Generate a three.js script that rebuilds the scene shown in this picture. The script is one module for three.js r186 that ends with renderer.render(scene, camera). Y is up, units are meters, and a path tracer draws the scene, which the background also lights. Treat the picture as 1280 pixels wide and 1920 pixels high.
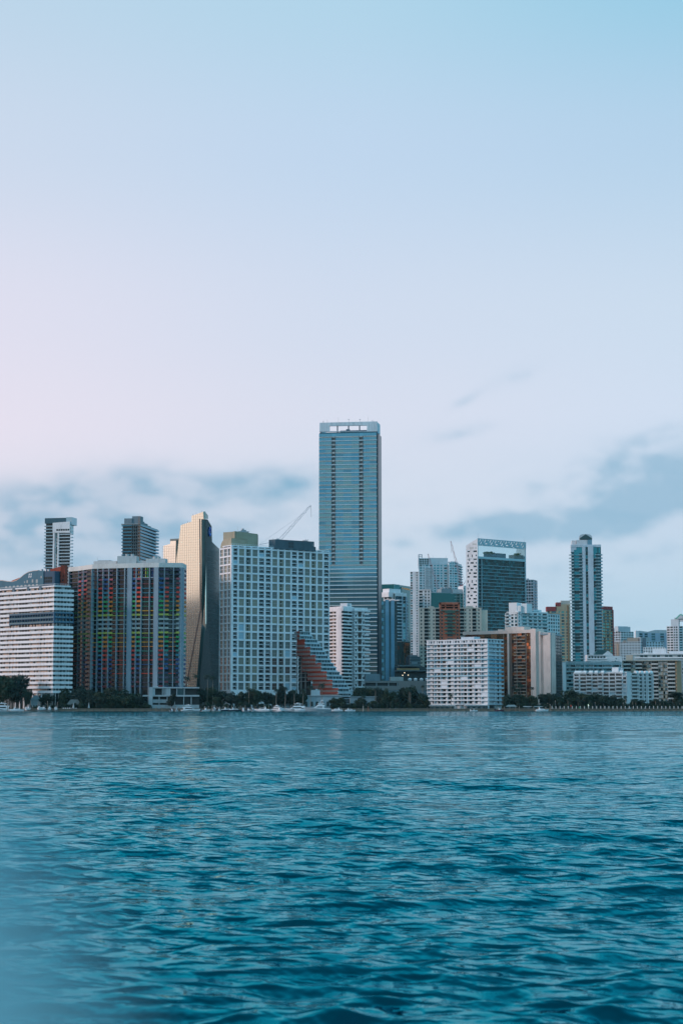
import * as THREE from 'three';
import { mergeGeometries, mergeVertices } from 'three/addons/utils/BufferGeometryUtils.js';
import { FontLoader } from 'three/addons/loaders/FontLoader.js';
import { TextGeometry } from 'three/addons/geometries/TextGeometry.js';
import { createNoise2D, createNoise3D } from 'simplex-noise';

// ------------------------------------------------------------------ camera, sky, sun, exposure
function rng(seed) { let a = seed >>> 0; return () => { a = (a + 0x6D2B79F5) >>> 0; let t = a; t = Math.imul(t ^ (t >>> 15), t | 1); t ^= t + Math.imul(t ^ (t >>> 7), t | 61); return ((t ^ (t >>> 14)) >>> 0) / 4294967296; }; }
const FPX = 3500, CAM_H = 3, HORIZON = 1325.4;             // the photograph is 1280 x 1920 pixels
const PITCH = Math.atan((HORIZON - 960) / FPX);
const scene = new THREE.Scene();
const camera = new THREE.PerspectiveCamera(2 * Math.atan(960 / FPX) * 180 / Math.PI, 1280 / 1920, 0.05, 30000);
camera.position.set(0, CAM_H, 0);
camera.rotation.x = PITCH;
camera.focus = 1300;
camera.userData.fStop = 2.8;
camera.updateMatrixWorld();
const renderer = new THREE.WebGLRenderer({ antialias: true });
renderer.toneMapping = THREE.LinearToneMapping;
renderer.toneMappingExposure = 1.05;
renderer.shadowMap.enabled = true;

const SUN_AZ = -100, SUN_EL = 18;                             // degrees; azimuth 0 is straight ahead, negative to the left
const D2R = Math.PI / 180;
const sun = new THREE.DirectionalLight(new THREE.Color().setRGB(1.0, 0.76, 0.74), 1.9);
sun.position.set(Math.sin(SUN_AZ * D2R) * Math.cos(SUN_EL * D2R) * 2500, Math.sin(SUN_EL * D2R) * 2500, -1400 - Math.cos(SUN_AZ * D2R) * Math.cos(SUN_EL * D2R) * 2500);
sun.target.position.set(0, 0, -1400);
sun.castShadow = true; sun.shadow.radius = 22;
Object.assign(sun.shadow.camera, { left: -900, right: 900, top: 500, bottom: -300, near: 10, far: 6000 });
scene.add(sun, sun.target);

const lin = c => c.map(v => { v /= 255; return v <= 0.04045 ? v / 12.92 : Math.pow((v + 0.055) / 1.055, 2.4); });
const mix = (a, b, t) => a.map((v, i) => v + (b[i] - v) * t);
const sstep = (a, b, x) => { const t = Math.min(1, Math.max(0, (x - a) / (b - a))); return t * t * (3 - 2 * t); };
// direction of a pixel of the photograph
function ray(px, py) {
  const u = (px - 640) / FPX, v = (960 - py) / FPX, c = Math.cos(PITCH), s = Math.sin(PITCH);
  return { x: u, y: v * c + s, z: v * s - c };              // (u, v, -1) turned by the pitch
}
function azel(px, py) { const r = ray(px, py); return [Math.atan2(r.x, -r.z) / D2R, Math.atan2(r.y, Math.hypot(r.x, r.z)) / D2R]; }

{ // evening sky: pink towards the sunset on the left, blue to the right and behind, a low bank of thin cloud
  const W = 4096, H = 2048, data = new Float32Array(W * H * 4);
  const ramp = (keys, e) => { let i = 1; while (i < keys.length - 1 && keys[i][0] < e) i++; const [a, ca] = keys[i - 1], [b, cb] = keys[i]; return mix(ca, cb, sstep(a, b, Math.min(b, Math.max(a, e))) * 0.5 + 0.5 * Math.min(1, Math.max(0, (e - a) / (b - a)))); };
  const K = l => l.map(([e, c]) => [e, lin(c)]);
  const left = K([[-2, [190, 208, 224]], [3, [196, 212, 227]], [6, [219, 219, 232]], [8.5, [226, 221, 235]], [12, [219, 219, 235]], [17, [199, 213, 232]], [21.5, [184, 209, 229]], [40, [132, 192, 222]], [90, [118, 186, 222]]]);
  const mid = K([[-2, [176, 204, 222]], [2.5, [184, 208, 226]], [6, [207, 217, 232]], [9, [212, 218, 234]], [12, [205, 216, 234]], [17, [188, 210, 233]], [21.5, [173, 208, 229]], [40, [132, 192, 222]], [90, [118, 186, 222]]]);
  const right = K([[-2, [170, 202, 222]], [2.5, [178, 207, 226]], [6, [198, 214, 232]], [9, [204, 218, 236]], [12, [199, 216, 234]], [17, [177, 206, 230]], [21.5, [150, 200, 225]], [40, [132, 192, 222]], [90, [118, 186, 222]]]);
  const east = K([[-2, [154, 214, 236]], [6, [162, 223, 248]], [12, [158, 222, 250]], [25, [150, 217, 249]], [40, [138, 208, 243]], [90, [118, 190, 228]]]);
  const dusk = K([[-2, [250, 196, 168]], [4, [250, 212, 192]], [10, [246, 218, 212]], [20, [222, 214, 224]], [40, [132, 192, 222]], [90, [118, 186, 222]]]);
  const n3 = createNoise3D(rng(7));
  // clouds in the frame: centre (px, py), half axes, tilt and weight
  const blobs = [[40, 985, 260, 60, -.05, .9], [230, 912, 130, 34, -.05, .8], [470, 912, 120, 28, -.12, .85], [520, 960, 110, 35, 0, .35], [300, 1010, 260, 40, 0, .7], [100, 1060, 200, 30, 0, .4],
    [850, 813, 62, 14, -.18, .75], [960, 705, 52, 17, -.35, .55], [880, 745, 44, 9, -.5, .5], [1050, 975, 215, 34, -.14, .95], [1150, 885, 80, 48, -.1, .85], [1250, 905, 110, 55, -.3, .7], [1003, 915, 36, 24, -.2, .7], [1240, 1035, 60, 16, -.15, .7],
    [755, 1018, 34, 10, 0, .5], [1040, 1062, 90, 16, -.1, .4], [745, 940, 50, 10, 0, .3], [1180, 1165, 40, 8, 0, .35], [1230, 815, 60, 22, -.3, .45], [905, 985, 120, 20, -.1, .6], [1190, 962, 140, 26, -.2, .6], [1275, 858, 60, 30, -.3, .5], [1120, 1000, 160, 18, -.06, .5], [560, 905, 90, 22, -.1, .5], [150, 930, 150, 26, -.08, .5]];
  const cl = blobs.map(([x, y, a, b, t, w]) => { const [az, el] = azel(x, y); return { az, el, a: a / FPX / D2R, b: b / FPX / D2R, c: Math.cos(-t), s: Math.sin(-t), w }; });
  const fbm = (x, y, z, o) => { let s = 0, a = 0.5; for (let i = 0; i < o; i++) { s += a * n3(x, y, z); x *= 2.03; y *= 2.03; z *= 2.03; a *= 0.5; } return s; };
  const cloudDark = lin([120, 171, 200]), cloudPink = lin([176, 190, 208]);
  for (let j = 0; j < H; j++) {
    const el = (j + 0.5) / H * 180 - 90;
    const L = ramp(left, el), M = ramp(mid, el), R = ramp(right, el), E = ramp(east, el), S = ramp(dusk, el);
    for (let i = 0; i < W; i++) {
      // three.js equirectangular: u = atan2(z, x) / 2 pi + 0.5
      const phi = ((i + 0.5) / W - 0.5) * 2 * Math.PI, dx = Math.cos(phi), dz = Math.sin(phi);
      const az = Math.atan2(dx, -dz) / D2R;
      let c = az < 0 ? mix(M, L, sstep(0, 11, -az) * 0.35 + 0.65 * Math.min(1, -az / 11)) : mix(M, R, sstep(0, 11, az) * 0.35 + 0.65 * Math.min(1, az / 11));
      const toEast = az > 0 ? sstep(14, 100, az) : sstep(-115, -178, az);
      const toDusk = az < 0 ? sstep(-12, -80, az) * (1 - sstep(-122, -172, az)) : 0;
      c = mix(mix(c, E, toEast), S, toDusk);
      if (el > -1 && el < 22) {
        let k = 0;
        const ca = Math.cos(el * D2R), X = dx * ca, Y = Math.sin(el * D2R), Z = dz * ca;
        if (Math.abs(az) < 14) {
          let m = 0, m2 = 0;
          for (const b of cl) {
            const ax = az - b.az, ey = el - b.el, p = (ax * b.c + ey * b.s) / b.a, q = (-ax * b.s + ey * b.c) / b.b, d = p * p + q * q;
            if (d < 6) { if (b.az > 1.2) m2 += b.w * Math.exp(-d * 0.9); else m += b.w * Math.exp(-d * 0.9); }
          }
          const f = fbm(X * 22, Y * 62, Z * 22, 5), g = fbm(X * 9 + 5, Y * 30, Z * 9, 3), h = fbm(X * 36 + 3, Y * 70, Z * 36, 6);
          const inFrame = Math.min(1, m) * (0.45 + 0.55 * sstep(-0.38, 0.44, 0.6 * f + 0.3 * g + 0.5 * h)) * 0.98 + Math.min(1, m2 * 1.1) * (0.18 + 0.82 * sstep(0.08, 1.25, m2 + 0.95 * h + 0.3 * g)) * 0.68 + 0.10 * sstep(0.0, 0.5, f) * sstep(9, 4, el);
          k = inFrame * (1 - sstep(10.5, 14, Math.abs(az)));
        }
        if (Math.abs(az) > 10.5) {
          const g = fbm(X * 8 + 5, Y * 34, Z * 8, 4);
          k += sstep(0.0, 0.45, g) * sstep(11, 4, el) * 0.6 * sstep(10.5, 14, Math.abs(az));
        }
        c = mix(c, mix(cloudDark, cloudPink, Math.max(toDusk, sstep(5, -14, az) * 0.25)), Math.min(0.9, k * 0.92));
      }
      const o = (j * W + i) * 4;
      data[o] = c[0]; data[o + 1] = c[1]; data[o + 2] = c[2]; data[o + 3] = 1;
    }
  }
  const t = new THREE.DataTexture(data, W, H, THREE.RGBAFormat, THREE.FloatType);
  t.mapping = THREE.EquirectangularReflectionMapping;
  t.magFilter = THREE.LinearFilter; t.minFilter = THREE.LinearFilter; t.colorSpace = THREE.LinearSRGBColorSpace; t.needsUpdate = true;
  scene.background = t; scene.environment = t;
}
scene.fog = new THREE.FogExp2(new THREE.Color().setRGB(0.45, 0.85, 1.0), 0.000014);

// ------------------------------------------------------------------ helpers
const GROUND = 1.5;                                          // height of the made ground above the bay
const SHORE = 1290;
const taken = new Map();
function numbered(n) { const k = taken.get(n) || 0; taken.set(n, k + 1); return k ? `${n}_${String(k).padStart(3, '0')}` : n; }
// a pixel gives a direction only; the distance D along -z is chosen by what the thing stands on or behind
function at(px, py, D) { const r = ray(px, py), k = D / -r.z; return { x: r.x * k, y: CAM_H + r.y * k, z: -D }; }
const X = (px, D, py = 1200) => at(px, py, D).x;
const Y = (py, D) => at(640, py, D).y;
const pt = (px, D, py = 1200) => ({ x: X(px, D, py), z: -D });
function thing(name, label, category, p, y = GROUND, group) {
  const g = new THREE.Group(); g.name = numbered(name); g.position.set(p.x, y, p.z);
  g.userData = { label, category }; if (group) g.userData.group = group;
  scene.add(g); return g;
}
const shade = o => { o.traverse(m => { if (m.isMesh) { m.castShadow = true; m.receiveShadow = true; } }); return o; };
function structure(name, geo, mat) { const m = new THREE.Mesh(geo, mat); m.name = numbered(name); m.userData.kind = 'structure'; scene.add(m); return m; }
function part(parent, name, geo, mat, stuff) { const m = new THREE.Mesh(geo, mat); m.name = name; if (stuff) m.userData.kind = 'stuff'; parent.add(m); return m; }

const boxCache = new Map();
function boxGeo(w, h, d) {
  const k = `${w.toFixed(2)} ${h.toFixed(2)} ${d.toFixed(2)}`;
  if (!boxCache.has(k)) {
    const g = new THREE.BoxGeometry(w, h, d), uv = g.attributes.uv, dims = [[d, h], [d, h], [w, d], [w, d], [w, h], [w, h]];
    for (let f = 0; f < 6; f++) for (let v = 0; v < 4; v++) { const i = f * 4 + v; uv.setXY(i, uv.getX(i) * dims[f][0], uv.getY(i) * dims[f][1]); }
    boxCache.set(k, g);
  }
  return boxCache.get(k);
}
// collects boxes and other geometries into one mesh
class Merge {
  constructor() { this.list = []; }
  add(geo, m) { const g = geo.clone(); if (m) g.applyMatrix4(m); this.list.push(g.index ? g.toNonIndexed() : g); return this; }
  box(w, h, d, x, y, z, ry = 0) { return this.add(boxGeo(w, h, d), new THREE.Matrix4().makeRotationY(ry).setPosition(x, y, z)); }
  geo() { const l = this.list.map(g => { for (const k of Object.keys(g.attributes)) if (!['position', 'normal', 'uv'].includes(k)) g.deleteAttribute(k); return g; }); return mergeGeometries(l); }
  get empty() { return !this.list.length; }
}
// a vertical face of a building, seen from outside with a on the left and b on the right; s runs along it, n outwards
class Face {
  constructor(group, a, b) {
    this.g = group; this.a = a; this.b = b; this.L = Math.hypot(b.x - a.x, b.z - a.z);
    this.t = { x: (b.x - a.x) / this.L, z: (b.z - a.z) / this.L }; this.n = { x: -this.t.z, z: this.t.x };
    this.ry = Math.atan2(-this.t.z, this.t.x);
  }
  at(s, n) { return { x: this.a.x + this.t.x * s + this.n.x * n - this.g.position.x, z: this.a.z + this.t.z * s + this.n.z * n - this.g.position.z }; }
  p(s, n) { return { x: this.a.x + this.t.x * s + this.n.x * n, z: this.a.z + this.t.z * s + this.n.z * n }; }
  // y is metres above the sea everywhere
  box(name, mat, s0, s1, y0, y1, n0, n1, parent) {
    const q = this.at((s0 + s1) / 2, (n0 + n1) / 2), m = new THREE.Mesh(boxGeo(s1 - s0, y1 - y0, n1 - n0), mat);
    m.name = name; m.position.set(q.x, (y0 + y1) / 2 - this.g.position.y, q.z); m.rotation.y = this.ry;
    (parent || this.g).add(m); return m;
  }
  put(name, geo, mat, s, y, n, parent) { const q = this.at(s, n), m = new THREE.Mesh(geo, mat); m.name = name; m.position.set(q.x, y - this.g.position.y, q.z); m.rotation.y = this.ry; (parent || this.g).add(m); return m; }
  mbox(M, s0, s1, y0, y1, n0, n1) { const q = this.at((s0 + s1) / 2, (n0 + n1) / 2); M.box(s1 - s0, y1 - y0, n1 - n0, q.x, (y0 + y1) / 2 - this.g.position.y, q.z, this.ry); }
  mgeo(M, geo, s, y, n) { const q = this.at(s, n); M.add(geo, new THREE.Matrix4().makeRotationY(this.ry).setPosition(q.x, y - this.g.position.y, q.z)); }
  // s of the point of the face that the pixel column px shows
  s(px, py = 1200) { const r = ray(px, py), k = r.x / -r.z, { a, t } = this; return (k * -a.z - a.x) / (t.x + k * t.z); }
  // height shown at pixel row py at the place s
  y(py, s = 0) { const D = -(this.a.z + this.t.z * s); return Y(py, D); }
}
// a prism over a footprint (points in order, left to right along the front and back round behind)
function prism(group, name, mat, pts, y0, y1, parent) {
  const P = pts.map(p => [p.x - group.position.x, p.z - group.position.z]), gy = group.position.y, pos = [], nor = [], uv = [];
  let area = 0; P.forEach((a, i) => { const b = P[(i + 1) % P.length]; area += a[0] * b[1] - b[0] * a[1]; });
  if (area > 0) P.reverse();                                 // so that cross(t, up) points outwards
  const lo = y0 - gy, hi = y1 - gy; let run = 0;
  P.forEach((a, i) => {
    const b = P[(i + 1) % P.length], l = Math.hypot(b[0] - a[0], b[1] - a[1]), n = [-(b[1] - a[1]) / l, 0, (b[0] - a[0]) / l];
    const v = [[a[0], lo, a[1], run, lo], [b[0], lo, b[1], run + l, lo], [b[0], hi, b[1], run + l, hi], [a[0], hi, a[1], run, hi]];
    for (const k of [0, 1, 2, 0, 2, 3]) { pos.push(v[k][0], v[k][1], v[k][2]); nor.push(...n); uv.push(v[k][3], v[k][4]); }
    run += l;
  });
  const tri = THREE.ShapeUtils.triangulateShape(P.map(p => new THREE.Vector2(p[0], -p[1])), []);
  for (const [h, ny] of [[hi, 1], [lo, -1]]) for (const f of tri) for (const k of ny > 0 ? f : [f[2], f[1], f[0]]) { pos.push(P[k][0], h, P[k][1]); nor.push(0, ny, 0); uv.push(P[k][0], P[k][1]); }
  const g = new THREE.BufferGeometry();
  g.setAttribute('position', new THREE.Float32BufferAttribute(pos, 3)); g.setAttribute('normal', new THREE.Float32BufferAttribute(nor, 3)); g.setAttribute('uv', new THREE.Float32BufferAttribute(uv, 2));
  const m = new THREE.Mesh(g, mat); m.name = name; (parent || group).add(m); return m;
}
// footprint pulled in by d
function inset(pts, d) {
  const c = { x: pts.reduce((s, p) => s + p.x, 0) / pts.length, z: pts.reduce((s, p) => s + p.z, 0) / pts.length };
  return pts.map(p => { const l = Math.hypot(p.x - c.x, p.z - c.z), k = (l - d) / l; return { x: c.x + (p.x - c.x) * k, z: c.z + (p.z - c.z) * k }; });
}

// ------------------------------------------------------------------ materials
function noiseMap(size, fn, srgb = true) {
  const d = new Uint8Array(size * size * 4);
  for (let j = 0; j < size; j++) for (let i = 0; i < size; i++) { const v = fn(i / size, j / size), c = Array.isArray(v) ? v : [v, v, v]; for (let k = 0; k < 3; k++) d[(j * size + i) * 4 + k] = Math.max(0, Math.min(255, c[k] * 255)); d[(j * size + i) * 4 + 3] = 255; }
  const t = new THREE.DataTexture(d, size, size, THREE.RGBAFormat); t.wrapS = t.wrapT = THREE.RepeatWrapping; t.magFilter = THREE.LinearFilter; t.minFilter = THREE.LinearMipmapLinearFilter; t.generateMipmaps = true; if (srgb) t.colorSpace = THREE.SRGBColorSpace; t.needsUpdate = true; return t;
}
// periodic value noise, cells nx by ny
function vnoise(nx, ny, seed) { const r = rng(seed), v = Array.from({ length: nx * ny }, r); return (x, y) => { x *= nx; y *= ny; const i = Math.floor(x), j = Math.floor(y); let fx = x - i, fy = y - j; fx = fx * fx * (3 - 2 * fx); fy = fy * fy * (3 - 2 * fy); const g = (a, b) => v[((b % ny + ny) % ny) * nx + (a % nx + nx) % nx]; return (g(i, j) * (1 - fx) + g(i + 1, j) * fx) * (1 - fy) + (g(i, j + 1) * (1 - fx) + g(i + 1, j + 1) * fx) * fy; }; }
const weather = (() => { // rain streaks and blotches of dirt on painted concrete
  const a = vnoise(6, 6, 1), b = vnoise(23, 9, 2), c = vnoise(64, 12, 3), d = vnoise(128, 128, 4);
  const t = noiseMap(512, (x, y) => 0.84 + 0.10 * a(x, y) + 0.06 * b(x, y) + 0.09 * c(x, y) + 0.04 * d(x, y));
  t.repeat.set(1 / 36, 1 / 36); return t;
})();
const mats = {};
// paint or concrete of a real-world base colour (linear), with weathering
function wall(r, g, b, rough = 0.85) { const k = `w${r},${g},${b},${rough}`; return mats[k] || (mats[k] = new THREE.MeshStandardMaterial({ color: new THREE.Color().setRGB(r, g, b), roughness: rough, map: weather })); }
function glass(r, g, b, metal = 0.5, rough = 0.12) { const k = `g${r},${g},${b},${metal},${rough}`; return mats[k] || (mats[k] = new THREE.MeshStandardMaterial({ color: new THREE.Color().setRGB(r, g, b), roughness: rough, metalness: metal })); }
function plain(r, g, b, rough = 0.6, metal = 0) { const k = `p${r},${g},${b},${rough},${metal}`; return mats[k] || (mats[k] = new THREE.MeshStandardMaterial({ color: new THREE.Color().setRGB(r, g, b), roughness: rough, metalness: metal })); }
// ------------------------------------------------------------------ the bay
const WAVES = (() => {
  const r = rng(11), list = [];
  const add = (n, l0, l1, slope, spread, dir) => { for (let i = 0; i < n; i++) { const l = l0 * Math.pow(l1 / l0, (i + r()) / n), k = 2 * Math.PI / l, a = dir + (r() + r() + r() - 1.5) * spread; list.push({ l, k, kx: k * Math.sin(a), kz: k * Math.cos(a), a: slope * l / (2 * Math.PI) * (0.6 + 0.8 * r()), ph: r() * 6.283 }); } };
  add(8, 3.2, 8, 0.021, 0.5, 0.12);
  add(16, 1.1, 3.2, 0.035, 0.95, 0.05);
  add(42, 0.34, 1.1, 0.041, 1.3, -0.08);
  add(14, 0.17, 0.34, 0.026, 1.6, 0);
  return list;
})();
const gust = createNoise2D(rng(23));
function waterSheet(z0, z1, step, half, cols, cut, dz) {
  const zs = []; for (let z = z0; z < z1; z = dz ? z + dz : z * (1 + step)) zs.push(z); zs.push(z1);
  const n = zs.length, pos = new Float32Array(n * cols * 3), nor = new Float32Array(n * cols * 3), uv = new Float32Array(n * cols * 2);
  for (let j = 0; j < n; j++) {
    const z = zs[j], w = half(z), cell = Math.max(dz || z * step, 2 * w / cols), edge = Math.min(1, Math.max(0, (z1 - z) / (z1 * 0.02)));
    const ws = WAVES.filter(q => q.l > cut * cell).map(q => ({ ...q, f: Math.min(1, (q.l / (cut * cell) - 1)) * (z1 > 1000 ? edge : 1) }));
    for (let i = 0; i < cols; i++) {
      const x = (i / (cols - 1) * 2 - 1) * w; let y = 0, dx = 0, dz = 0, sx = 0, sz = 0;
      const gs = 1 + 0.30 * gust(x / 26, z / 38) + 0.18 * gust(x / 7 + 9, z / 11);
      for (const q of ws) {
        const p = q.kx * x + q.kz * -z + q.ph, s = Math.sin(p), c = Math.cos(p), a = q.a * q.f * (q.l < 5 ? gs : 1);
        y += a * c; dx -= 0.95 * a * s * q.kx / q.k; dz -= 0.95 * a * s * q.kz / q.k;
        sx -= a * q.kx * s; sz -= a * q.kz * s;
      }
      const o = (j * cols + i) * 3; pos[o] = x + dx; pos[o + 1] = y; pos[o + 2] = -z + dz;
      const l = Math.hypot(sx, 1, sz); nor[o] = -sx / l; nor[o + 1] = 1 / l; nor[o + 2] = -sz / l;
      uv[(j * cols + i) * 2] = x; uv[(j * cols + i) * 2 + 1] = -z;
    }
  }
  const idx = new Uint32Array((n - 1) * (cols - 1) * 6); let k = 0;
  for (let j = 0; j < n - 1; j++) for (let i = 0; i < cols - 1; i++) { const a = j * cols + i, b = a + 1, c = a + cols, d = c + 1; idx.set([a, b, c, b, d, c], k); k += 6; }
  const g = new THREE.BufferGeometry(); g.setAttribute('position', new THREE.BufferAttribute(pos, 3)); g.setAttribute('normal', new THREE.BufferAttribute(nor, 3)); g.setAttribute('uv', new THREE.BufferAttribute(uv, 2)); g.setIndex(new THREE.BufferAttribute(idx, 1));
  g.computeVertexNormals();
  return g;
}
const ripples = (() => { // slopes of the small wind ripples, a tile of 12 m
  const S = 1024, T = 12, r = rng(5), comp = [];
  for (let i = 0; i < 70; i++) { const l = 0.10 * Math.pow(10, r()), a = (r() + r() + r() - 1.5) * 1.2, kx = Math.round(T / l * Math.sin(a)), ky = Math.round(T / l * Math.cos(a)); comp.push([kx, ky, 0.035 * (0.5 + r()) * Math.pow(l, 0.12), r() * 6.283]); }
  const d = new Uint8Array(S * S * 4), tab = new Float32Array(4096); for (let i = 0; i < 4096; i++) tab[i] = Math.sin(i / 4096 * 6.2831853);
  for (let j = 0; j < S; j++) for (let i = 0; i < S; i++) {
    let sx = 0, sy = 0;
    for (const [kx, ky, a, ph] of comp) { const s = tab[((kx * i + ky * j) / S * 4096 + ph * 652 | 0) & 4095], l = Math.hypot(kx, ky) || 1; sx += a * s * kx / l; sy += a * s * ky / l; }
    const l = Math.hypot(sx, sy, 1), o = (j * S + i) * 4; d[o] = 127.5 - sx / l * 127.5; d[o + 1] = 127.5 - sy / l * 127.5; d[o + 2] = 127.5 + 127.5 / l; d[o + 3] = 255;
  }
  const t = new THREE.DataTexture(d, S, S, THREE.RGBAFormat); t.wrapS = t.wrapT = THREE.RepeatWrapping; t.magFilter = THREE.LinearFilter; t.repeat.set(1 / T, 1 / T); t.needsUpdate = true; return t;
})();
const waterMat = new THREE.MeshPhysicalMaterial({ color: new THREE.Color().setRGB(0.003, 0.060, 0.080), specularColor: new THREE.Color().setRGB(0.21, 0.83, 0.95), metalness: 0.98, roughness: 0.05, ior: 1.333, normalMap: ripples, normalScale: new THREE.Vector2(1.0, 1.0) });
// beyond 240 m the sheet is too coarse for the short chop, so its slopes come from the ripple map there
const farWaterMat = waterMat.clone(); farWaterMat.normalScale = new THREE.Vector2(1.9, 1.9);
structure('water', waterSheet(9, 240, 0.0042, z => 6 + z * 0.24, 520, 2.6), waterMat);
structure('water', waterSheet(240, 600, 0, z => 6 + z * 0.24, 520, 1.9, 0.62), farWaterMat);
structure('water', waterSheet(600, SHORE, 0, z => 6 + z * 0.24, 480, 1.8, 2.0), farWaterMat);
{ // the rest of the bay, flat: beside and behind
  const q = (x0, x1, z0, z1) => { const g = new THREE.PlaneGeometry(1, 1).rotateX(-Math.PI / 2); const p = g.attributes.position, uv = g.attributes.uv; const P = [[x0, z0], [x1, z0], [x0, z1], [x1, z1]]; for (let i = 0; i < 4; i++) { p.setXYZ(i, P[i][0], -0.25, P[i][1]); uv.setXY(i, P[i][0], P[i][1]); } return g; };
  structure('water', q(-5000, 5000, -SHORE - 2, 5000), waterMat);
}
// ------------------------------------------------------------------ kit for the buildings
const DARKGLASS = glass(0.009, 0.026, 0.030, 0.15, 0.12);
const TEALGLASS = glass(0.05, 0.14, 0.16, 0.45, 0.1);
const CURTAIN = plain(0.42, 0.30, 0.22, 0.8), BLIND = plain(0.38, 0.42, 0.42, 0.8), DIM = plain(0.012, 0.023, 0.025, 0.7);
const WHITE = wall(0.80, 0.82, 0.84), OFFWHITE = wall(0.66, 0.66, 0.64), GREYWALL = wall(0.36, 0.40, 0.42);
const METAL = plain(0.30, 0.33, 0.36, 0.4, 0.7), DARKMETAL = plain(0.05, 0.06, 0.07, 0.5, 0.4);
const F = (g, a, b, py) => new Face(g, Array.isArray(a) ? pt(a[0], a[1], py) : a, Array.isArray(b) ? pt(b[0], b[1], py) : b);
const back = (p, d) => { const k = (d - p.z) / -p.z; return { x: p.x * k, z: p.z * k }; };
// footprint from the points of the front, closed by a back wall d metres behind
const foot = (front, d, py) => { const f = front.map(q => Array.isArray(q) ? pt(q[0], q[1], py) : q); return [...f, back(f[f.length - 1], d), back(f[0], d)]; };
const balconyCache = new Map();
function balconyGeo(w, depth, slab, rail, t = 0.16) { // floor slab with a parapet on its three open sides; origin at the back, middle, underside
  const k = [w, depth, slab, rail, t].map(v => v.toFixed(2)).join();
  if (!balconyCache.has(k)) {
    const M = new Merge(); M.box(w, slab, depth, 0, slab / 2, depth / 2);
    if (rail > 0) { M.box(w, rail, t, 0, slab + rail / 2, depth - t / 2 + 0.01); for (const s of [-1, 1]) M.box(t, rail - 0.02, depth - t, s * (w / 2 - t / 2), slab + rail / 2, depth / 2 - t / 2); }
    balconyCache.set(k, M.geo());
  }
  return balconyCache.get(k);
}
// rows of balconies, each a part of its own
function balconies(f, o) { // s0 s1 y0 step n depth slab rail mat name skip
  for (let i = 0; i < o.n; i++) { if (o.skip?.(i)) continue; f.put(o.name || 'balcony', balconyGeo(o.s1 - o.s0, o.depth, o.slab ?? 0.3, o.rail ?? 1.0), typeof o.mat === 'function' ? o.mat(i) : o.mat, (o.s0 + o.s1) / 2, o.y0 + i * o.step, o.n0 || 0); }
}
// a wall of piers and spandrels standing proud of the glass, with panes set back in it
function grid(f, o) { // s0 s1 y0 y1 rows cols (number or list of [from, to] as shares) pier span depth mat panes single name seed
  const { s0 = 0, s1 = f.L, y0, y1, rows, mat, pier = 0.8, span = 0.9, depth = 0.35 } = o, r = rng(o.seed || 5), M = new Merge(), H = (y1 - y0) / rows, W = s1 - s0;
  const cols = typeof o.cols === 'number' ? Array.from({ length: o.cols }, (_, i) => [(i * W / o.cols + pier / 2), ((i + 1) * W / o.cols - pier / 2)]) : o.cols.map(([a, b]) => [a * W, b * W]);
  let at0 = 0; for (const [a, b] of [...cols, [W, W]]) { if (a - at0 > 0.02) f.mbox(M, s0 + at0, s0 + a, y0, y1, 0, depth); at0 = b; }
  const lo = o.sill ?? span * 0.6, hi = span - lo;
  for (let j = 0; j <= rows; j++) for (const [a, b] of cols) { const ya = j ? y0 + j * H - hi : y0, yb = j < rows ? y0 + j * H + lo : y1; if (yb - ya > 0.02) f.mbox(M, s0 + a, s0 + b, ya, yb, 0, depth - 0.03); }
  part(f.g, o.wallName || 'wall', M.geo(), mat);
  if (!o.panes) return;
  const by = o.panes.map(() => new Merge());
  for (let j = 0; j < rows; j++) cols.forEach(([a, b], i) => {
    const k = o.pick ? o.pick(i, j, r) : Math.floor(r() * o.panes.length); if (k < 0 || k === undefined) return;
    const args = [s0 + a, s0 + b, y0 + j * H + lo, y0 + (j + 1) * H - hi, 0.02, 0.08];
    if (o.single) f.box(o.name || 'window', o.panes[k], ...args); else f.mbox(by[k], ...args);
  });
  if (!o.single) by.forEach((M, k) => { if (!M.empty) part(f.g, o.name || 'window_panes', M.geo(), o.panes[k], true); });
}
// panes of several materials in rows, joined
function panes(f, o) { // s0 s1 y0 step n lo hi w mats pick seed n0 n1
  const r = rng(o.seed || 3), by = o.mats.map(() => new Merge());
  for (let j = 0; j < o.n; j++) for (let s = o.s0, i = 0; s < o.s1 - 0.1; s += o.w, i++) { const k = o.pick ? o.pick(i, j, r) : Math.floor(r() * o.mats.length); if (k >= 0) f.mbox(by[k], s + 0.06, Math.min(o.s1, s + o.w) - 0.06, o.y0 + j * o.step + o.lo, o.y0 + j * o.step + o.hi, o.n0 ?? 0.02, o.n1 ?? 0.1); }
  by.forEach((M, k) => { if (!M.empty) part(f.g, o.name || 'window_panes', M.geo(), o.mats[k], true); });
}
// thin bars along a face, joined: mullions
function bars(f, name, mat, list) { const M = new Merge(); for (const a of list) f.mbox(M, ...a); return part(f.g, name, M.geo(), mat, true); }
// an outline given in pixels on a face, made d metres thick behind it
function outline(f, name, mat, pts, n0, n1, holes, parent) {
  const to = ([px, py]) => { const s = f.s(px, py); return new THREE.Vector2(s, f.y(py, s) - f.g.position.y); };
  const sh = new THREE.Shape(pts.map(to)); for (const h of holes || []) sh.holes.push(new THREE.Path(h.map(to)));
  const g = new THREE.ExtrudeGeometry(sh, { depth: n1 - n0, bevelEnabled: false }), q = f.at(0, n0), m = new THREE.Mesh(g, mat);
  m.name = name; m.position.set(q.x, 0, q.z); m.rotation.y = f.ry; (parent || f.g).add(m); return m;
}
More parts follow.
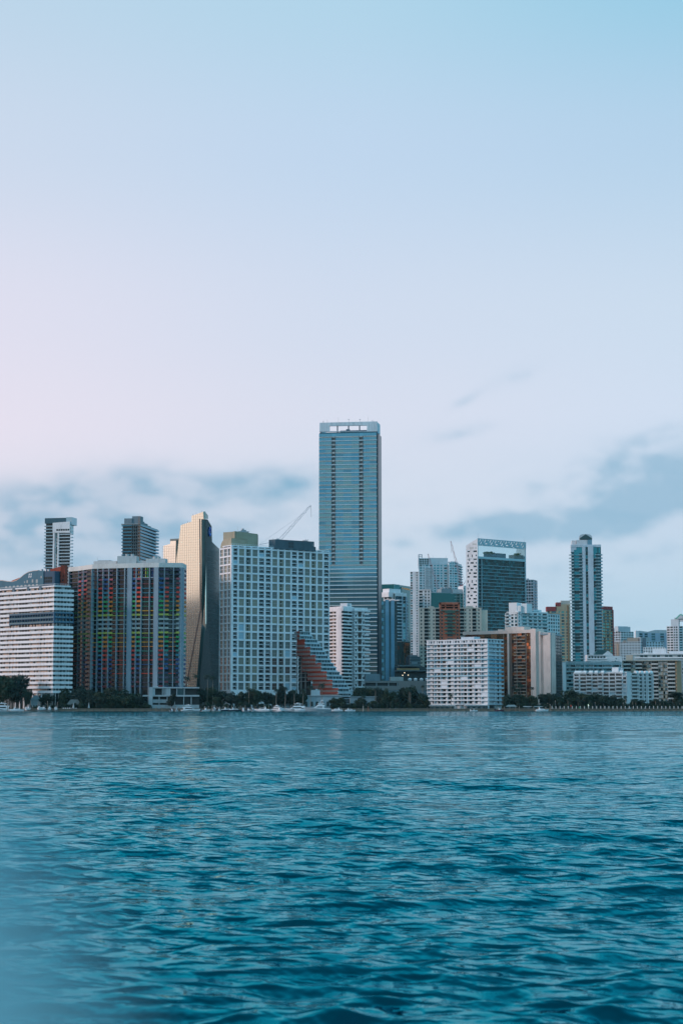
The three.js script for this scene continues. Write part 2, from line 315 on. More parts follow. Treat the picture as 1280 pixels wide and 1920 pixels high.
// a bar between two points of the world
function barGeo(a, b, r, r2 = r, n = 6) { const A = new THREE.Vector3(a.x, a.y, a.z), B = new THREE.Vector3(b.x, b.y, b.z), l = A.distanceTo(B), g = new THREE.CylinderGeometry(r2, r, l, n, 1); g.applyQuaternion(new THREE.Quaternion().setFromUnitVectors(new THREE.Vector3(0, 1, 0), B.clone().sub(A).normalize())); g.translate((A.x + B.x) / 2, (A.y + B.y) / 2, (A.z + B.z) / 2); return g; }
// masts and aerials on a roof, each its own part
function masts(g, list, mat = METAL) { for (const [px, py0, py1, D, r = 0.12] of list) { const a = at(px, py0, D), b = at(px, py1, D); const m = part(g, 'mast', new THREE.CylinderGeometry(r * 0.6, r, b.y - a.y, 5), mat); m.position.set(a.x - g.position.x, (a.y + b.y) / 2 - g.position.y, a.z - g.position.z); } }
// a roof-top box with its base at height y
function roofBox(f, name, mat, px0, px1, y0, py1, n0, n1, py = 1100) { const s0 = f.s(px0, py), s1 = f.s(px1, py); return f.box(name, mat, s0, s1, y0, f.y(py1, (s0 + s1) / 2), n0, n1); }
// ------------------------------------------------------------------ slender tower with a white top box, far left
{
  const D = 1760, g = thing('apartment_tower', 'slender glass apartment tower with slanted white box at its top, behind the banded block', 'building', pt(110, D, 1020));
  const f = F(g, [83, D], [134, D - 6], 1020), y = py => f.y(py, f.L / 2), sp = px => f.s(px, 1020);
  prism(g, 'core', DARKGLASS, foot([f.p(0.8, -2.4), f.p(f.L - 2, -2.4)], 26), GROUND, y(981));
  const step = 6.02 * D / FPX, n = Math.floor((y(990) - GROUND) / step), top = y(987);
  balconies(f, { s0: 0, s1: sp(100), y0: top - n * step, step, n: n + 1, depth: 2.4, n0: -2.4, slab: 0.4, rail: 0.5, mat: wall(0.34, 0.50, 0.57) });
  const n2 = Math.floor((y(1001) - GROUND) / step), top2 = y(1003);
  balconies(f, { s0: sp(111), s1: f.L + 1.2, y0: top2 - n2 * step, step, n: n2 + 1, depth: 3.2, n0: -2.4, slab: 0.4, rail: 0.5, mat: wall(0.50, 0.62, 0.68) });
  f.box('wall', WHITE, sp(100), sp(103), GROUND, y(998), -2.4, 0.6); f.box('wall', WHITE, sp(108.5), sp(111), GROUND, y(998), -2.4, 0.6);
  panes(f, { s0: sp(103.6), s1: sp(108), y0: top2 - n2 * step, step, n: n2 + 1, lo: 0.6, hi: step - 0.3, w: 2.2, mats: [TEALGLASS, BLIND], n0: -2.4, n1: -0.3 });
  f.box('mullion', WHITE, sp(104.6), sp(105.3), GROUND, y(998), -2.4, -0.1);
  outline(f, 'top_box', WHITE, [[100, 999], [132, 999], [132, 978], [100, 980.5]], -9, 1.0);
  bars(f, 'window_panes', DARKGLASS, [0, 1, 2, 3, 4, 5].map(i => [sp(106.5 + i * 4.2), sp(109.9 + i * 4.2), y(995.5), y(992.2), 1.0, 1.06]));
  f.box('glass_crown', glass(0.03, 0.10, 0.14, 0.4, 0.1), 0.2, sp(123), y(981), y(971), -14, -0.6);
  f.box('glass_crown', glass(0.30, 0.48, 0.56, 0.35, 0.1), sp(123), f.L, y(984), y(970), -14, -0.8);
  for (let i = 0; i < 3; i++) f.put('balcony', balconyGeo(2.2, 2, 0.4, 0.6), WHITE, f.L, y(990 + i * 6), -2);
}
// ------------------------------------------------------------------ white banded block with the blue panel
{
  const g = thing('banded_apartment_block', 'white apartment block in horizontal bands with blue inset panel and curved blue roof wall', 'building', pt(60, 1320));
  const A = [-45, 1364], C = [101, 1300], R = [137.5, 1309];
  const fl = F(g, A, C), fr = F(g, C, R), ref = 1300;
  const yTop = Y(1097.5, ref), step = 8.62 * ref / FPX, n = 23, band = 1.75;
  prism(g, 'core', DARKGLASS, foot([fl.p(0, -1.6), { x: fl.b.x + 0.0, z: fl.b.z - 1.9 }, fr.p(fr.L, -1.6)], 22), GROUND, yTop);
  const y0 = Y(1104.5, ref), blueTop = 5, blueN = 3, sB = fl.s(18.8, 1150), BLUE = wall(0.035, 0.115, 0.19, 0.6), bandM = WHITE;
  const peach = [DARKGLASS, CURTAIN, plain(0.50, 0.37, 0.29, 0.8), BLIND];
  for (let i = 0; i < n; i++) {
    const y = y0 - i * step - band, blue = i >= blueTop && i < blueTop + blueN;
    if (y < GROUND + 3) continue;
    if (blue) {
      fl.put('balcony', balconyGeo(sB, 1.5, 0.3, band - 0.3), bandM, sB / 2, y, -1.5);
      fl.box('blue_beam', BLUE, sB, fl.L, y + 0.75, y + 1.2, -1.5, 0.25); fr.box('blue_beam', BLUE, 0, fr.L, y + 0.75, y + 1.2, -1.5, 0.25);
      fl.box('glass_rail', plain(0.10, 0.20, 0.22, 0.3), sB + 0.2, fl.L, y + 1.2, y + 2.1, 0.02, 0.1); fr.box('glass_rail', plain(0.10, 0.22, 0.30, 0.3), 0.2, fr.L - 0.2, y + 1.2, y + 2.1, 0.02, 0.1);
    } else {
      fl.put('balcony', balconyGeo(fl.L, 1.6, 0.3, band - 0.3), bandM, fl.L / 2, y, -1.5);
      fr.put('balcony', balconyGeo(fr.L, 1.6, 0.3, band - 0.3), bandM, fr.L / 2, y, -1.5);
    }
  }
  const yB = y0 - blueTop * step - band + 0.4, yE = yB - blueN * step;
  fl.box('blue_beam', BLUE, sB, fl.L, yB + step * 0 + 0.9, yB + 1.35, -1.5, 0.28); 
  for (let k = 0; k <= 17; k++) { const s = sB + (fl.L - sB) * k / 17; fl.box('blue_post', BLUE, s - 0.22, s + 0.22, yE + 3.2, yB + 0.9, -1.4, 0.2); }
  for (let k = 0; k <= 5; k++) { const s = fr.L * k / 5; fr.box('blue_post', BLUE, s - 0.2, s + 0.2, yE + 3.2, yB + 0.9, -1.4, 0.2); }
  // windows and drawn curtains behind the balconies; the same flats recur floor by floor
  const flat = rng(77), kind = Array.from({ length: 80 }, () => flat() < 0.42 ? 0 : 1);
  panes(fl, { s0: 0.5, s1: fl.L - 0.6, y0: y0 - n * step - band, step, n: n + 1, lo: band + 0.05, hi: step - 0.02, w: 1.55, n0: -1.58, n1: -1.35, mats: peach, seed: 9, pick: (i, j, r) => { const a = kind[i >> 2] ? 0.62 : 0.10; const t = r(); return t < a * 0.55 ? 1 : t < a * 0.85 ? 2 : t < a + 0.05 ? 3 : 0; } });
  panes(fr, { s0: 0.5, s1: fr.L - 0.6, y0: y0 - n * step - band, step, n: n + 1, lo: band + 0.05, hi: step - 0.02, w: 1.4, n0: -1.58, n1: -1.35, mats: [DARKGLASS, BLIND], seed: 19, pick: (i, j, r) => r() < 0.2 ? 1 : 0 });
  bars(fl, 'mullion', OFFWHITE, Array.from({ length: 26 }, (_, k) => [k * fl.L / 26, k * fl.L / 26 + 0.25, GROUND, yTop - 2, -1.4, -1.2]));
  bars(fr, 'mullion', OFFWHITE, Array.from({ length: 6 }, (_, k) => [k * fr.L / 6, k * fr.L / 6 + 0.3, GROUND, yTop - 2, -1.4, -0.9]));
  // top storey, parapet and railing
  fl.box('parapet', WHITE, 0, fl.L, yTop - 0.9, yTop, -1.6, -0.6); fr.box('parapet', WHITE, 0, fr.L * 0.86, yTop - 0.9, yTop + 0.2, -1.8, -0.6);
  for (const px of [23, 50, 73]) { const s = fl.s(px, 1105); fl.box('vent', plain(0.05, 0.12, 0.16), s, s + 2.6, yTop - 3.2, yTop + 0.2, -1.5, -0.3); }
  const RAIL = plain(0.55, 0.62, 0.66, 0.4, 0.3), rl = [];
  for (let s = 0; s < fl.L; s += 1.4) rl.push([s, s + 0.12, yTop, yTop + 1.15, -1.0, -0.9]); rl.push([0, fl.L, yTop + 1.05, yTop + 1.2, -1.0, -0.88]);
  bars(fl, 'railing', RAIL, rl);
  bars(fr, 'railing', RAIL, [...Array.from({ length: 9 }, (_, k) => [k * 1.3, k * 1.3 + 0.12, yTop + 0.2, yTop + 1.3, -1.0, -0.9]), [0, 11, yTop + 1.2, yTop + 1.35, -1.0, -0.88]]);
  // ground floor columns
  for (let k = 0; k < 9; k++) fl.box('column', WHITE, fl.L - 4 - k * 5, fl.L - 3.4 - k * 5, GROUND, y0 - (n - 1) * step - band, -1.2, -0.5);
  // curved blue wall, blue box and slanted red wall on the roof
  const BW = wall(0.03, 0.14, 0.20, 0.7), f2 = new Face(g, fl.p(0, -5), fl.p(fl.L, -5)), yr = yTop - 0.5;
  const top = [[-45, 1091], [-12, 1089], [4, 1088.6], [14, 1090.4], [24, 1091], [32, 1088.5], [39, 1083.5], [46, 1077.5], [54, 1073], [63, 1070.6], [72, 1069.8], [82, 1070.6]];
  outline(f2, 'curved_wall', BW, [[-45, 1110], [82, 1101], ...top.slice().reverse()], -1.2, 0);
  outline(f2, 'coping', wall(0.6, 0.52, 0.48), [...top.slice(1, -1).map(([x, y]) => [x, y + 0.1]), ...top.slice(1, -1).reverse().map(([x, y]) => [x, y - 0.9])], -1.5, 0.15);
  const dots = (f, name, mat, list, n0, n1) => list.map(([a, b, c, d]) => f.box(name, mat, f.s(a, c), f.s(b, c), f.y(d, f.s(a, c)), f.y(c, f.s(a, c)), n0, n1));
  dots(f2, 'window', plain(0.32, 0.36, 0.36), [[46, 47.6, 1090, 1093], [50.5, 53, 1088, 1093], [60.3, 63, 1086.5, 1092.5], [68, 71.5, 1086.5, 1093], [77, 79, 1080, 1084]], 0, 0.08);
  const LOGO = plain(0.8, 0.84, 0.86); // a mark of four slanting strokes, two by two
  for (const [x, y] of [[54.6, 1079], [58.2, 1078.6], [54.2, 1083.2], [57.8, 1082.8]]) outline(f2, 'logo_stroke', LOGO, [[x, y], [x + 1.5, y], [x + 2.2, y - 3.4], [x + 0.9, y - 3.4]], 0.05, 0.2);
  dots(f2, 'arched_window', BLIND, Array.from({ length: 9 }, (_, k) => [10.5 + k * 7.2, 14 + k * 7.2, 1099.5 - k * 0.55, 1102.5 - k * 0.55]), 0, 0.06);
  const f3 = new Face(g, back(pt(82, 1316), 0), back(pt(101, 1312), 0));
  f3.box('roof_block', wall(0.03, 0.085, 0.14, 0.7), 0, f3.L, yr, f3.y(1071, 3), -7, 0);
  for (let i = 0; i < 5; i++) for (let j = 0; j < 2; j++) f3.box('window', DARKGLASS, f3.s(84 + i * 3, 1085), f3.s(86.4 + i * 3, 1085), f3.y(1086.5 + j * 6, 3), f3.y(1081.5 + j * 6, 3), 0, 0.07);
  const RED = wall(0.30, 0.055, 0.03, 0.85), f4 = new Face(g, pt(92, 1322, 1080), pt(122, 1316, 1080)), f5 = new Face(g, f4.b, pt(126.5, 1330, 1080));
  outline(f4, 'red_wall', RED, [[92, 1099], [122, 1099], [122, 1060.2], [92, 1068]], -3.5, 0);
  outline(f5, 'red_wall', RED, [[122.2, 1099], [126.5, 1099], [126.5, 1060.6], [122.2, 1060.2]], -3, 0.01);
  for (let i = 0; i < 4; i++) for (let j = 0; j < 3; j++) { const x = 103.4 + i * 4.7, y = 1071.2 + j * 8 - i * 0.3; const w = f4.box('window', DARKGLASS, f4.s(x, y), f4.s(x + 2.4, y), f4.y(y + (j == 2 && i < 3 ? 5 : 3.6), 5), f4.y(y, 5), 0, 0.12); w.userData = {}; }
  const f6 = new Face(g, fl.p(fl.s(18, 1090), -10), fl.p(fl.s(40, 1090), -9));
  outline(f6, 'tiled_roof', wall(0.42, 0.12, 0.06), [[18, 1092], [40, 1090], [39.5, 1082.2], [24, 1088.2]], -2, 0);
  for (const [px, py] of [[75, 1069], [83, 1068.5], [88, 1069]]) { const s = f2.s(px, py); f2.put('roof_vent', new THREE.CylinderGeometry(0.9, 1.0, 1.6, 10), METAL, s, f2.y(py, s), -2); }
}
// ------------------------------------------------------------------ the tall block with balconies in all colours
{
  const g = thing('colourful_apartment_block', 'dark glass apartment block with rainbow coloured balcony panels and grey piers', 'building', pt(240, 1320));
  const P = [[127, 1354], [146, 1346], [172, 1327], [239, 1317], [297, 1311], [341, 1313], [349, 1332]], py = 1180;
  const pts = P.map(q => pt(q[0], q[1], py)), yTop = Y(1055, 1311), yF = Y(1063.5, 1311), step = 8.42 * 1311 / FPX;
  prism(g, 'core', glass(0.005, 0.018, 0.020, 0.15, 0.15), foot(pts.map((p, i) => back(p, 2.2)), 20), GROUND, yF - 0.1);
  prism(g, 'roof_fascia', wall(0.62, 0.66, 0.64), foot(pts, 22), yF, yTop);
  const PIER = wall(0.25, 0.34, 0.40), THIN = wall(0.28, 0.36, 0.41);
  const col = (r, gg, b) => plain(r, gg, b, 0.55);
  const C = { purple: col(.055, .05, .085), pink: col(.34, .08, .11), blue: col(.012, .075, .22), maroon: col(.16, .03, .04), red: col(.62, .05, .03), teal: col(.02, .20, .28), sea: col(.02, .24, .19), green: col(.03, .34, .10), orange: col(.66, .20, .02), amber: col(.62, .33, .03), lime: col(.40, .46, .08), pale: col(.38, .46, .42), grey: col(.27, .34, .36), dgreen: col(.02, .17, .10), navy: col(.012, .04, .09) };
  const seq = [['purple', 'purple', 'purple'], ['purple', 'purple', 'navy'], ['blue', 'pink', 'navy'], ['blue', 'maroon', 'navy'], ['blue', 'red', 'teal'], ['teal', 'red', 'teal'], ['sea', 'red', 'sea'], ['green', 'orange', 'sea'], ['green', 'orange', 'dgreen'], ['green', 'amber', 'green'], ['lime', 'lime', 'lime'], ['pale', 'pale', 'pale'], ['grey', 'grey', 'grey'], ['pale', 'pale', 'grey'], ['lime', 'lime', 'lime'], ['amber', 'green', 'orange'], ['orange', 'green', 'amber'], ['orange', 'sea', 'orange'], ['red', 'sea', 'red'], ['red', 'teal', 'maroon'], ['red', 'blue', 'red'], ['maroon', 'blue', 'red'], ['red', 'blue', 'maroon'], ['maroon', 'navy', 'red'], ['purple', 'purple', 'purple'], ['purple', 'maroon', 'purple'], ['maroon', 'navy', 'navy']];
  const faces = P.slice(1).map((_, i) => new Face(g, pts[i], pts[i + 1]));
  // per face: panels [from px, to px, 0 centre / 1 side], run of the thin rail, thin piers, wide piers
  const spec = [
    { panels: [], line: [129, 145], thin: [128], wide: [] },
    { panels: [[146.6, 151.8, 1], [152, 156.5, 0], [156.7, 163, 1]], line: [146, 171], thin: [146, 155.4, 171], wide: [] },
    { panels: [[184, 192, 1], [193, 202.4, 0], [203.6, 211, 1]], line: [173, 238], thin: [182, 192.4, 203, 218.4, 233], wide: [[238, 239.2]] },
    { panels: [[247.2, 254.2, 0], [255, 263.4, 1]], line: [247, 288], thin: [254.6, 264.2, 279.6], wide: [[239.1, 247], [288, 296.6]] },
    { panels: [[297.2, 306.6, 0], [308.4, 316.2, 1], [330, 336.6, 1]], line: [308, 338], thin: [307.6, 324.8], wide: [[338, 341]] },
    { panels: [[344, 348.8, 1]], line: [341.5, 349], thin: [], wide: [[341, 344]] }];
  const yB = GROUND;
  faces.forEach((f, k) => {
    const q = spec[k], S = px => Math.max(0, Math.min(f.L, f.s(px, py)));
    for (const px of q.thin) { const s = S(px); f.box('pier', THIN, Math.max(0, s - 0.3), Math.min(f.L, s + 0.3), yB, yF, -2.2, 0.25); }
    for (const [a, b] of q.wide) if (S(b) - S(a) > 0.3) f.box('pier', PIER, S(a), S(b), yB, yF, -2.2, 0.45);
    for (let i = 0; i < 27; i++) {
      const y = Y(1068 + 8.42 * i, 1311) - 0.3, [c, s, l] = seq[i];
      if (q.line) f.box('balcony_slab', C[k % 2 && i % 3 == 0 ? s : l], S(q.line[0]), S(q.line[1]), y - 0.28, y + 0.22, -2.1, -0.25);
      for (const [a, b, side] of q.panels) { const swap = k === 4 && i > 2; f.box('balcony_panel', C[side !== (swap ? 1 : 0) ? (side ? s : c) : (side ? s : c)], S(a), S(b), y - 0.3, y + 1.05, -0.25, 0.12); }
    }
    // window frames, blinds and lit rooms behind the balconies
    panes(f, { s0: 0.4, s1: f.L - 0.4, y0: Y(1068 + 8.42 * 26, 1311), step, n: 27, lo: 0.4, hi: step - 0.5, w: 1.5, n0: -2.22, n1: -2.08, mats: [DARKGLASS, DIM, BLIND, plain(0.06, 0.07, 0.07)], seed: 30 + k, pick: (i, j, r) => { const t = r(); return t < 0.6 ? 0 : t < 0.9 ? 1 : t < 0.93 ? 2 : 3; } });
    bars(f, 'mullion', plain(0.07, 0.085, 0.09), Array.from({ length: Math.max(2, Math.floor(f.L / 1.5)) }, (_, j) => [0.4 + j * 1.5, 0.5 + j * 1.5, yB, yF, -2.1, -2.0]));
  });
  // coloured louvres at the head of the middle bay
  const f = faces[3], S = px => f.s(px, 1075);
  [C.red, C.orange, C.pale, C.pale, C.lime, C.green, C.blue, C.navy].forEach((m, i) => { const x = [251, 259.3, 262.6, 265.6, 272.4, 276.2, 284.6, 287][i]; f.box('louvre', m, S(x), S(x + 1.5), f.y(1083, S(x)), yF - 0.2, -1.2, -0.4); });
  f.box('beam', THIN, S(247), S(288), f.y(1084.2, 5), f.y(1082.6, 5), -2, -0.1);
  // roof
  const roof = new Face(g, back(pt(146, 1335, 1050), 0), back(pt(340, 1325, 1050), 0));
  const RB = wall(0.42, 0.46, 0.47);
  roofBox(roof, 'roof_block', RB, 219, 255, yTop, 1042, -10, -2, 1050); roofBox(roof, 'roof_block', RB, 273, 309.5, yTop, 1047, -9, -1, 1050); roofBox(roof, 'roof_block', RB, 256, 272, yTop, 1051, -9, -3, 1050);
  roofBox(roof, 'roof_block', wall(0.6, 0.56, 0.54), 174, 217, yTop, 1051.5, -10, -3, 1050); roofBox(roof, 'roof_block', RB, 180, 204, yTop, 1049.5, -11, -5, 1050);
  for (const [px, r] of [[288, 1.8], [294, 1.5], [235, 1.2], [245, 1.2]]) { const s = roof.s(px, 1045); roof.put('roof_vent', new THREE.CylinderGeometry(r, r, 2.4, 14), RB, s, roof.y(px > 260 ? 1045.5 : 1041, s), -6); }
  masts(g, [[183, 1050, 1044, 1330, .1], [299, 1048, 1039, 1330, .1]]);
}
// ------------------------------------------------------------------ tower still being built, behind
{
  const D = 1760, g = thing('unfinished_tower', 'dark unfinished tower with teal balcony edges and orange hoist mast', 'building', pt(262, D, 1010));
  const a = [228, D + 4], c = [262, D], b = [296, D + 62], fl = F(g, a, c, 1010), fr = F(g, c, b, 1010), y = py => Y(py, D), step = 6.15 * D / FPX;
  prism(g, 'core', glass(0.02, 0.045, 0.055, 0.2, 0.15), foot([fl.p(0.6, -1.6), fl.p(fl.L - 0.2, -1.6), fr.p(fr.L - 0.6, -1.6)], 18), GROUND, y(983));
  const EDGE = wall(0.22, 0.36, 0.42, 0.5), n = 40;
  const base = y(986) - (n - 1) * step;
  balconies(fl, { s0: 0, s1: fl.L * 0.55, y0: base, step, n, depth: 1.8, n0: -1.6, slab: 0.4, rail: 0.5, mat: plain(0.05, 0.24, 0.34, 0.4) });
  for (let i = 0; i < n; i++) fl.box('slab_edge', wall(0.14, 0.22, 0.25), fl.L * 0.55, fl.L, base + i * step, base + i * step + 0.45, -1.6, 0);
  balconies(fr, { s0: 0.6, s1: fr.L + 1.8, y0: base, step, n, depth: 2.4, n0: -1.6, slab: 0.45, rail: 1.0, mat: i => i % 5 ? plain(0.05, 0.34, 0.48, 0.35) : EDGE });
  for (let k = 0; k < 5; k++) fl.box('column', wall(0.10, 0.15, 0.17), fl.L * (0.56 + k * 0.105), fl.L * (0.56 + k * 0.105) + 0.5, GROUND, y(983), -1.5, -0.3);
  fl.box('top_slab', wall(0.3, 0.36, 0.38), -0.5, fl.L, y(983), y(981.5), -14, 0.2); fr.box('top_slab', wall(0.3, 0.36, 0.38), 0, fr.L, y(983.2), y(981.6), -14, 0.1);
  const RB = wall(0.16, 0.23, 0.27);
  fl.box('roof_block', RB, fl.s(232, 975), fl.s(246, 975), y(982), y(971), -10, -2); fl.box('roof_block', RB, fl.s(246, 975), fl.s(261, 975), y(982), y(967), -12, -3);
  [[.06, .2, 974], [.22, .34, 977], [.36, .52, 979], [.56, .7, 981.5], [.74, .9, 983.5]].forEach(([u, v, p]) => fr.box('roof_block', RB, fr.L * u, fr.L * v, y(984), y(p) + 1.2, -7, -1.5));
  // hoist mast with its crossbars
  const M = new Merge(); for (const s of [-0.8, 0.8]) fl.mbox(M, fl.L - 0.2 + s - 0.15, fl.L - 0.2 + s + 0.15, GROUND, y(968), 0.6, 0.9); for (let h = GROUND; h < y(968) - 2; h += 2.2) fl.mbox(M, fl.L - 1, fl.L + 0.6, h, h + 0.25, 0.62, 0.88);
  part(g, 'hoist_mast', M.geo(), plain(0.30, 0.15, 0.08));
}
// ------------------------------------------------------------------ the gold glass tower
{
  const g = thing('gold_glass_tower', 'gold mirrored glass tower with slanting dark line and stepped top', 'building', pt(350, 1420));
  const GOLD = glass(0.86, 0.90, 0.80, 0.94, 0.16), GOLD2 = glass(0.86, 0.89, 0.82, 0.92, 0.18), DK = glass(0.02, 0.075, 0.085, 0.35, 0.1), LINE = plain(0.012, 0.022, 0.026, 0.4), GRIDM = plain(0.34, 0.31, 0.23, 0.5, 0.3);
  const f = F(g, [300, 1440], [385.3, 1418], 1100), fs = F(g, [385.3, 1418], [415, 1462], 1100), bot = 1331;
  const O = [[318, bot], [370, bot], [373.5, 1283], [375, 1266], [385.3, 1169.6], [384.6, 973], [383.8, 958.7], [359.3, 967.3], [359.3, 977.8], [339.1, 984.7], [336.2, 1008], [331.4, 1046], [324, 1140]];
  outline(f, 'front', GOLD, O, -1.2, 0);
  prism(g, 'core', DK, [f.p(14, -1.2), f.p(f.L - 5, -1.2), fs.p(3, -6), fs.p(fs.L - 2, -6), back(f.p(14, 0), 12)], GROUND, Y(1012, 1430));
  outline(f, 'shoulder', GOLD2, [[303, bot], [340, bot], [340, 1012], [303, 1023]], -16, -2.5);
  outline(f, 'shoulder', GOLD2, [[315, 1024], [340, 1020], [340, 1012.5], [315, 1014]], -15, -3); outline(f, 'cap', wall(0.22, 0.24, 0.22), [[315, 1014], [340, 1012.5], [340, 1008.6], [315, 1010]], -15, -2.9);
  // joints between the panes
  const yT = f.y(958, f.L), inside = (s, y) => { const q = O.map(([px, py]) => { const t = f.s(px, py); return [t, f.y(py, t)]; }); let w = false; for (let i = 0, j = q.length - 1; i < q.length; j = i++) if ((q[i][1] > y) !== (q[j][1] > y) && s < (q[j][0] - q[i][0]) * (y - q[i][1]) / (q[j][1] - q[i][1]) + q[i][0]) w = !w; return w; };
  const V = new Merge(), Hh = new Merge();
  for (let s = 0.5; s < f.L; s += 2.05) { let y = GROUND; while (y < yT) { let e = y; while (e < yT && inside(s, e + 1)) e += 2; if (e > y) f.mbox(V, s - 0.08, s + 0.08, y, e, 0, 0.07); y = e + 2; } }
  for (let y = GROUND + 2; y < yT; y += 1.95) { let a = null; for (let s = 0; s <= f.L + 0.6; s += 0.5) { const q = inside(s, y); if (q && a === null) a = s; if (!q && a !== null) { if (s - 0.5 > a) f.mbox(Hh, a, s - 0.5, y - 0.06, y + 0.06, 0, 0.05); a = null; } } }
  part(g, 'mullion', V.geo(), GRIDM, true); part(g, 'mullion', Hh.geo(), GRIDM, true);
  const f2 = new Face(g, f.p(0, -2.5), f.p(f.L, -2.5)), v2 = [];
  for (let s = f2.s(304, 1100); s < f2.s(338, 1100); s += 2.1) v2.push([s, s + 0.16, GROUND, f2.y(1024, s), 0, 0.06]); for (let y = f2.y(1200, 0); y < f2.y(1024, 0); y += 1.95) v2.push([f2.s(303.4, 1100), f2.s(334, 1100), y, y + 0.12, 0, 0.05]);
  bars(f2, 'mullion', GRIDM, v2);
  // the dark line: down the right, then slanting to the foot
  outline(f, 'dark_line', LINE, [[374, 972.8], [375.6, 972.4], [377.7, 1140], [376.0, 1141], [375.4, 1140]], 0.05, 0.25);
  outline(f, 'dark_line', LINE, [[375.9, 1140], [377.7, 1140.2], [354.2, 1266], [345, 1312], [343.2, 1312], [352.3, 1266]], 0.06, 0.26);
  // dark right-hand flank in folded planes
  const SD = (px, py) => fs;
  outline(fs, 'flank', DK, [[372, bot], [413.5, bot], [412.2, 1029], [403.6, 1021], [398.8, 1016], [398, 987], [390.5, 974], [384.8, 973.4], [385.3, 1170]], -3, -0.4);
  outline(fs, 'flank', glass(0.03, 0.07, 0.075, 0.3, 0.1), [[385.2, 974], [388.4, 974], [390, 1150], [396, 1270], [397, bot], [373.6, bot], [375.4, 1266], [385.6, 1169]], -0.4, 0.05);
  outline(fs, 'crown_bevel', GOLD2, [[384.6, 973], [390, 973], [390, 967], [384, 959]], -1.2, 0.2);
  const side = []; for (let s = 1.5; s < fs.L - 1; s += 2.2) side.push([s, s + 0.12, GROUND, fs.y(1032, s), -0.4, -0.33]); for (let y = GROUND + 3; y < fs.y(1040, 0); y += 3.9) side.push([0.6, fs.L - 1.6, y, y + 0.14, -0.4, -0.33]);
  bars(fs, 'mullion', plain(0.03, 0.07, 0.08, 0.4, 0.3), side);
  // blue ring emblem high on the flank
  const sE = fs.s(393.5, 998); const ring = new THREE.TorusGeometry(2.7, 0.75, 8, 22, 4.6); ring.scale(0.8, 1.15, 0.4); fs.put('emblem', ring, plain(0.02, 0.10, 0.55, 0.4), sE, fs.y(997.5, sE), 0.2); fs.put('emblem', new THREE.SphereGeometry(1.1, 10, 8).scale(1, 1.3, 0.4), plain(0.05, 0.25, 0.75, 0.4), sE + 1.2, fs.y(1002, sE), 0.25);
  masts(g, [[362, 966.6, 963.6, 1425, .2], [368, 964.5, 961.2, 1425, .2], [378, 961, 957.2, 1425, .2], [352, 980, 977.4, 1425, .2]]);
}
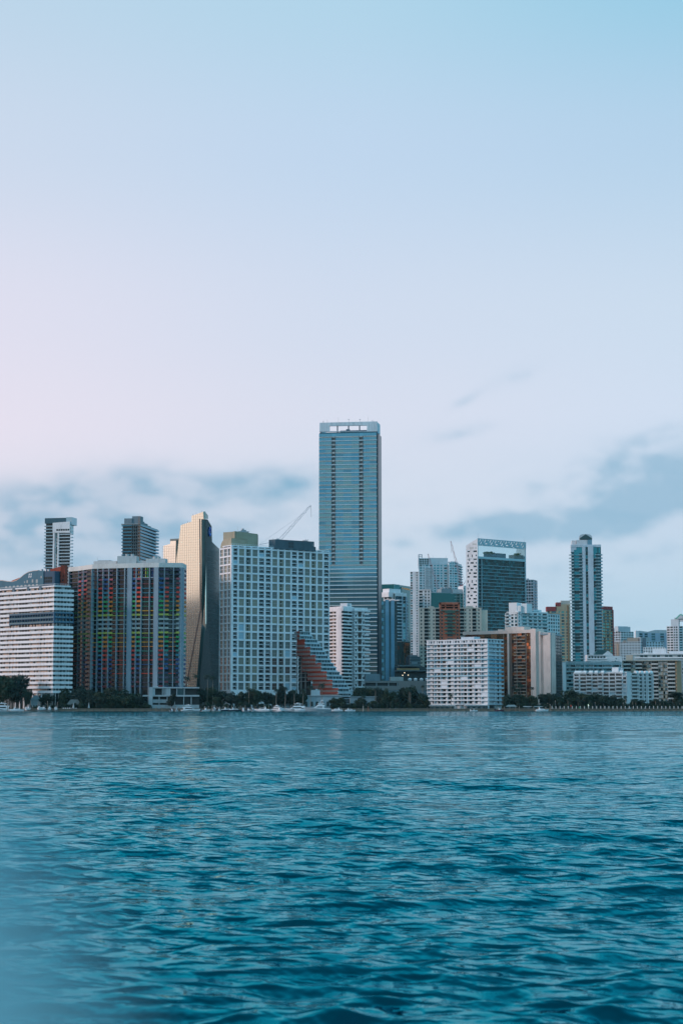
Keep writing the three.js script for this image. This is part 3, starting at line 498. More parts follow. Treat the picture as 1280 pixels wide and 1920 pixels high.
// ------------------------------------------------------------------ the white block with the square grid of bays
{
  const g = thing('grid_apartment_block', 'broad white apartment block with a square grid of window bays and tan penthouse', 'building', pt(520, 1360));
  const C = [433.5, 1340], fl = F(g, [411.5, 1357], C, 1160), fr = F(g, C, [617.5, 1392], 1160), ref = 1340;
  const yTop = Y(1023.5, ref), step = 15.75 * ref / FPX, rows = 17, y0 = Y(1023.5 + 3, ref) - rows * step, WH = wall(0.80, 0.84, 0.88);
  prism(g, 'core', DIM, foot([fl.p(0.3, -1.7), { x: fl.b.x, z: fl.b.z - 2.1 }, fr.p(fr.L - 0.3, -1.7)], 14), GROUND, yTop - 0.3);
  fl.box('foundation_wall', WH, 0, fl.L, GROUND, y0, -1.6, 0.1); fr.box('foundation_wall', WH, 0, fr.L, GROUND, y0, -1.6, 0.1);
  const nb = 15, W = fr.L / nb, P = 1.3, B = 1.2;
  for (let i = 0; i <= nb; i++) fr.box('pier', WH, Math.max(0, i * W - P / 2), Math.min(fr.L, i * W + P / 2), y0, yTop, -1.6, 0.15);
  for (let j = 0; j <= rows; j++) fr.box('spandrel', WH, 0, fr.L, y0 + j * step - B / 2, Math.min(yTop + 0.5, y0 + j * step + B / 2), -1.58, 0.06);
  const kinds = 'dtmtddtmtddtmtd', r = rng(41), TAN = [plain(0.22, 0.22, 0.18, 0.4), plain(0.27, 0.26, 0.20, 0.4), plain(0.17, 0.19, 0.17, 0.4), plain(0.12, 0.15, 0.15, 0.4)], BRN = plain(0.06, 0.035, 0.03, 0.3), RAIL = glass(0.10, 0.15, 0.17, 0.3, 0.25), BRIGHT = plain(0.34, 0.52, 0.62, 0.6);
  for (let i = 0; i < nb; i++) for (let j = 0; j < rows; j++) {
    const s0 = i * W + P / 2, s1 = (i + 1) * W - P / 2, a = y0 + j * step + B / 2, b = y0 + (j + 1) * step - B / 2, k = kinds[i], mid = (a + b) / 2;
    if (k === 'd') { // open loggia of two storeys with railings
      const lg = new THREE.Group(); lg.name = 'loggia'; g.add(lg);
      fr.box('floor_slab', WH, s0, s1, mid - 0.22, mid + 0.2, -1.6, -0.15, lg);
      const t = r();
      fr.box('railing', t < 0.07 ? BRIGHT : RAIL, s0, s1, a, a + (t < 0.07 ? mid - a - 0.3 : 1.0), -0.35, -0.25, lg); fr.box('railing', RAIL, s0, s1, mid + 0.2, mid + 1.1, -0.35, -0.25, lg);
      fr.box('window', DARKGLASS, s0 + 0.1, s1 - 0.1, a + 0.1, mid - 0.35, -1.68, -1.5, lg); fr.box('window', r() < 0.25 ? BLIND : DARKGLASS, s0 + 0.1, s1 - 0.1, mid + 0.35, b - 0.1, -1.68, -1.5, lg);
    } else {
      const red = j < 4 && i >= 6 && i <= 8 && r() < 0.6, m = red ? BRN : TAN[Math.floor(r() * 4)];
      const w = new THREE.Group(); w.name = 'window'; g.add(w);
      if (k === 't') fr.box('pane', r() < 0.05 ? BRIGHT : m, s0, s1, a, b, -0.6, -0.42, w);
      else { const c = (s0 + s1) / 2; fr.box('pane', m, s0, c - 0.5, a, b, -0.6, -0.42, w); fr.box('pane', m, c + 0.5, s1, a, b, -0.6, -0.42, w); fr.box('vent', DARKGLASS, c - 0.5, c + 0.5, a, b, -1.5, -1.2, w); fr.box('vent_bar', WH, c - 0.5, c + 0.5, mid - 0.2, mid + 0.2, -1.1, -0.4, w); }
      fr.box('transom', plain(0.42, 0.46, 0.44), s0, s1, mid - 0.09, mid + 0.09, -0.42, -0.34, w);
      fr.box('transom', plain(0.30, 0.31, 0.27), s0, s1, a + (mid - a) * 0.55, a + (mid - a) * 0.55 + 0.1, -0.42, -0.36, w);
    }
  }
  // narrow end with three bays
  const WL = fl.L / 3;
  for (let i = 0; i <= 3; i++) fl.box('pier', WHITE, Math.max(0, i * WL - 0.55), Math.min(fl.L - 0.02, i * WL + 0.55), y0, yTop, -1.6, 0.15);
  for (let j = 0; j <= rows; j++) fl.box('spandrel', WHITE, 0, fl.L - 0.03, y0 + j * step - 0.55, Math.min(yTop, y0 + j * step + 0.55), -1.58, 0.06);
  for (let i = 0; i < 3; i++) for (let j = 0; j < rows; j++) { const s0 = i * WL + 0.55, s1 = (i + 1) * WL - 0.55, a = y0 + j * step + 0.55, b = y0 + (j + 1) * step - 0.55, w = new THREE.Group(); w.name = 'window'; g.add(w); fl.box('pane', j < 4 ? (r() < .6 ? DARKGLASS : TAN[3]) : TAN[Math.floor(r() * 4)], s0 + (r() < .5 ? 1.2 : 0), s1, a, b, -0.6, -0.42, w); fl.box('transom', WHITE, s0, s1, (a + b) / 2 - 0.14, (a + b) / 2 + 0.14, -0.42, -0.2, w); fl.box('pane', DARKGLASS, s0, s1, a, b, -0.9, -0.75, w); }
  fr.box('roof_parapet', WH, 0, fr.L, yTop, yTop + 0.7, -12, -0.4);
  const rl = []; for (let s = 0.5; s < fr.L; s += 2) rl.push([s, s + 0.1, yTop + 0.7, yTop + 1.7, -0.6, -0.5]); rl.push([0, fr.L, yTop + 1.6, yTop + 1.75, -0.6, -0.48]); bars(fr, 'railing', WHITE, rl);
  // tan penthouse with a rounded shoulder, dark plant block
  const TANP = wall(0.36, 0.33, 0.24), fp = F(g, [413.6, 1358], [434, 1346], 1005), fq = F(g, fp.b, [484, 1372], 1005), yp = yTop - 0.2;
  const sh = new THREE.Shape(); const Lp = fp.L, h1 = fp.y(1009, Lp) - yp; sh.moveTo(0, 0); sh.lineTo(Lp, 0); sh.lineTo(Lp, h1); sh.lineTo(Lp * 0.45, h1); sh.absarc(Lp * 0.45, h1 - Lp * 0.45, Lp * 0.45, Math.PI / 2, Math.PI, false); sh.lineTo(0, 0);
  fp.put('penthouse_shoulder', new THREE.ExtrudeGeometry(sh, { depth: 14, bevelEnabled: false, curveSegments: 10 }), TANP, 0, yp, -14);
  prism(g, 'penthouse', TANP, [pt(424, 1368, 1005), fq.p(fq.s(441, 1005), -0.5), fq.p(fq.L, -0.5), back(fq.p(fq.L, 0), 14), back(pt(424, 1368, 1005), 12)], yp, Y(998.3, 1360));
  fq.box('penthouse', TANP, fq.s(443, 1005), fq.s(476.5, 1005), yp, fq.y(997.4, 10), -12, -0.2); fq.box('door', DARKGLASS, fq.s(435.5, 1015), fq.s(438.5, 1015), yp, fq.y(1015, 2), -0.45, -0.05);
  bars(fq, 'panel_joint', plain(0.26, 0.24, 0.18), [...Array.from({ length: 9 }, (_, k) => [fq.s(444 + k * 3.6, 1005), fq.s(444 + k * 3.6, 1005) + 0.1, yp, fq.y(998, 10), -0.2, -0.14]), ...[1003, 1008.5, 1014].map(p => [fq.s(443, 1005), fq.s(476.5, 1005), fq.y(p, 10), fq.y(p, 10) + 0.1, -0.2, -0.14])]);
  const fc = F(g, [448, 1372], [468, 1374], 995); fc.box('cooling_unit', METAL, 0, fc.L * 0.95, fc.y(998, 3), fc.y(996, 3), -3, 0); fc.box('cooling_unit', METAL, fc.L * 0.25, fc.L * 0.7, fc.y(996, 3), fc.y(993.4, 3), -3, -0.5); fc.put('cooling_unit', new THREE.CylinderGeometry(1, 1, 1.4, 12), METAL, fc.L * 0.4, fc.y(992.6, 3), -1.5);
  const PL = wall(0.075, 0.125, 0.155), fd = F(g, [504, 1366], [516, 1362], 1020), fe = F(g, fd.b, [589, 1382], 1020);
  prism(g, 'plant_block', PL, foot([fd.a, fd.b, fe.b], 8), yp, Y(1012, 1366)); fe.box('plant_block', PL, fe.L * 0.94, fe.L * 1.06, yp, fe.y(1025, fe.L), -7, -1);
  for (let i = 0; i < 2; i++) for (let j = 0; j < 2; j++) fe.box('louvre', DARKMETAL, fe.s(541 + i * 5.2, 1020), fe.s(545 + i * 5.2, 1020), fe.y(1020.5 + j * 6, 9), fe.y(1016 + j * 6, 9), 0, 0.1);
  fe.box('duct', METAL, fe.s(571, 1012), fe.s(578, 1012), fe.y(1013.6, 20), fe.y(1011.8, 20), -3, -1);
  masts(g, [[445.6, 998, 986, 1372, .08], [512, 1011, 1008.6, 1366, .15], [520, 1011, 1008, 1366, .15], [573, 1014, 1010.5, 1378, .3], [577, 1014, 1011, 1378, .3], [586, 1024, 1018.5, 1380, .2], [597, 1034, 1030, 1386, .12]]);
}
// ------------------------------------------------------------------ lattice cranes
function latticeGeo(a, b, w) { // four chords and zigzag bracing
  const A = new THREE.Vector3(a.x, a.y, a.z), B = new THREE.Vector3(b.x, b.y, b.z), d = B.clone().sub(A), l = d.length(); d.normalize();
  const e = new THREE.Vector3(0, 0, 1), u = new THREE.Vector3().crossVectors(d, e).normalize(), M = new Merge(), n = Math.max(6, Math.round(l / (w * 1.6)));
  const P = (t, i, j) => { const k = 1 - 0.6 * Math.max(0, t - 0.85) / 0.15; return A.clone().addScaledVector(d, l * t).addScaledVector(u, i * w / 2 * k).addScaledVector(e, j * w / 2 * k); };
  for (const [i, j] of [[-1, -1], [1, -1], [1, 1], [-1, 1]]) M.add(barGeo(P(0, i, j), P(1, i, j), 0.07, 0.07, 4));
  for (let k = 0; k < n; k++) { const s = k % 2 ? 1 : -1; M.add(barGeo(P(k / n, s, 1), P((k + 1) / n, -s, 1), 0.06, 0.06, 3)); M.add(barGeo(P(k / n, s, -1), P((k + 1) / n, -s, -1), 0.06, 0.06, 3)); }
  return M.geo();
}
function crane(label, foot_, tip, D, w, mat, stay, D2) {
  const a = at(foot_[0], foot_[1], D), b = at(tip[0], tip[1], D2 || D), g = thing('tower_crane', label, 'crane', { x: a.x, z: a.z }, GROUND, 'tower cranes over the skyline'); const o = new THREE.Vector3(-a.x, -GROUND, -a.z), L = v => ({ x: v.x + o.x, y: v.y + o.y, z: v.z + o.z });
  part(g, 'jib', latticeGeo(L(a), L(b), w), mat);
  part(g, 'mast', latticeGeo({ x: 0, y: 0, z: 0 }, L(a), w), mat);
  part(g, 'cab', boxGeo(2.6, 2.4, 2.2), mat).position.set(L(a).x - 1, L(a).y + 0.6, L(a).z);
  if (stay) { const c = at(stay[0], stay[1], D), m = at(foot_[0] + (tip[0] - foot_[0]) * 0.78, foot_[1] + (tip[1] - foot_[1]) * 0.78, D); part(g, 'counter_jib', barGeo(L(a), L(c), 0.2), mat); part(g, 'stay_cable', new Merge().add(barGeo(L(c), L(m), 0.07, 0.07, 4)).add(barGeo(L(a), { x: L(c).x, y: L(c).y, z: L(c).z }, 0.12, 0.12, 4)).geo(), mat); }
  const h = new Merge(); const drop = at(tip[0] + 1, tip[1] + (stay ? 22 : 14), D2 || D); h.add(barGeo(L(b), L({ ...drop, z: b.z }), 0.09, 0.09, 4)); part(g, 'hoist_cable', h.geo(), DARKMETAL);
}
crane('grey lattice crane jib rising behind the roof of the white grid block', [523, 1014], [582.5, 947.5], 1560, 2.2, plain(0.42, 0.50, 0.56, 0.6), [486, 1021]);
crane('red and white lattice crane jib leaning over the white towers, with vertical bars beside it', [823, 1110], [802, 1038.5], 1830, 1.9, plain(0.30, 0.12, 0.14, 0.6), null);
crane('red lattice crane jib leaning beside the perforated white wall', [866, 1100], [844.5, 1014.5], 1830, 1.9, plain(0.26, 0.09, 0.12, 0.6), [872, 1090]);
// ------------------------------------------------------------------ red stepped building
{
  const D = 1334, g = thing('stepped_building', 'red brick building stepping down like a staircase with white glazed terraces', 'building', pt(610, D, 1260));
  const RED = wall(0.23, 0.036, 0.018), TW = wall(0.46, 0.60, 0.66), WIN = plain(0.10, 0.14, 0.15, 0.3), PALE = plain(0.11, 0.13, 0.125, 0.5), GL = glass(0.03, 0.09, 0.11, 0.3, 0.15);
  // level: top row, left column, right end of the red face, right end of the terraces
  const lev = [[1183.5, 556.3, 561.5, 587], [1198.3, 556.3, 571.5, 601.5], [1213.3, 556.3, 581.5, 611.5], [1228.5, 566, 591.6, 621.5], [1243.2, 566, 602, 631.5], [1259.2, 576, 612.5, 643], [1274.8, 586, 623, 653], [1290.5, 600, 634, 659.5]];
  const H = 15.4 * D / FPX;
  lev.forEach(([py, x0, x1, x2], i) => {
    const yT = Y(py, D), yB = i === lev.length - 1 ? GROUND : Y(py + 15.4, D) - 0.4;
    const a = pt(x0, D - i * 1.5 + (x1 - x0) * 0.27, 1260), c = pt(x1, D - i * 1.5, 1260), b = pt(x2, D + 9 - i * 1.5, 1260), fl = new Face(g, a, c), fr = new Face(g, c, b);
    prism(g, 'storey', RED, [fl.p(0, -0.25), { x: c.x - 0.2, z: c.z - 0.5 }, fr.p(0.2, -0.5), { x: c.x + 0.5, z: c.z - 14 }, back(a, 12)], yB, yT);
    for (const k of [0, 1]) { const h0 = yT - H / 2 * (k + 1), h1 = yT - H / 2 * k; fl.box('red_band', RED, 0, fl.L, h1 - (k ? 0.75 : 1.1), h1, -0.2, 0.15); if (i !== 1 || k) { const n = Math.max(2, Math.round(fl.L / 1.75)); for (let q = 0; q < n; q++) { fl.box('window', q % 5 === 3 ? WIN : PALE, (q + 0.3) * fl.L / n, (q + 0.72) * fl.L / n, h0 + 0.12, h1 - 1.1, -0.2, -0.04); fl.box('window_reveal', WIN, (q + 0.74) * fl.L / n, (q + 0.98) * fl.L / n, h0 + 0.12, h1 - 1.1, -0.2, -0.08); } } }
    // two glazed terraces per level, each set back behind the one below
    for (const k of [0, 1]) {
      const s0 = k ? 0.3 : fr.L * 0.0, h1 = yT - H / 2 * k - 0.1, h0 = h1 - H / 2, sh = (1 - k) * -fr.L * 0.16, E = fr.L + sh;
      const t = new THREE.Group(); t.name = 'terrace'; g.add(t);
      fr.box('wall', wall(0.17, 0.24, 0.27), s0 + 0.2, E - 0.3, h0, h1 - 0.4, -6, -0.9, t); fr.box('roof_slab', TW, s0, E, h1 - 0.42, h1, -6.2, 0.1, t);
      const gs = 0.22 * E + (k ? 0 : 0.6); fr.box('glazing', GL, gs, E - 1, h0 + 0.75, h1 - 0.45, -0.9, -0.55, t); fr.box('parapet', TW, s0, E + 0.8, h0, h0 + 0.75, -0.6, 0.12, t);
      for (let q = 1; q < 4; q++) fr.box('mullion', TW, gs + (E - gs - 1) * q / 4 - 0.1, gs + (E - gs - 1) * q / 4 + 0.1, h0 + 0.7, h1 - 0.45, -0.55, -0.4, t); fr.box('mullion', TW, E - 1, E - 0.6, h0, h1 - 0.4, -0.9, 0, t);
    }
    if (i === lev.length - 1) for (let q = 1; q < 4; q++) { fr.box('floor_slab', TW, 0, fr.L, yT - q * 3.6 - 0.4, yT - q * 3.6, -3, 0.3); fr.box('glazing', GL, 0.3, fr.L - 2, yT - q * 3.6 - 3.0, yT - q * 3.6 - 0.45, -1.5, -1.0); if (q === 3) fr.box('column', TW, fr.L - 0.8, fr.L, GROUND, yT, -0.4, 0.32); }
  });
  // scaffold-like open loggias at the foot of the red face
  const fb = F(g, [556.3, 1346], [578, 1340], 1260), M = new Merge(); for (let k = 0; k < 9; k++) fb.mbox(M, 0, fb.L, Y(1218 + k * 7.5, 1340), Y(1218 + k * 7.5, 1340) + 0.35, -3, 0.4); for (let k = 0; k < 3; k++) fb.mbox(M, k * 3.8, k * 3.8 + 0.4, GROUND, Y(1215, 1340), -0.4, 0.2);
  part(g, 'loggia_frame', M.geo(), wall(0.34, 0.36, 0.36)); fb.box('loggia_back', DIM, 0, fb.L, GROUND, Y(1215, 1340), -3.2, -2.6);
}
// ------------------------------------------------------------------ white tower with wide curved balconies
{
  const D = 1480, g = thing('white_balcony_tower', 'white residential tower with blank white stripe and wide curved balconies', 'building', pt(655, D));
  const fl = F(g, [616, D + 16], [643.5, D]), fr = F(g, fl.b, [662, D + 13]), fx = F(g, [663.5, D + 10], [689.5, D + 15]), y = py => Y(py, D), step = 6.52 * D / FPX, n = 24;
  prism(g, 'core', DIM, foot([fl.p(0, -1.4), { x: fl.b.x, z: fl.b.z - 1.8 }, fr.p(fr.L, -1.3), fx.p(fx.L - 1.5, -1.5)], 16), GROUND, y(1141));
  const W1 = wall(0.84, 0.84, 0.86), W2 = wall(0.82, 0.86, 0.89), yT = y(1136.5), base = y(1145) - (n - 1) * step;
  const a = fl.s(630.3), b = fl.s(640.5);
  fl.box('blank_wall', W1, a, b, GROUND, yT - 1, -1.3, 0.3); fl.box('top_wall', W1, 0, fl.L, y(1144), yT, -1.3, 0.05); fr.box('top_wall', W2, 0.1, fr.L, y(1144), yT, -1.3, 0.05); fx.box('top_wall', W2, 0, fx.L * 0.96, y(1145), y(1138), -1.3, 0.6);
  for (let i = 0; i < n; i++) {
    const h = base + i * step;
    fl.box('balcony_band', W1, 0, a, h - 0.2, h + 0.95, -1.2, 0.12); fl.box('balcony_band', W1, b, fl.L, h - 0.2, h + 0.9, -1.2, 0.2); fr.box('balcony_band', W2, 0, fr.L - 0.6, h - 0.2, h + 0.9, -1.2, 0.15);
    if (i % 2) { // the long curved ones, every second floor
      const sh = new THREE.Shape(); sh.moveTo(0, -1.5); sh.lineTo(fx.L, -1.5); sh.lineTo(fx.L + 2.2, -0.2); sh.quadraticCurveTo(fx.L * 0.6, 2.6, 0, 1.2); sh.lineTo(0, -1.5);
      fx.put('balcony', new THREE.ExtrudeGeometry(sh, { depth: 1.15, bevelEnabled: false }).rotateX(Math.PI / 2).scale(1, 1, 1).applyMatrix4(new THREE.Matrix4()), W2, 0, h + 1.1, 0);
    } else fx.put('balcony', balconyGeo(fx.L * 0.34, 3, 0.25, 0.8), W2, fx.L * 0.86, h, -1.5);
    fx.box('wall', W2, fx.L * 0.04, fx.L * 0.30, h + 0.2, h + step, -1.4, -0.5); fx.box('wall', W2, fx.L * 0.56, fx.L * 0.80, h + 0.2, h + step, -1.4, -0.5);
    if (i % 2) for (const u of [0.1, 0.64]) fx.box('window', DARKGLASS, fx.L * u, fx.L * (u + 0.11), h + 1.1, h + step, -0.5, -0.42);
    fx.box('window', plain(0.06, 0.055, 0.05, 0.3), fx.L * 0.31, fx.L * 0.55, h + 0.3, h + step - 0.1, -1.4, -0.9);
  }
  panes(fl, { s0: 0.2, s1: a, y0: base, step, n, lo: 0.95, hi: step - 0.25, w: 1.9, n0: -1.4, n1: -1.0, mats: [DARKGLASS, plain(0.20, 0.12, 0.08), plain(0.5, 0.46, 0.42)], seed: 3, pick: (i, j, r) => i % 3 === 2 ? 2 : r() < 0.45 ? 1 : 0 });
  panes(fr, { s0: 0.2, s1: fr.L - 0.8, y0: base, step, n, lo: 0.9, hi: step - 0.25, w: 1.7, n0: -1.35, n1: -1.1, mats: [DARKGLASS, BLIND], seed: 4, pick: (i, j, r) => r() < 0.15 ? 1 : 0 });
  fr.box('pier', W2, fr.L - 0.7, fr.L + 0.4, GROUND, yT, -1.3, 0.4);
  const fp = F(g, [637.5, D + 9], [650.5, D + 7], 1135), fq = F(g, fp.b, [659, D + 12], 1135); prism(g, 'penthouse', W1, foot([fp.a, fp.b, fq.b], 9), yT - 0.5, y(1130)); fq.box('vent', METAL, 1, 3.5, y(1134), y(1132.6), -0.2, 0.5);
}
// ------------------------------------------------------------------ the tallest tower
{
  const D = 1560, g = thing('glass_skyscraper', 'tallest tower, blue glass with pale floor bands and an open frame at its crown', 'skyscraper', pt(655, D, 1000));
  const f = F(g, [597.6, D + 4], [706, D - 4], 1040), fe = F(g, [708.4, D + 1], [713.6, D + 46], 1040), y = py => Y(py, D), yT = y(809.5), SKYG = [glass(0.10, 0.31, 0.42, 0.66, 0.08), glass(0.13, 0.35, 0.45, 0.62, 0.10), glass(0.17, 0.37, 0.43, 0.58, 0.12), glass(0.20, 0.38, 0.40, 0.52, 0.14), glass(0.10, 0.27, 0.35, 0.60, 0.10)];
  const BODY = glass(0.05, 0.13, 0.17, 0.5, 0.15), BAND = wall(0.52, 0.70, 0.78, 0.5), BAND2 = wall(0.56, 0.66, 0.66, 0.5), CON = wall(0.56, 0.70, 0.76);
  prism(g, 'core', BODY, [f.p(0.3, -0.6), f.p(f.L, -0.6), back(f.p(f.L, 0), 34), back(f.p(0.3, 0), 34)], GROUND, yT - 0.2);
  prism(g, 'side_wing', plain(0.26, 0.52, 0.68, 0.7), [fe.p(0, 0), fe.p(fe.L, 0), back(fe.b, 8), { x: fe.a.x - 8, z: fe.b.z }, { x: fe.a.x - 3, z: fe.a.z - 2 }], GROUND, y(806));
  f.box('recess', plain(0.02, 0.05, 0.07, 0.3), f.L + 0.05, f.L + 1.3, GROUND, yT - 2, -20, -0.6);
  const step = 7.62 * D / FPX, n0 = [f.s(621.8, 940), f.s(628.2, 940)], n1 = [f.s(673.6, 940), f.s(680.2, 940)], yN = y(1053), r = rng(99);
  const secs = [[0, n0[0]], [n0[1], n1[0]], [n1[1], f.L]];
  const pn = createNoise2D(rng(321)), pick = (a, b) => Math.max(0, Math.min(4, Math.floor(2.3 + 2.0 * pn(a * 0.13, b * 0.45) + (r() - 0.5) * 1.8)));
  let i = 0;
  for (let h = yT - 1.2; h > GROUND + step; h -= step, i++) {
    const hotel = h > yN, lo = h - step + 0.9, hi = h - 0.1;
    if (hotel && i > 0) {
      secs.forEach(([a, b], q) => { const m = q === 1 ? 3 : 2; for (let c = 0; c < m; c++) f.box('window_band', SKYG[pick(i, q * 3 + c)], a + (b - a) * c / m, a + (b - a) * (c + 1) / m, lo, hi, -0.6, -0.1 - r() * 0.05).rotation.y += (r() - 0.5) * 0.012; });
      for (const [a, b] of [n0, n1]) { f.box('recessed_balcony', plain(0.09, 0.12, 0.13, 0.4), a + 0.25, b - 0.25, lo + 0.2, hi, -0.6, -0.55); f.box('balcony_rail', plain(0.22, 0.26, 0.26, 0.4), a + 0.2, b - 0.2, lo - 0.35, lo + 0.45, -0.5, -0.1); }
    } else for (let c = 0; c < 2; c++) f.box('window_band', SKYG[pick(i, c * 4)], f.L * c / 2, f.L * (c + 1) / 2, lo, hi, -0.6, -0.12 - r() * 0.04);
    f.box('floor_band', i % 2 ? BAND : BAND2, 0, f.L + (i % 2 ? 0.3 : 0), h - step + (i % 2 ? 0.15 : 0.25), h - step + (hotel ? 0.75 : 1.0), -0.6, i % 2 ? 0.22 : 0.12);
    if (hotel && i % 2 === 0) f.box('floor_band', BAND2, 0, f.L, h - step - 0.3, h - step - 0.1, -0.6, 0.06);
    fe.box('floor_band', wall(0.40, 0.66, 0.80, 0.8), 0, fe.L, h - step + 0.2, h - step + 0.8, 0, 0.15);
  }
  for (const q of [n0, n1]) for (const s of q) f.box('pier', plain(0.05, 0.10, 0.12, 0.4), s - 0.25, s + 0.25, yN, y(818), -0.6, 0.12);
  const ml = []; for (let s = 1.45; s < f.L; s += 1.48) { if ((s > n0[0] && s < n0[1]) || (s > n1[0] && s < n1[1])) { ml.push([s, s + 0.12, GROUND, yN, -0.1, 0.04]); continue; } ml.push([s, s + 0.12, GROUND, yT, -0.1, 0.04]); }
  bars(f, 'mullion', plain(0.10, 0.19, 0.23, 0.4, 0.3), ml);
  // crown: an open frame of pale panels
  const fc = new Face(g, f.p(0.5, -0.3), f.p(f.L + 0.3, -0.3)), cr = [[598.8, 809.5], [707, 809], [706.6, 790], [599.2, 792.6]];
  outline(fc, 'crown_frame', CON, cr, -2.2, 0, [[[617.4, 808.4], [687.6, 808.4], [687.6, 797.6], [617.4, 798.6]]]);
  const cj = []; for (const px of [603, 607.5, 612, 691.5, 696.5, 701.5]) { const s = fc.s(px, 800); cj.push([s, s + 0.14, yT, fc.y(793, s), 0, 0.05]); } for (const px of [622, 630, 638, 646, 654, 662, 670, 678]) { const s = fc.s(px, 795); cj.push([s, s + 0.12, fc.y(797.5, s), fc.y(792.5, s), 0, 0.05]); } bars(fc, 'panel_joint', plain(0.30, 0.36, 0.40), cj);
  for (const px of [632, 652.8, 673.4]) { const s = fc.s(px, 803); fc.box('column', wall(0.14, 0.2, 0.24), s - 0.4, s + 0.5, yT - 0.3, fc.y(798, s), -1.8, -0.5); }
  fc.box('crown_wall', CON, 0.2, 1.6, yT, fc.y(794, 0), -22, -2.2); fc.box('crown_wall', CON, fc.L - 1.8, fc.L - 0.4, yT, fc.y(792, 0), -22, -2.2);
  fc.box('plant_unit', plain(0.10, 0.22, 0.30), fc.s(635, 806), fc.s(684, 806), yT - 0.3, fc.y(804.6, 20), -14, -8); fc.box('plant_unit', plain(0.05, 0.12, 0.17), fc.s(645.5, 803), fc.s(651.5, 803), fc.y(805, 20), fc.y(801.8, 20), -13, -9);
  masts(g, [[606, 792.3, 788.6, D - 1, .3], [613.5, 792.3, 786.5, D - 1, .12], [634, 792, 783, D - 1, .09], [653.5, 791.7, 786.2, D - 1, .14], [674.5, 791.5, 786, D - 1, .14], [690, 791, 780, D - 1, .09], [697, 791, 788, D - 1, .3], [700, 791, 787, D - 1, .2]]);
  for (const px of [652.2, 673.2]) { const p = at(px + 1.3, 786.4, D - 1); part(g, 'aerial', boxGeo(1.4, 0.3, 0.4), METAL).position.set(p.x - g.position.x, p.y - g.position.y, p.z - g.position.z); }
}
// ------------------------------------------------------------------ behind and right of the tallest tower
{ // blue slab tower with saw-tooth edges
  const D = 1500, g = thing('blue_slab_tower', 'narrow steel-blue slab tower with a dark groove and saw-tooth glass edges', 'building', pt(730, D));
  const f = F(g, [714.5, D], [744, D]), BL = wall(0.14, 0.33, 0.46, 0.5), y = py => Y(py, D), yT = y(1127);
  prism(g, 'core', glass(0.02, 0.07, 0.09, 0.3, 0.15), foot([f.p(0, -0.8), f.p(f.L, -0.8)], 22), GROUND, yT);
  f.box('wall', BL, f.s(722), f.s(729), GROUND, yT + 1, -0.8, 0.5); f.box('wall', BL, f.s(732.6), f.s(739.2), GROUND, yT + 0.6, -0.8, 0.5);
  bars(f, 'panel_joint', plain(0.10, 0.25, 0.36), Array.from({ length: 21 }, (_, k) => [[f.s(722), f.s(729)], [f.s(732.6), f.s(739.2)]].map(([a, b]) => [a, b, y(1135 + k * 6.6), y(1135 + k * 6.6) + 0.1, 0.5, 0.54])).flat());
  const tooth = new THREE.Shape([[0, 0], [1.9, 0], [0, 2.6]].map(q => new THREE.Vector2(...q))), tg = new THREE.ExtrudeGeometry(tooth, { depth: 2.7, bevelEnabled: false }).rotateX(-Math.PI / 2);
  for (let k = 0; k < 42; k++) { const h = yT - 3 - k * 3.3; if (h < GROUND) break; f.put('bay_window', tg, k % 2 ? TEALGLASS : glass(0.10, 0.24, 0.32, 0.5, 0.12), f.s(715.2) + (k % 2) * 0.7, h, -0.2); f.put('bay_window', tg, DARKGLASS, f.s(739.4) + (k % 3) * 0.3, h, -0.5); }
}
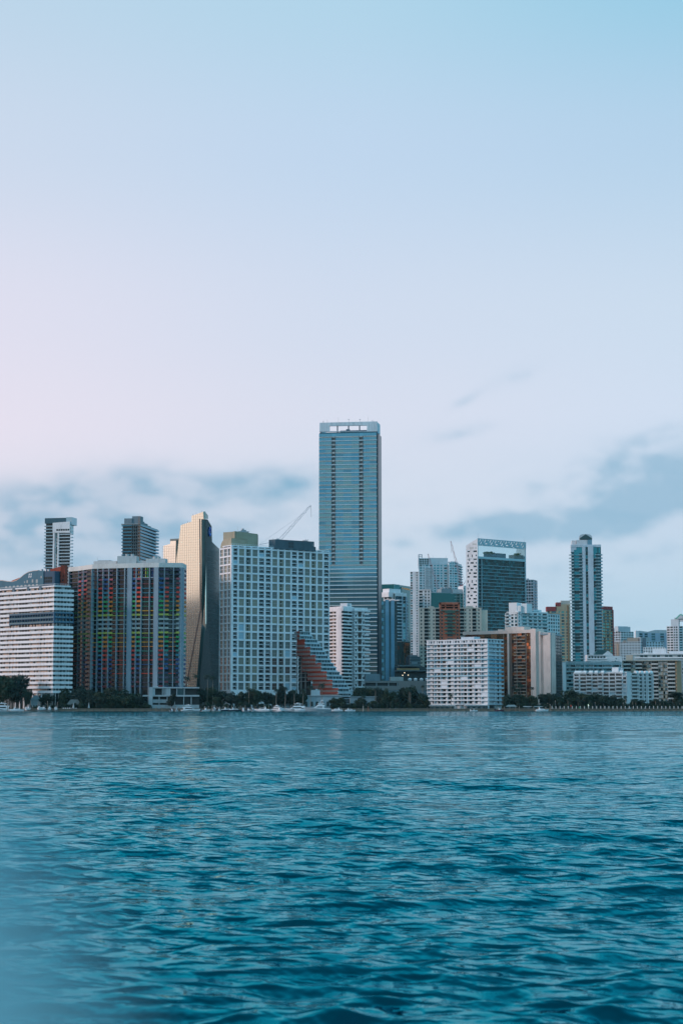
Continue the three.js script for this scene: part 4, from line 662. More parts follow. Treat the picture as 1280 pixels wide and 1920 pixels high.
{ // glass tower with a white penthouse
  const D = 1780, g = thing('glass_apartment_tower', 'pale glass apartment tower with rounded balconies and stepped white penthouse', 'building', pt(742, D));
  const f = F(g, [718.8, D], [741, D - 4]), f2 = F(g, [741, D - 4], [762, D + 6]), f3 = F(g, f2.b, [766.5, D + 30]), y = py => Y(py, D), step = 6.05 * D / FPX, yT = y(1118);
  prism(g, 'core', glass(0.04, 0.12, 0.16, 0.45, 0.12), foot([f.p(0, -1), f.p(f.L, -1), f2.p(f2.L, -1), f3.p(f3.L, -1)], 22), GROUND, yT);
  const WW = wall(0.60, 0.70, 0.76);
  grid(f, { y0: y(1126), y1: y(1112), rows: 1, cols: [[.08, .28], [.45, .68], [.82, .98]], mat: WHITE, span: 2, panes: [TEALGLASS, DARKGLASS], seed: 2 });
  f.box('ledge', WHITE, 0, f.L + 4, y(1127), y(1125), -1, 0.5); f2.box('attic', WHITE, 0, f2.L, y(1118), y(1112), -1, 0.2);
  const n = 38, base = y(1126) - (n - 1) * step, geo = new THREE.CylinderGeometry(2.2, 2.2, 0.5, 12);
  for (let i = 0; i < n; i++) { const h = base + i * step; f2.put('balcony', balconyGeo(f2.L * 0.52, 1.6, 0.35, 0.6), WW, f2.L * 0.33, h, -1); f2.put('balcony_corner', geo, WW, f2.L * 0.08, h + 0.3, -0.6); f2.box('slab_edge', WW, f2.L * 0.62, f2.L, h, h + 0.4, -1, 0.1); f3.put('balcony', balconyGeo(f3.L * 0.6, 1.4, 0.35, 0.6), WW, f3.L * 0.4, h, -1); }
  f2.box('pier', wall(0.36, 0.52, 0.62), f2.L * 0.58, f2.L * 0.66, GROUND, yT, -1, 0.3); f2.box('pier', wall(0.36, 0.52, 0.62), f2.L * 0.93, f2.L, GROUND, yT, -1, 0.3);
  panes(f2, { s0: f2.L * 0.67, s1: f2.L * 0.92, y0: base, step, n, lo: 0.5, hi: step - 0.1, w: 4.2, mats: [TEALGLASS, glass(0.16, 0.36, 0.42, 0.5, 0.1), DARKGLASS], n0: -0.9, n1: -0.2, seed: 8 });
  roofBox(f2, 'penthouse', WHITE, 733.5, 755, yT - 1, 1104, -12, -3); roofBox(f2, 'penthouse', WHITE, 731, 758, yT - 1, 1110.5, -13, -2); 
}
{ // green glass building with the lit name
  const D = 2080, g = thing('green_office_tower', 'dark green glass office tower with orange lettering under its sloping top', 'building', pt(750, D, 1110));
  const f = F(g, [738.5, D], [772, D + 55], 1110), fl = F(g, [726.7, D + 8], [738.5, D], 1110), GR = glass(0.02, 0.16, 0.17, 0.35, 0.12), y = py => Y(py, D);
  outline(f, 'front', GR, [[738.5, 1328], [772, 1328], [772, 1100.3], [738.5, 1095.2]], -20, 0); 
  outline(fl, 'flank', glass(0.02, 0.12, 0.14, 0.3, 0.12), [[726.7, 1328], [738, 1328], [738, 1099.5], [726.7, 1098.8]], -12, -1.2);
  fl.box('corner_pier', wall(0.10, 0.30, 0.32), fl.L * 0.5, fl.L, GROUND, y(1095.6), -8, 0.1);
  const font = await new FontLoader().loadAsync('fonts/droid/droid_sans_bold.typeface.json'), ORG = new THREE.MeshStandardMaterial({ color: new THREE.Color().setRGB(0.55, 0.26, 0.06), roughness: 0.5, emissive: new THREE.Color().setRGB(0.5, 0.22, 0.04), emissiveIntensity: 0.35 });
  const tg = new TextGeometry('WELLS FARGO', { font, size: 1.75, depth: 0.15, curveSegments: 3 }); tg.computeBoundingBox(); const wide = f.s(770, 1104) - f.s(740.5, 1104); tg.scale(wide / tg.boundingBox.max.x, 1, 1);
  f.put('sign_letters', tg, ORG, f.s(740.5, 1104), f.y(1104.7, f.L / 2), 0.1);
  fl.put('sign_emblem', boxGeo(2.0, 2.2, 0.2), ORG, fl.s(730, 1103), fl.y(1103.2, 2), -1.0);
  const hl = []; for (let k = 0; k < 34; k++) hl.push([0, f.L, y(1108 + k * 6.2), y(1108 + k * 6.2) + 0.25, 0, 0.05]); bars(f, 'floor_lines', glass(0.03, 0.22, 0.22, 0.4, 0.2), hl);
}
{ // brown glass block catching the evening
  const D = 1620, g = thing('brown_glass_block', 'low dark brown glass block catching orange evening light', 'building', pt(755, D, 1225));
  const fl = F(g, [741.5, D + 2], [753, D], 1225), fr = F(g, [753, D], [768.8, D + 14], 1225), y = py => Y(py, D), yT = y(1203.6);
  prism(g, 'core', DIM, foot([fl.p(0, -0.4), fl.p(fl.L, -0.4), fr.p(fr.L, -0.4)], 16), GROUND, yT);
  const BG = [glass(0.05, 0.04, 0.03, 0.3, 0.12), glass(0.34, 0.13, 0.06, 0.8, 0.15), glass(0.10, 0.07, 0.05, 0.5, 0.12), glass(0.02, 0.05, 0.05, 0.3, 0.12)];
  const tilt = (f, n, pick) => { const r = rng(61), h = 3.0; for (let k = 0; GROUND + k * h < yT - 1; k++) for (let i = 0; i < n; i++) { const m = f.box('pane', BG[pick(i, k, r)], i * f.L / n + 0.06, (i + 1) * f.L / n - 0.06, GROUND + k * h + 0.1, Math.min(yT, GROUND + (k + 1) * h), -0.3, -0.1); m.rotation.y += (r() - 0.5) * 0.06; } };
  tilt(fl, 5, (i, k, r) => r() < 0.2 ? 2 : 3); tilt(fr, 8, (i, k, r) => i > 1 && i < 7 ? (r() < 0.45 ? 1 : r() < 0.5 ? 2 : 0) : 3);
  prism(g, 'roof_edge', wall(0.10, 0.16, 0.17), foot([fl.a, fl.b, fr.b], 16), yT, yT + 0.7);
}
{ // low terraces and car park behind the trees
  const D = 1370, g = thing('concrete_car_park', 'long low concrete car park with open strip, behind the waterfront trees', 'building', pt(745, D, 1290));
  const f = F(g, [684, D], [802, D + 4], 1290), y = py => Y(py, D), CC = wall(0.20, 0.22, 0.22), px = x => f.s(x, 1290);
  prism(g, 'core', plain(0.03, 0.045, 0.05), foot([f.p(0, -1.5), f.p(f.L, -1.5)], 25), GROUND, y(1278));
  f.box('wall', CC, px(746), f.L, y(1294), y(1276.5), -1.5, 0.2); f.box('wall', CC, 0, px(746), y(1280.4), y(1276.5), -1.5, 0.2); f.box('wall', CC, 0, px(746), y(1294), y(1286), -1.5, 0.2); f.box('wall', wall(0.15, 0.22, 0.25), 0, f.L, GROUND, y(1294), -1.5, 0); 
  for (const x of [705, 727.5, 744]) f.box('column', wall(0.26, 0.36, 0.40), px(x), px(x + 1.4), y(1286), y(1280.4), -1.4, 0.05); for (const x of [771, 794]) f.box('joint', plain(0.12, 0.13, 0.13), px(x), px(x) + 0.12, y(1294), y(1276.5), 0.2, 0.24);
  for (const [a, b, c, d] of [[686, 713, 1276.5, 1263.5], [733, 757, 1276.5, 1269]]) f.box('roof_block', wall(a < 700 ? 0.16 : 0.34, a < 700 ? 0.24 : 0.42, a < 700 ? 0.28 : 0.42), px(a), px(b), y(c) - 0.4, y(d), -12, -3);
}
for (const x of [768, 778.5, 789.5, 800]) { // white parasol-like kiosks along the roof
  const D = 1380, p = pt(x, D, 1274), y = Y(1276.8, 1371), g = thing('white_kiosk', 'small white domed kiosk standing on the car park roof', 'kiosk', p, y, 'white domed kiosks on the car park roof');
  part(g, 'dome', new THREE.SphereGeometry(1.55, 16, 8, 0, 7, 0, 1.35).scale(1, 0.75, 1).translate(0, 1.0, 0), WHITE); part(g, 'body', new THREE.CylinderGeometry(1.25, 1.25, 1.3, 12).translate(0, 0.65, 0), wall(0.42, 0.48, 0.5)); part(g, 'finial', new THREE.ConeGeometry(0.18, 0.7, 6).translate(0, 2.4, 0), WHITE);
}
{ // dark pavilion with a warm strip under its roof
  const D = 1480, g = thing('low_pavilion', 'low dark pavilion with wide flat roof and warm lit soffit', 'building', pt(765, D, 1255)); const f = F(g, [741, D], [800, D + 4], 1255), y = py => Y(py, D), px = x => f.s(x, 1255);
  prism(g, 'core', plain(0.03, 0.05, 0.055), foot([f.p(0, -2), f.p(f.L, -2)], 20), GROUND, y(1250)); f.box('roof', wall(0.12, 0.18, 0.2), px(748), px(785), y(1249.5), y(1247), -16, 1.5); f.box('roof', wall(0.10, 0.15, 0.17), px(741), px(799), y(1258.6), y(1256.6), -2, 1.6);
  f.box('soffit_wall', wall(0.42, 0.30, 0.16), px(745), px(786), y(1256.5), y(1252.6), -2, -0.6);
  const L = new THREE.MeshStandardMaterial({ color: 0xfff2d8, emissive: new THREE.Color().setRGB(1, 0.85, 0.62), emissiveIntensity: 2.2 }); for (const [x, yy] of [[758.5, 1261.3], [755, 1266], [765.5, 1265.5]]) { f.put('lamp', new THREE.SphereGeometry(0.32, 10, 8), L, px(x), y(yy), -1.2); }
}
{ // slabs between pavilion and cream block
  const D = 1560, g = thing('dark_podium', 'dark stepped podium block beside the cream tower foot', 'building', pt(775, D, 1240)); const f = F(g, [768, D], [788, D + 2], 1240), y = py => Y(py, D);
  f.box('storey', wall(0.07, 0.11, 0.13), 0, f.L, GROUND, y(1231), -14, 0); f.box('storey', wall(0.20, 0.28, 0.32), f.L * 0.15, f.L * 0.7, y(1246), y(1241), 0, 0.4); f.box('roof_block', wall(0.14, 0.2, 0.22), f.L * 0.1, f.L * 0.8, y(1231), y(1228), -10, -2); for (let k = 0; k < 3; k++) f.box('ledge', wall(0.16, 0.24, 0.27), -0.2, f.L, y(1236 + k * 5), y(1235 + k * 5), 0, 0.3);
}
// ------------------------------------------------------------------ towers right of the middle
{ // white tower, back row
  const D = 1950, g = thing('white_stepped_tower', 'tall white tower of stepped shafts with small square windows and roof frame', 'building', pt(815, D, 1120)), py = 1110;
  const f1 = F(g, [769, D], [784.5, D - 2], py), f2 = F(g, [785, D - 6], [841, D - 2], py), f3 = F(g, [841, D - 6], [858, D - 2], py), f4 = F(g, f3.b, [865.5, D + 20], py), y = q => Y(q, D), step = 4.75 * D / FPX;
  const WH = wall(0.66, 0.72, 0.76), WIN = [glass(0.03, 0.22, 0.27, 0.4, 0.12), glass(0.05, 0.30, 0.36, 0.45, 0.12), DARKGLASS];
  const solid = (f, top) => { prism(g, 'core', glass(0.03, 0.15, 0.18, 0.4, 0.12), foot([f.p(0, -0.1), f.p(f.L, -0.1)], 22), GROUND, y(top)); };
  solid(f1, 1073); solid(f2, 1060); solid(f3, 1056);
  const rows = t => Math.floor((y(t) - GROUND) / step), put = (f, t, o) => { const n = rows(t); grid(f, { y0: y(t) - n * step, y1: y(t), rows: n, mat: WH, span: 1.25, depth: 0.5, panes: WIN, ...o }); };
  put(f1, 1072, { s0: f1.L * 0.27, cols: [[.62, .82]], seed: 1 }); put(f1, 1072, { s1: f1.L * 0.27, cols: [[.12, .95]], span: 0.9, seed: 2 });
  put(f2, 1059, { cols: [[.03, .10], [.14, .18], [.22, .32], [.36, .45], [.50, .56], [.60, .68], [.72, .78], [.84, .94]], seed: 3 });
  put(f3, 1055, { cols: [[.10, .28], [.38, .50], [.60, .9]], seed: 4 }); prism(g, 'glass_wing', glass(0.05, 0.26, 0.32, 0.45, 0.12), foot([f4.a, f4.b], 12), GROUND, y(1056));
  const n4 = rows(1057); balconies(f4, { s0: 0, s1: f4.L, y0: y(1057) - n4 * step, step, n: n4, depth: 1.2, slab: 0.4, rail: 0.5, mat: wall(0.4, 0.55, 0.6) });
  const n2 = rows(1062); for (const [u, v] of [[.21, .33], [.35, .46]]) balconies(f2, { s0: f2.L * u, s1: f2.L * v, y0: y(1062) - n2 * step, step, n: Math.min(n2, 70), depth: 1.3, n0: 0.4, slab: 0.3, rail: 0.4, mat: WH });
  const roof = (f, px0, px1, b, t, n0, n1, m = WH, nm = 'roof_block') => f.box(nm, m, f.s(px0, py), f.s(px1, py), y(b), y(t), n0, n1);
  roof(f2, 786, 804.5, 1060, 1047, -10, -0.6); roof(f2, 805, 840, 1060, 1046.3, -12, -2);
  for (let i = 0; i < 4; i++) for (let j = 0; j < 3; j++) roof(f2, 787 + i * 4.4, 790 + i * 4.4, 1051.4 + j * 4, 1048.6 + j * 4, -0.6, -0.5, DARKGLASS, 'window');
  for (const [a, b, c, d] of [[784.4, 785.8, 1068, 1040.4], [790.5, 791.6, 1047, 1040.4], [784.4, 791.6, 1041.6, 1040.3], [784.4, 791.6, 1045, 1044]]) roof(f2, a, b, c, d, -1.2, -0.5, wall(0.3, 0.42, 0.48), 'roof_frame');
  roof(f3, 846, 857, 1056, 1053, -8, -2); masts(g, [[811, 1047, 1040, D], [833, 1060, 1052, D, .2], [836, 1047, 1042, D]]);
}
{ // white and green tower before it
  const D = 1800, g = thing('white_green_tower', 'white apartment block with green glazed wing below the cranes', 'building', pt(825, D, 1130)), py = 1130, y = q => Y(q, D), step = 5.6 * D / FPX;
  const f1 = F(g, [785, D], [807.5, D - 3], py), f2 = F(g, [807.5, D], [868, D + 10], py), WH = wall(0.60, 0.66, 0.68), fx = F(g, [868, D + 2], [874, D + 8], py);
  prism(g, 'core', glass(0.025, 0.13, 0.13, 0.35, 0.12), foot([f1.p(0, -0.5), f1.p(f1.L, -0.5), f2.p(f2.L, -0.5)], 24), GROUND, y(1112));
  const n = Math.floor((y(1113) - GROUND) / step), b = y(1113) - n * step;
  grid(f1, { y0: b, y1: y(1107), rows: n + 1, cols: [[.03, .30], [.50, .62], [.76, .88]], mat: WH, span: 1.2, panes: [DARKGLASS, TEALGLASS], seed: 12 }); balconies(f1, { s0: 0, s1: f1.L * 0.34, y0: b, step, n, depth: 1.6, slab: 0.4, rail: 0.6, mat: WH });
  for (let i = 0; i < n; i++) f2.box('slab_edge', wall(0.30, 0.42, 0.42), 0, f2.L, b + i * step, b + i * step + 0.45, -0.5, 0.3); for (let k = 0; k < 9; k++) f2.box('column', wall(0.34, 0.46, 0.47), k * f2.L / 9, k * f2.L / 9 + 0.6, GROUND, y(1112), -0.5, 0.1);
  f2.box('roof_slab', wall(0.26, 0.36, 0.38), 0, f2.L, y(1113), y(1111), -20, 0.6); f1.box('roof_block', WH, f1.L * 0.02, f1.L * 0.98, y(1107), y(1105.4), -16, 0.6);
  f2.box('roof_block', wall(0.26, 0.33, 0.36), f2.s(829, py), f2.s(850, py), y(1112), y(1103), -14, -3); f2.box('roof_block', wall(0.5, 0.56, 0.58), f2.s(850, py), f2.s(868, py), y(1112), y(1103.5), -14, -2);
  for (const x of [832, 838, 844, 848]) f2.put('roof_vent', new THREE.CylinderGeometry(1, 1, 2, 8), METAL, f2.s(x, py), y(1102), -5);
  f2.box('white_shaft', wall(0.66, 0.71, 0.73), f2.L + 0.1, f2.L + 8, GROUND, y(1097), -14, 1); grid(fx, { s0: 0, s1: 3, y0: GROUND, y1: y(1100), rows: 38, cols: [[.25, .75]], mat: wall(0.66, 0.71, 0.73), span: 1.4, panes: [DARKGLASS], seed: 4 });
}
{ // cream block with the brick centre
  const D = 1640, g = thing('cream_brick_tower', 'cream apartment tower with orange brick centre bay and small square windows', 'building', pt(850, D, 1200)), py = 1200, y = q => Y(q, D), step = 6.55 * D / FPX;
  const f = F(g, [785.5, D], [902.5, D], py), CR = wall(0.62, 0.56, 0.48), BR = wall(0.46, 0.145, 0.085), S = x => f.s(x, py), n = Math.floor((y(1142) - GROUND) / step), b = y(1142) - n * step;
  prism(g, 'core', DIM, foot([f.p(0, -0.6), f.p(f.L, -0.6)], 20), GROUND, y(1141));
  const WIN = [plain(0.05, 0.06, 0.06, 0.3), DARKGLASS];
  const sec = (a, c, cols, m, seed, extra = {}) => grid(f, { s0: S(a), s1: S(c), y0: b, y1: y(1141), rows: n, cols, mat: m, span: 1.55, depth: 0.4, panes: WIN, single: true, seed, ...extra });
  sec(785.5, 795, [[.28, .58]], CR, 1); sec(803, 816, [[.05, .22], [.66, .84]], CR, 2); sec(823.5, 862, [[.08, .16], [.84, .92]], BR, 3); sec(870, 885, [[.08, .22], [.62, .78]], CR, 4); sec(892.5, 902.5, [[.35, .6]], CR, 5);
  for (const [u, v] of [[795, 803], [816, 823.5], [862, 870], [885, 892.5]]) { balconies(f, { s0: S(u), s1: S(v), y0: b, step, n, depth: 1.5, n0: -0.6, slab: 0.35, rail: 0.75, mat: wall(0.34, 0.36, 0.34) }); }
  for (let i = 0; i < n; i++) { f.box('window', plain(0.05, 0.05, 0.05, 0.3), S(838), S(848), b + i * step + 0.5, b + i * step + 2.3, 0.4, 0.45); if (i > n - 8) f.box('green_balcony', wall(0.10, 0.20, 0.16), S(832.5 + (i % 2)), S(853.5 - (i % 2)), b + i * step - 0.2, b + i * step + 0.9, 0.4, 1.6); }
  f.box('blank_wall', wall(0.68, 0.62, 0.52), f.L, S(914), GROUND, y(1144), -18, -0.4);
  f.box('parapet', CR, 0, S(823.5), y(1141), y(1139.5), -10, 0.5); f.box('parapet', CR, S(862), f.L, y(1141), y(1139.5), -10, 0.5);
  for (const [c, r] of [[808, 7], [880, 8]]) f.put('curved_gable', new THREE.CylinderGeometry(r * D / FPX, r * D / FPX, 2, 20, 1, false, 0, Math.PI).rotateX(Math.PI / 2).rotateZ(Math.PI / 2).scale(1, 0.5, 1), CR, S(c), y(1140), -0.4);
  // brick head: open frame
  for (const [a, c, p, q] of [[823.5, 827, 1141, 1129.5], [858.5, 862, 1141, 1129.5], [823.5, 862, 1133.6, 1129.5], [834, 836, 1141, 1133.6], [850, 852, 1141, 1133.6], [823.5, 862, 1137.6, 1136.2]]) f.box('brick_frame', BR, S(a), S(c), y(p), y(q), -4, 0.3 + (q > 1133 ? 0 : 0.1)); f.box('brick_back', wall(0.22, 0.09, 0.05), S(824), S(861), y(1141), y(1131), -9, -4.2);
  f.box('roof_frame', wall(0.24, 0.28, 0.28), S(836), S(866), y(1130), y(1128.6), -6, -2); f.box('green_balcony', wall(0.10, 0.18, 0.15), S(826), S(860), y(1146), y(1144.4), 0.3, 1.8);
}
{ // dark glass hotel with the pierced white wall
  const D = 1660, g = thing('pierced_wall_tower', 'dark glass tower with white wall of scattered rectangular holes and pierced canopy', 'building', pt(905, D, 1090)), py = 1100, C = [895.3, D];
  const fl = F(g, [873.3, D + 13], C, py), fr = F(g, C, [985, D + 38], py), y = q => Y(q, D), WH = wall(0.60, 0.68, 0.72), step = 6.47 * D / FPX;
  prism(g, 'core', glass(0.014, 0.06, 0.07, 0.3, 0.1), foot([fl.p(0.2, -1), { x: fl.b.x, z: fl.b.z - 1.4 }, fr.p(fr.L - 0.4, -1.2)], 10), GROUND, y(1047.5));
  // white wall with real holes
  const holes = [], hole = (x, yy, w, h) => holes.push([[x, yy], [x + w, yy], [x + w, yy + h], [x, yy + h]]), pat = [[[1.6, 0, 4.6, 3], [12.8, 0, 6.6, 3]], [[1.8, .8, 2, 5], [9.6, .8, 2, 5], [17.4, .8, 2, 3]], [[4.4, 1, 2, 5], [13, 1, 6.4, 3]], [[1.8, 1.4, 2, 3.2], [7.4, 1.2, 6.2, 3], [17.4, 1, 2, 3.4]], [[1.8, 1, 4.4, 3], [13, 1, 6.2, 3]], [[1.8, .8, 2, 5], [7.4, .8, 4, 3], [17.4, .8, 2, 3]], [[4.4, 0, 4, 3], [13, 0, 6.2, 3]]];
  for (let k = 0; k < 21; k++) for (const [x, dy, w, h] of pat[k % 7]) hole(874 + x, 1032.2 + k * 6.95 + dy - k * 0.1, w, h);
  outline(fl, 'pierced_wall', WH, [[873.3, 1329], [895.1, 1329], [895.1, 1009.2], [873.3, 1023]], -0.6, 0.1, holes);
  for (const [a, b, c, d] of [[885.5, 893, 1019, 1021.5], [880, 888, 1026, 1029], [890, 892.6, 1026, 1029]]) outline(fl, 'vent', wall(0.42, 0.50, 0.50), [[a, d], [b, d], [b, c], [a, c]], 0.1, 0.16);
  const rec = new Face(g, fl.p(0, -0.9), fl.p(fl.L, -0.9)); rec.box('window_back', glass(0.03, 0.07, 0.08, 0.3, 0.12), 0.3, fl.L - 0.4, GROUND, y(1031), -0.3, 0);
  // floors
  const n = Math.floor((y(1050) - GROUND) / step), b = y(1053.2) - (n - 1) * step;
  for (let i = 0; i < n; i++) { if (i === n - 1) continue; fr.put('balcony', balconyGeo(fr.L - fr.s(903, py), 1.5, 0.32, 0.22, 0.1), wall(0.20, 0.36, 0.42, 0.5), (fr.L + fr.s(903, py)) / 2, b + i * step, -1); fr.box('slab_edge', wall(0.34, 0.46, 0.5), fr.s(896, py), fr.s(902.4, py), b + i * step, b + i * step + 0.35, -1, 0.2); }
  bars(fr, 'mullion', plain(0.06, 0.16, 0.19, 0.4, 0.3), Array.from({ length: 17 }, (_, k) => [fr.s(903, py) + k * 2.6, fr.s(903, py) + k * 2.6 + 0.12, GROUND, y(1048), -1, -0.8])); fr.box('pier', wall(0.3, 0.42, 0.46), fr.s(902.2, py), fr.s(903.2, py), GROUND, y(1046), -1, 0.3);
  panes(fr, { s0: fr.s(904, py), s1: fr.L - 1, y0: b, step, n, lo: 0.6, hi: step - 0.2, w: 2.6, n0: -1.05, n1: -0.95, mats: [DARKGLASS, glass(0.03, 0.12, 0.14, 0.4, 0.12), glass(0.02, 0.05, 0.05, 0.2, 0.2)], seed: 71 });
  fr.box('terrace_edge', wall(0.36, 0.48, 0.52), 0.3, fr.L, y(1047.6), y(1046), -14, 0.4); fr.box('terrace_rail', glass(0.25, 0.42, 0.48, 0.3, 0.12), 0.4, fr.L, y(1046), y(1043), 0.2, 0.28);
  // open roof terrace under the pierced canopy: frame, end wall, canopy of slanted slots
  const slots = []; for (let k = 0; k < 9; k++) { const x = 897 + k * 9.75, dy = k * 0.82; slots.push([[x, 1016.4 + dy], [x + 1.8, 1016.4 + dy], [x + 4.2, 1011 + dy], [x + 2.2, 1011 + dy]]); slots.push([[x + 6.3, 1013.4 + dy], [x + 8.6, 1013.4 + dy], [x + 9.2, 1011.8 + dy], [x + 7, 1011.8 + dy]]); if (k % 2) slots.push([[x + 1.6, 1019.6 + dy], [x + 6, 1019.6 + dy], [x + 6.5, 1018 + dy], [x + 2.2, 1018 + dy]]); else { slots.push([[x + 2, 1020.4 + dy], [x + 4, 1020.4 + dy], [x + 6.6, 1015.4 + dy], [x + 4.6, 1015.4 + dy]]); slots.push([[x + 5.6, 1022.6 + dy], [x + 7.8, 1022.6 + dy], [x + 8.2, 1021.2 + dy], [x + 6.2, 1021.2 + dy]]); } }
  outline(fr, 'canopy', wall(0.36, 0.52, 0.58), [[895.4, 1022.6], [985, 1030], [985, 1016.6], [895.4, 1009.2]], -0.5, 0.3, slots);
  const gl = new THREE.MeshPhysicalMaterial({ color: new THREE.Color().setRGB(0.80, 0.90, 0.92), transmission: 1, thickness: 0, roughness: 0.02, ior: 1.5 });
  outline(fr, 'glass_screen', gl, [[895.6, 1045], [984.4, 1049], [984.4, 1030], [895.6, 1022.8]], -0.2, -0.12);
  fr.box('end_wall', wall(0.4, 0.55, 0.6), fr.L - 0.9, fr.L + 0.2, GROUND, fr.y(1016.6, fr.L), -11, 0.35);
  fr.box('roof_bar', wall(0.03, 0.10, 0.15), fr.s(919, 1040), fr.s(952, 1040), y(1046), fr.y(1036, 20), -9, -3); fr.box('roof_bar', wall(0.05, 0.09, 0.1), fr.s(966, 1040), fr.s(983.6, 1040), y(1046), fr.y(1039, 40), -9, -2);
  const PL = plain(0.07, 0.10, 0.03, 0.9), r = rng(8); for (const [x0, x1, p] of [[908, 926, 1036.5], [965, 976, 1040]]) { const M = new Merge(); for (let k = 0; k < 60; k++) { const x = x0 + r() * (x1 - x0), s = fr.s(x, 1040); const q = fr.at(s, -2 + r() * 2); M.add(new THREE.TetrahedronGeometry(0.5 + r() * 0.5), new THREE.Matrix4().setPosition(q.x, fr.y(p + (r() - .5) * 4, s) - g.position.y, q.z)); } part(g, 'roof_planting', M.geo(), PL, true); fr.box('planter', wall(0.2, 0.24, 0.24), fr.s(x0 + 1, 1040), fr.s(x1 - 1, 1040), y(1046), y(1043), -2, -0.6); }
  masts(g, [[895.6, 1009, 1000, D, .07], [982.6, 1016, 1005, D + 36, .07]]);
}
{ // thin tower beside it
  const D = 2150, g = thing('thin_grey_tower', 'thin blue-grey tower peeking out behind the dark glass tower', 'building', pt(996, D, 1110)), f = F(g, [984.5, D], [999.5, D - 2], 1110), f2 = F(g, f.b, [1006.5, D + 14], 1110), y = q => Y(q, D);
  prism(g, 'core', glass(0.05, 0.10, 0.14, 0.4, 0.12), foot([f.p(0, -0.3), f.p(f.L, -0.3), f2.p(f2.L, -0.3)], 18), GROUND, y(1087)); grid(f, { y0: GROUND, y1: y(1087.5), rows: 44, cols: 3, pier: 0.6, span: 0.9, mat: wall(0.34, 0.44, 0.52), panes: [DARKGLASS, TEALGLASS] }); grid(f2, { y0: GROUND, y1: y(1087.5), rows: 44, cols: 2, pier: 0.6, span: 0.9, mat: wall(0.30, 0.42, 0.52) });
  f.box('roof_block', wall(0.3, 0.42, 0.5), f.L * 0.1, f.L * 0.35, y(1087), y(1084.5), -8, -2);
}
{ // white and turquoise mid-rise
  const D = 1540, g = thing('white_turquoise_block', 'white mid-rise with turquoise windows, corner tower and rooftop gables', 'building', pt(1000, D, 1160)), py = 1160, y = q => Y(q, D), WH = wall(0.62, 0.72, 0.75), step = 6.6 * D / FPX;
  const f1 = F(g, [947, D + 4], [970, D - 2], py), f2 = F(g, [970, D - 4], [1026, D + 16], py), f3 = F(g, f2.b, [1048, D + 28], py), W = [TEALGLASS, glass(0.04, 0.20, 0.24, 0.4, 0.12), DARKGLASS];
  prism(g, 'core', TEALGLASS, foot([f1.p(0.2, -0.4), f1.p(f1.L, -0.4), f2.p(0, -0.5), f2.p(f2.L, -0.4), f3.p(f3.L, -0.4)], 18), GROUND, y(1148));
  const rows = t => Math.floor((y(t) - GROUND) / step);
  grid(f1, { y0: y(1149) - rows(1149) * step, y1: y(1149), rows: rows(1149), cols: [[.04, .3], [.48, .66], [.78, .95]], mat: WH, span: 1.0, panes: W, seed: 5 }); f1.box('corner_tower', WH, f1.s(954, py), f1.s(976, py), y(1152), y(1136), -12, 0.2); f1.box('corner_tower', WH, f1.s(954, py), f1.s(985, py), y(1150), y(1132), -12, -2); f1.box('corner_tower', wall(0.7, 0.76, 0.78), f1.s(954, py), f1.s(969, py), y(1152), y(1130), -9, 0.5);
  grid(f2, { y0: y(1148) - rows(1148) * step, y1: y(1148), rows: rows(1148), cols: [[.02, .05], [.15, .28], [.36, .46], [.52, .62], [.68, .76], [.82, .96]], mat: WH, span: 1.0, panes: W, seed: 6 });
  grid(f3, { y0: y(1150) - rows(1150) * step, y1: y(1150), rows: rows(1150), cols: 5, pier: 1.1, mat: WH, span: 1.0, panes: W, seed: 7 });
  const n = rows(1150); for (const [f, u, v] of [[f1, 0, .34], [f2, .12, .30], [f2, .34, .64], [f2, .66, .98]]) balconies(f, { s0: f.L * u, s1: f.L * v, y0: y(1155) - 12 * step, step, n: 13, depth: 1.5, slab: 0.3, rail: 0.8, mat: wall(0.46, 0.60, 0.64) });
  f2.box('parapet', WH, 0, f2.L, y(1149), y(1146.5), -14, 0.6); f3.box('parapet', WH, 0, f3.L, y(1151), y(1149.4), -14, 0.5);
  const gb = (x, w) => f2.put('gable', new THREE.ExtrudeGeometry(new THREE.Shape([[-w, 0], [w, 0], [0, w * 0.62]].map(q => new THREE.Vector2(...q))), { depth: 6, bevelEnabled: false }), wall(0.10, 0.20, 0.23), f2.s(x, 1143), y(1146.5), -9); gb(990, 3.2); gb(1000, 3.2); f2.box('pergola', wall(0.3, 0.42, 0.45), f2.s(985, 1143), f2.s(1016, 1143), y(1146.5), y(1143.6), -8, -4); f2.box('roof_block', WH, f2.s(1007, 1143), f2.s(1022, 1143), y(1147), y(1141.5), -10, -5);
}
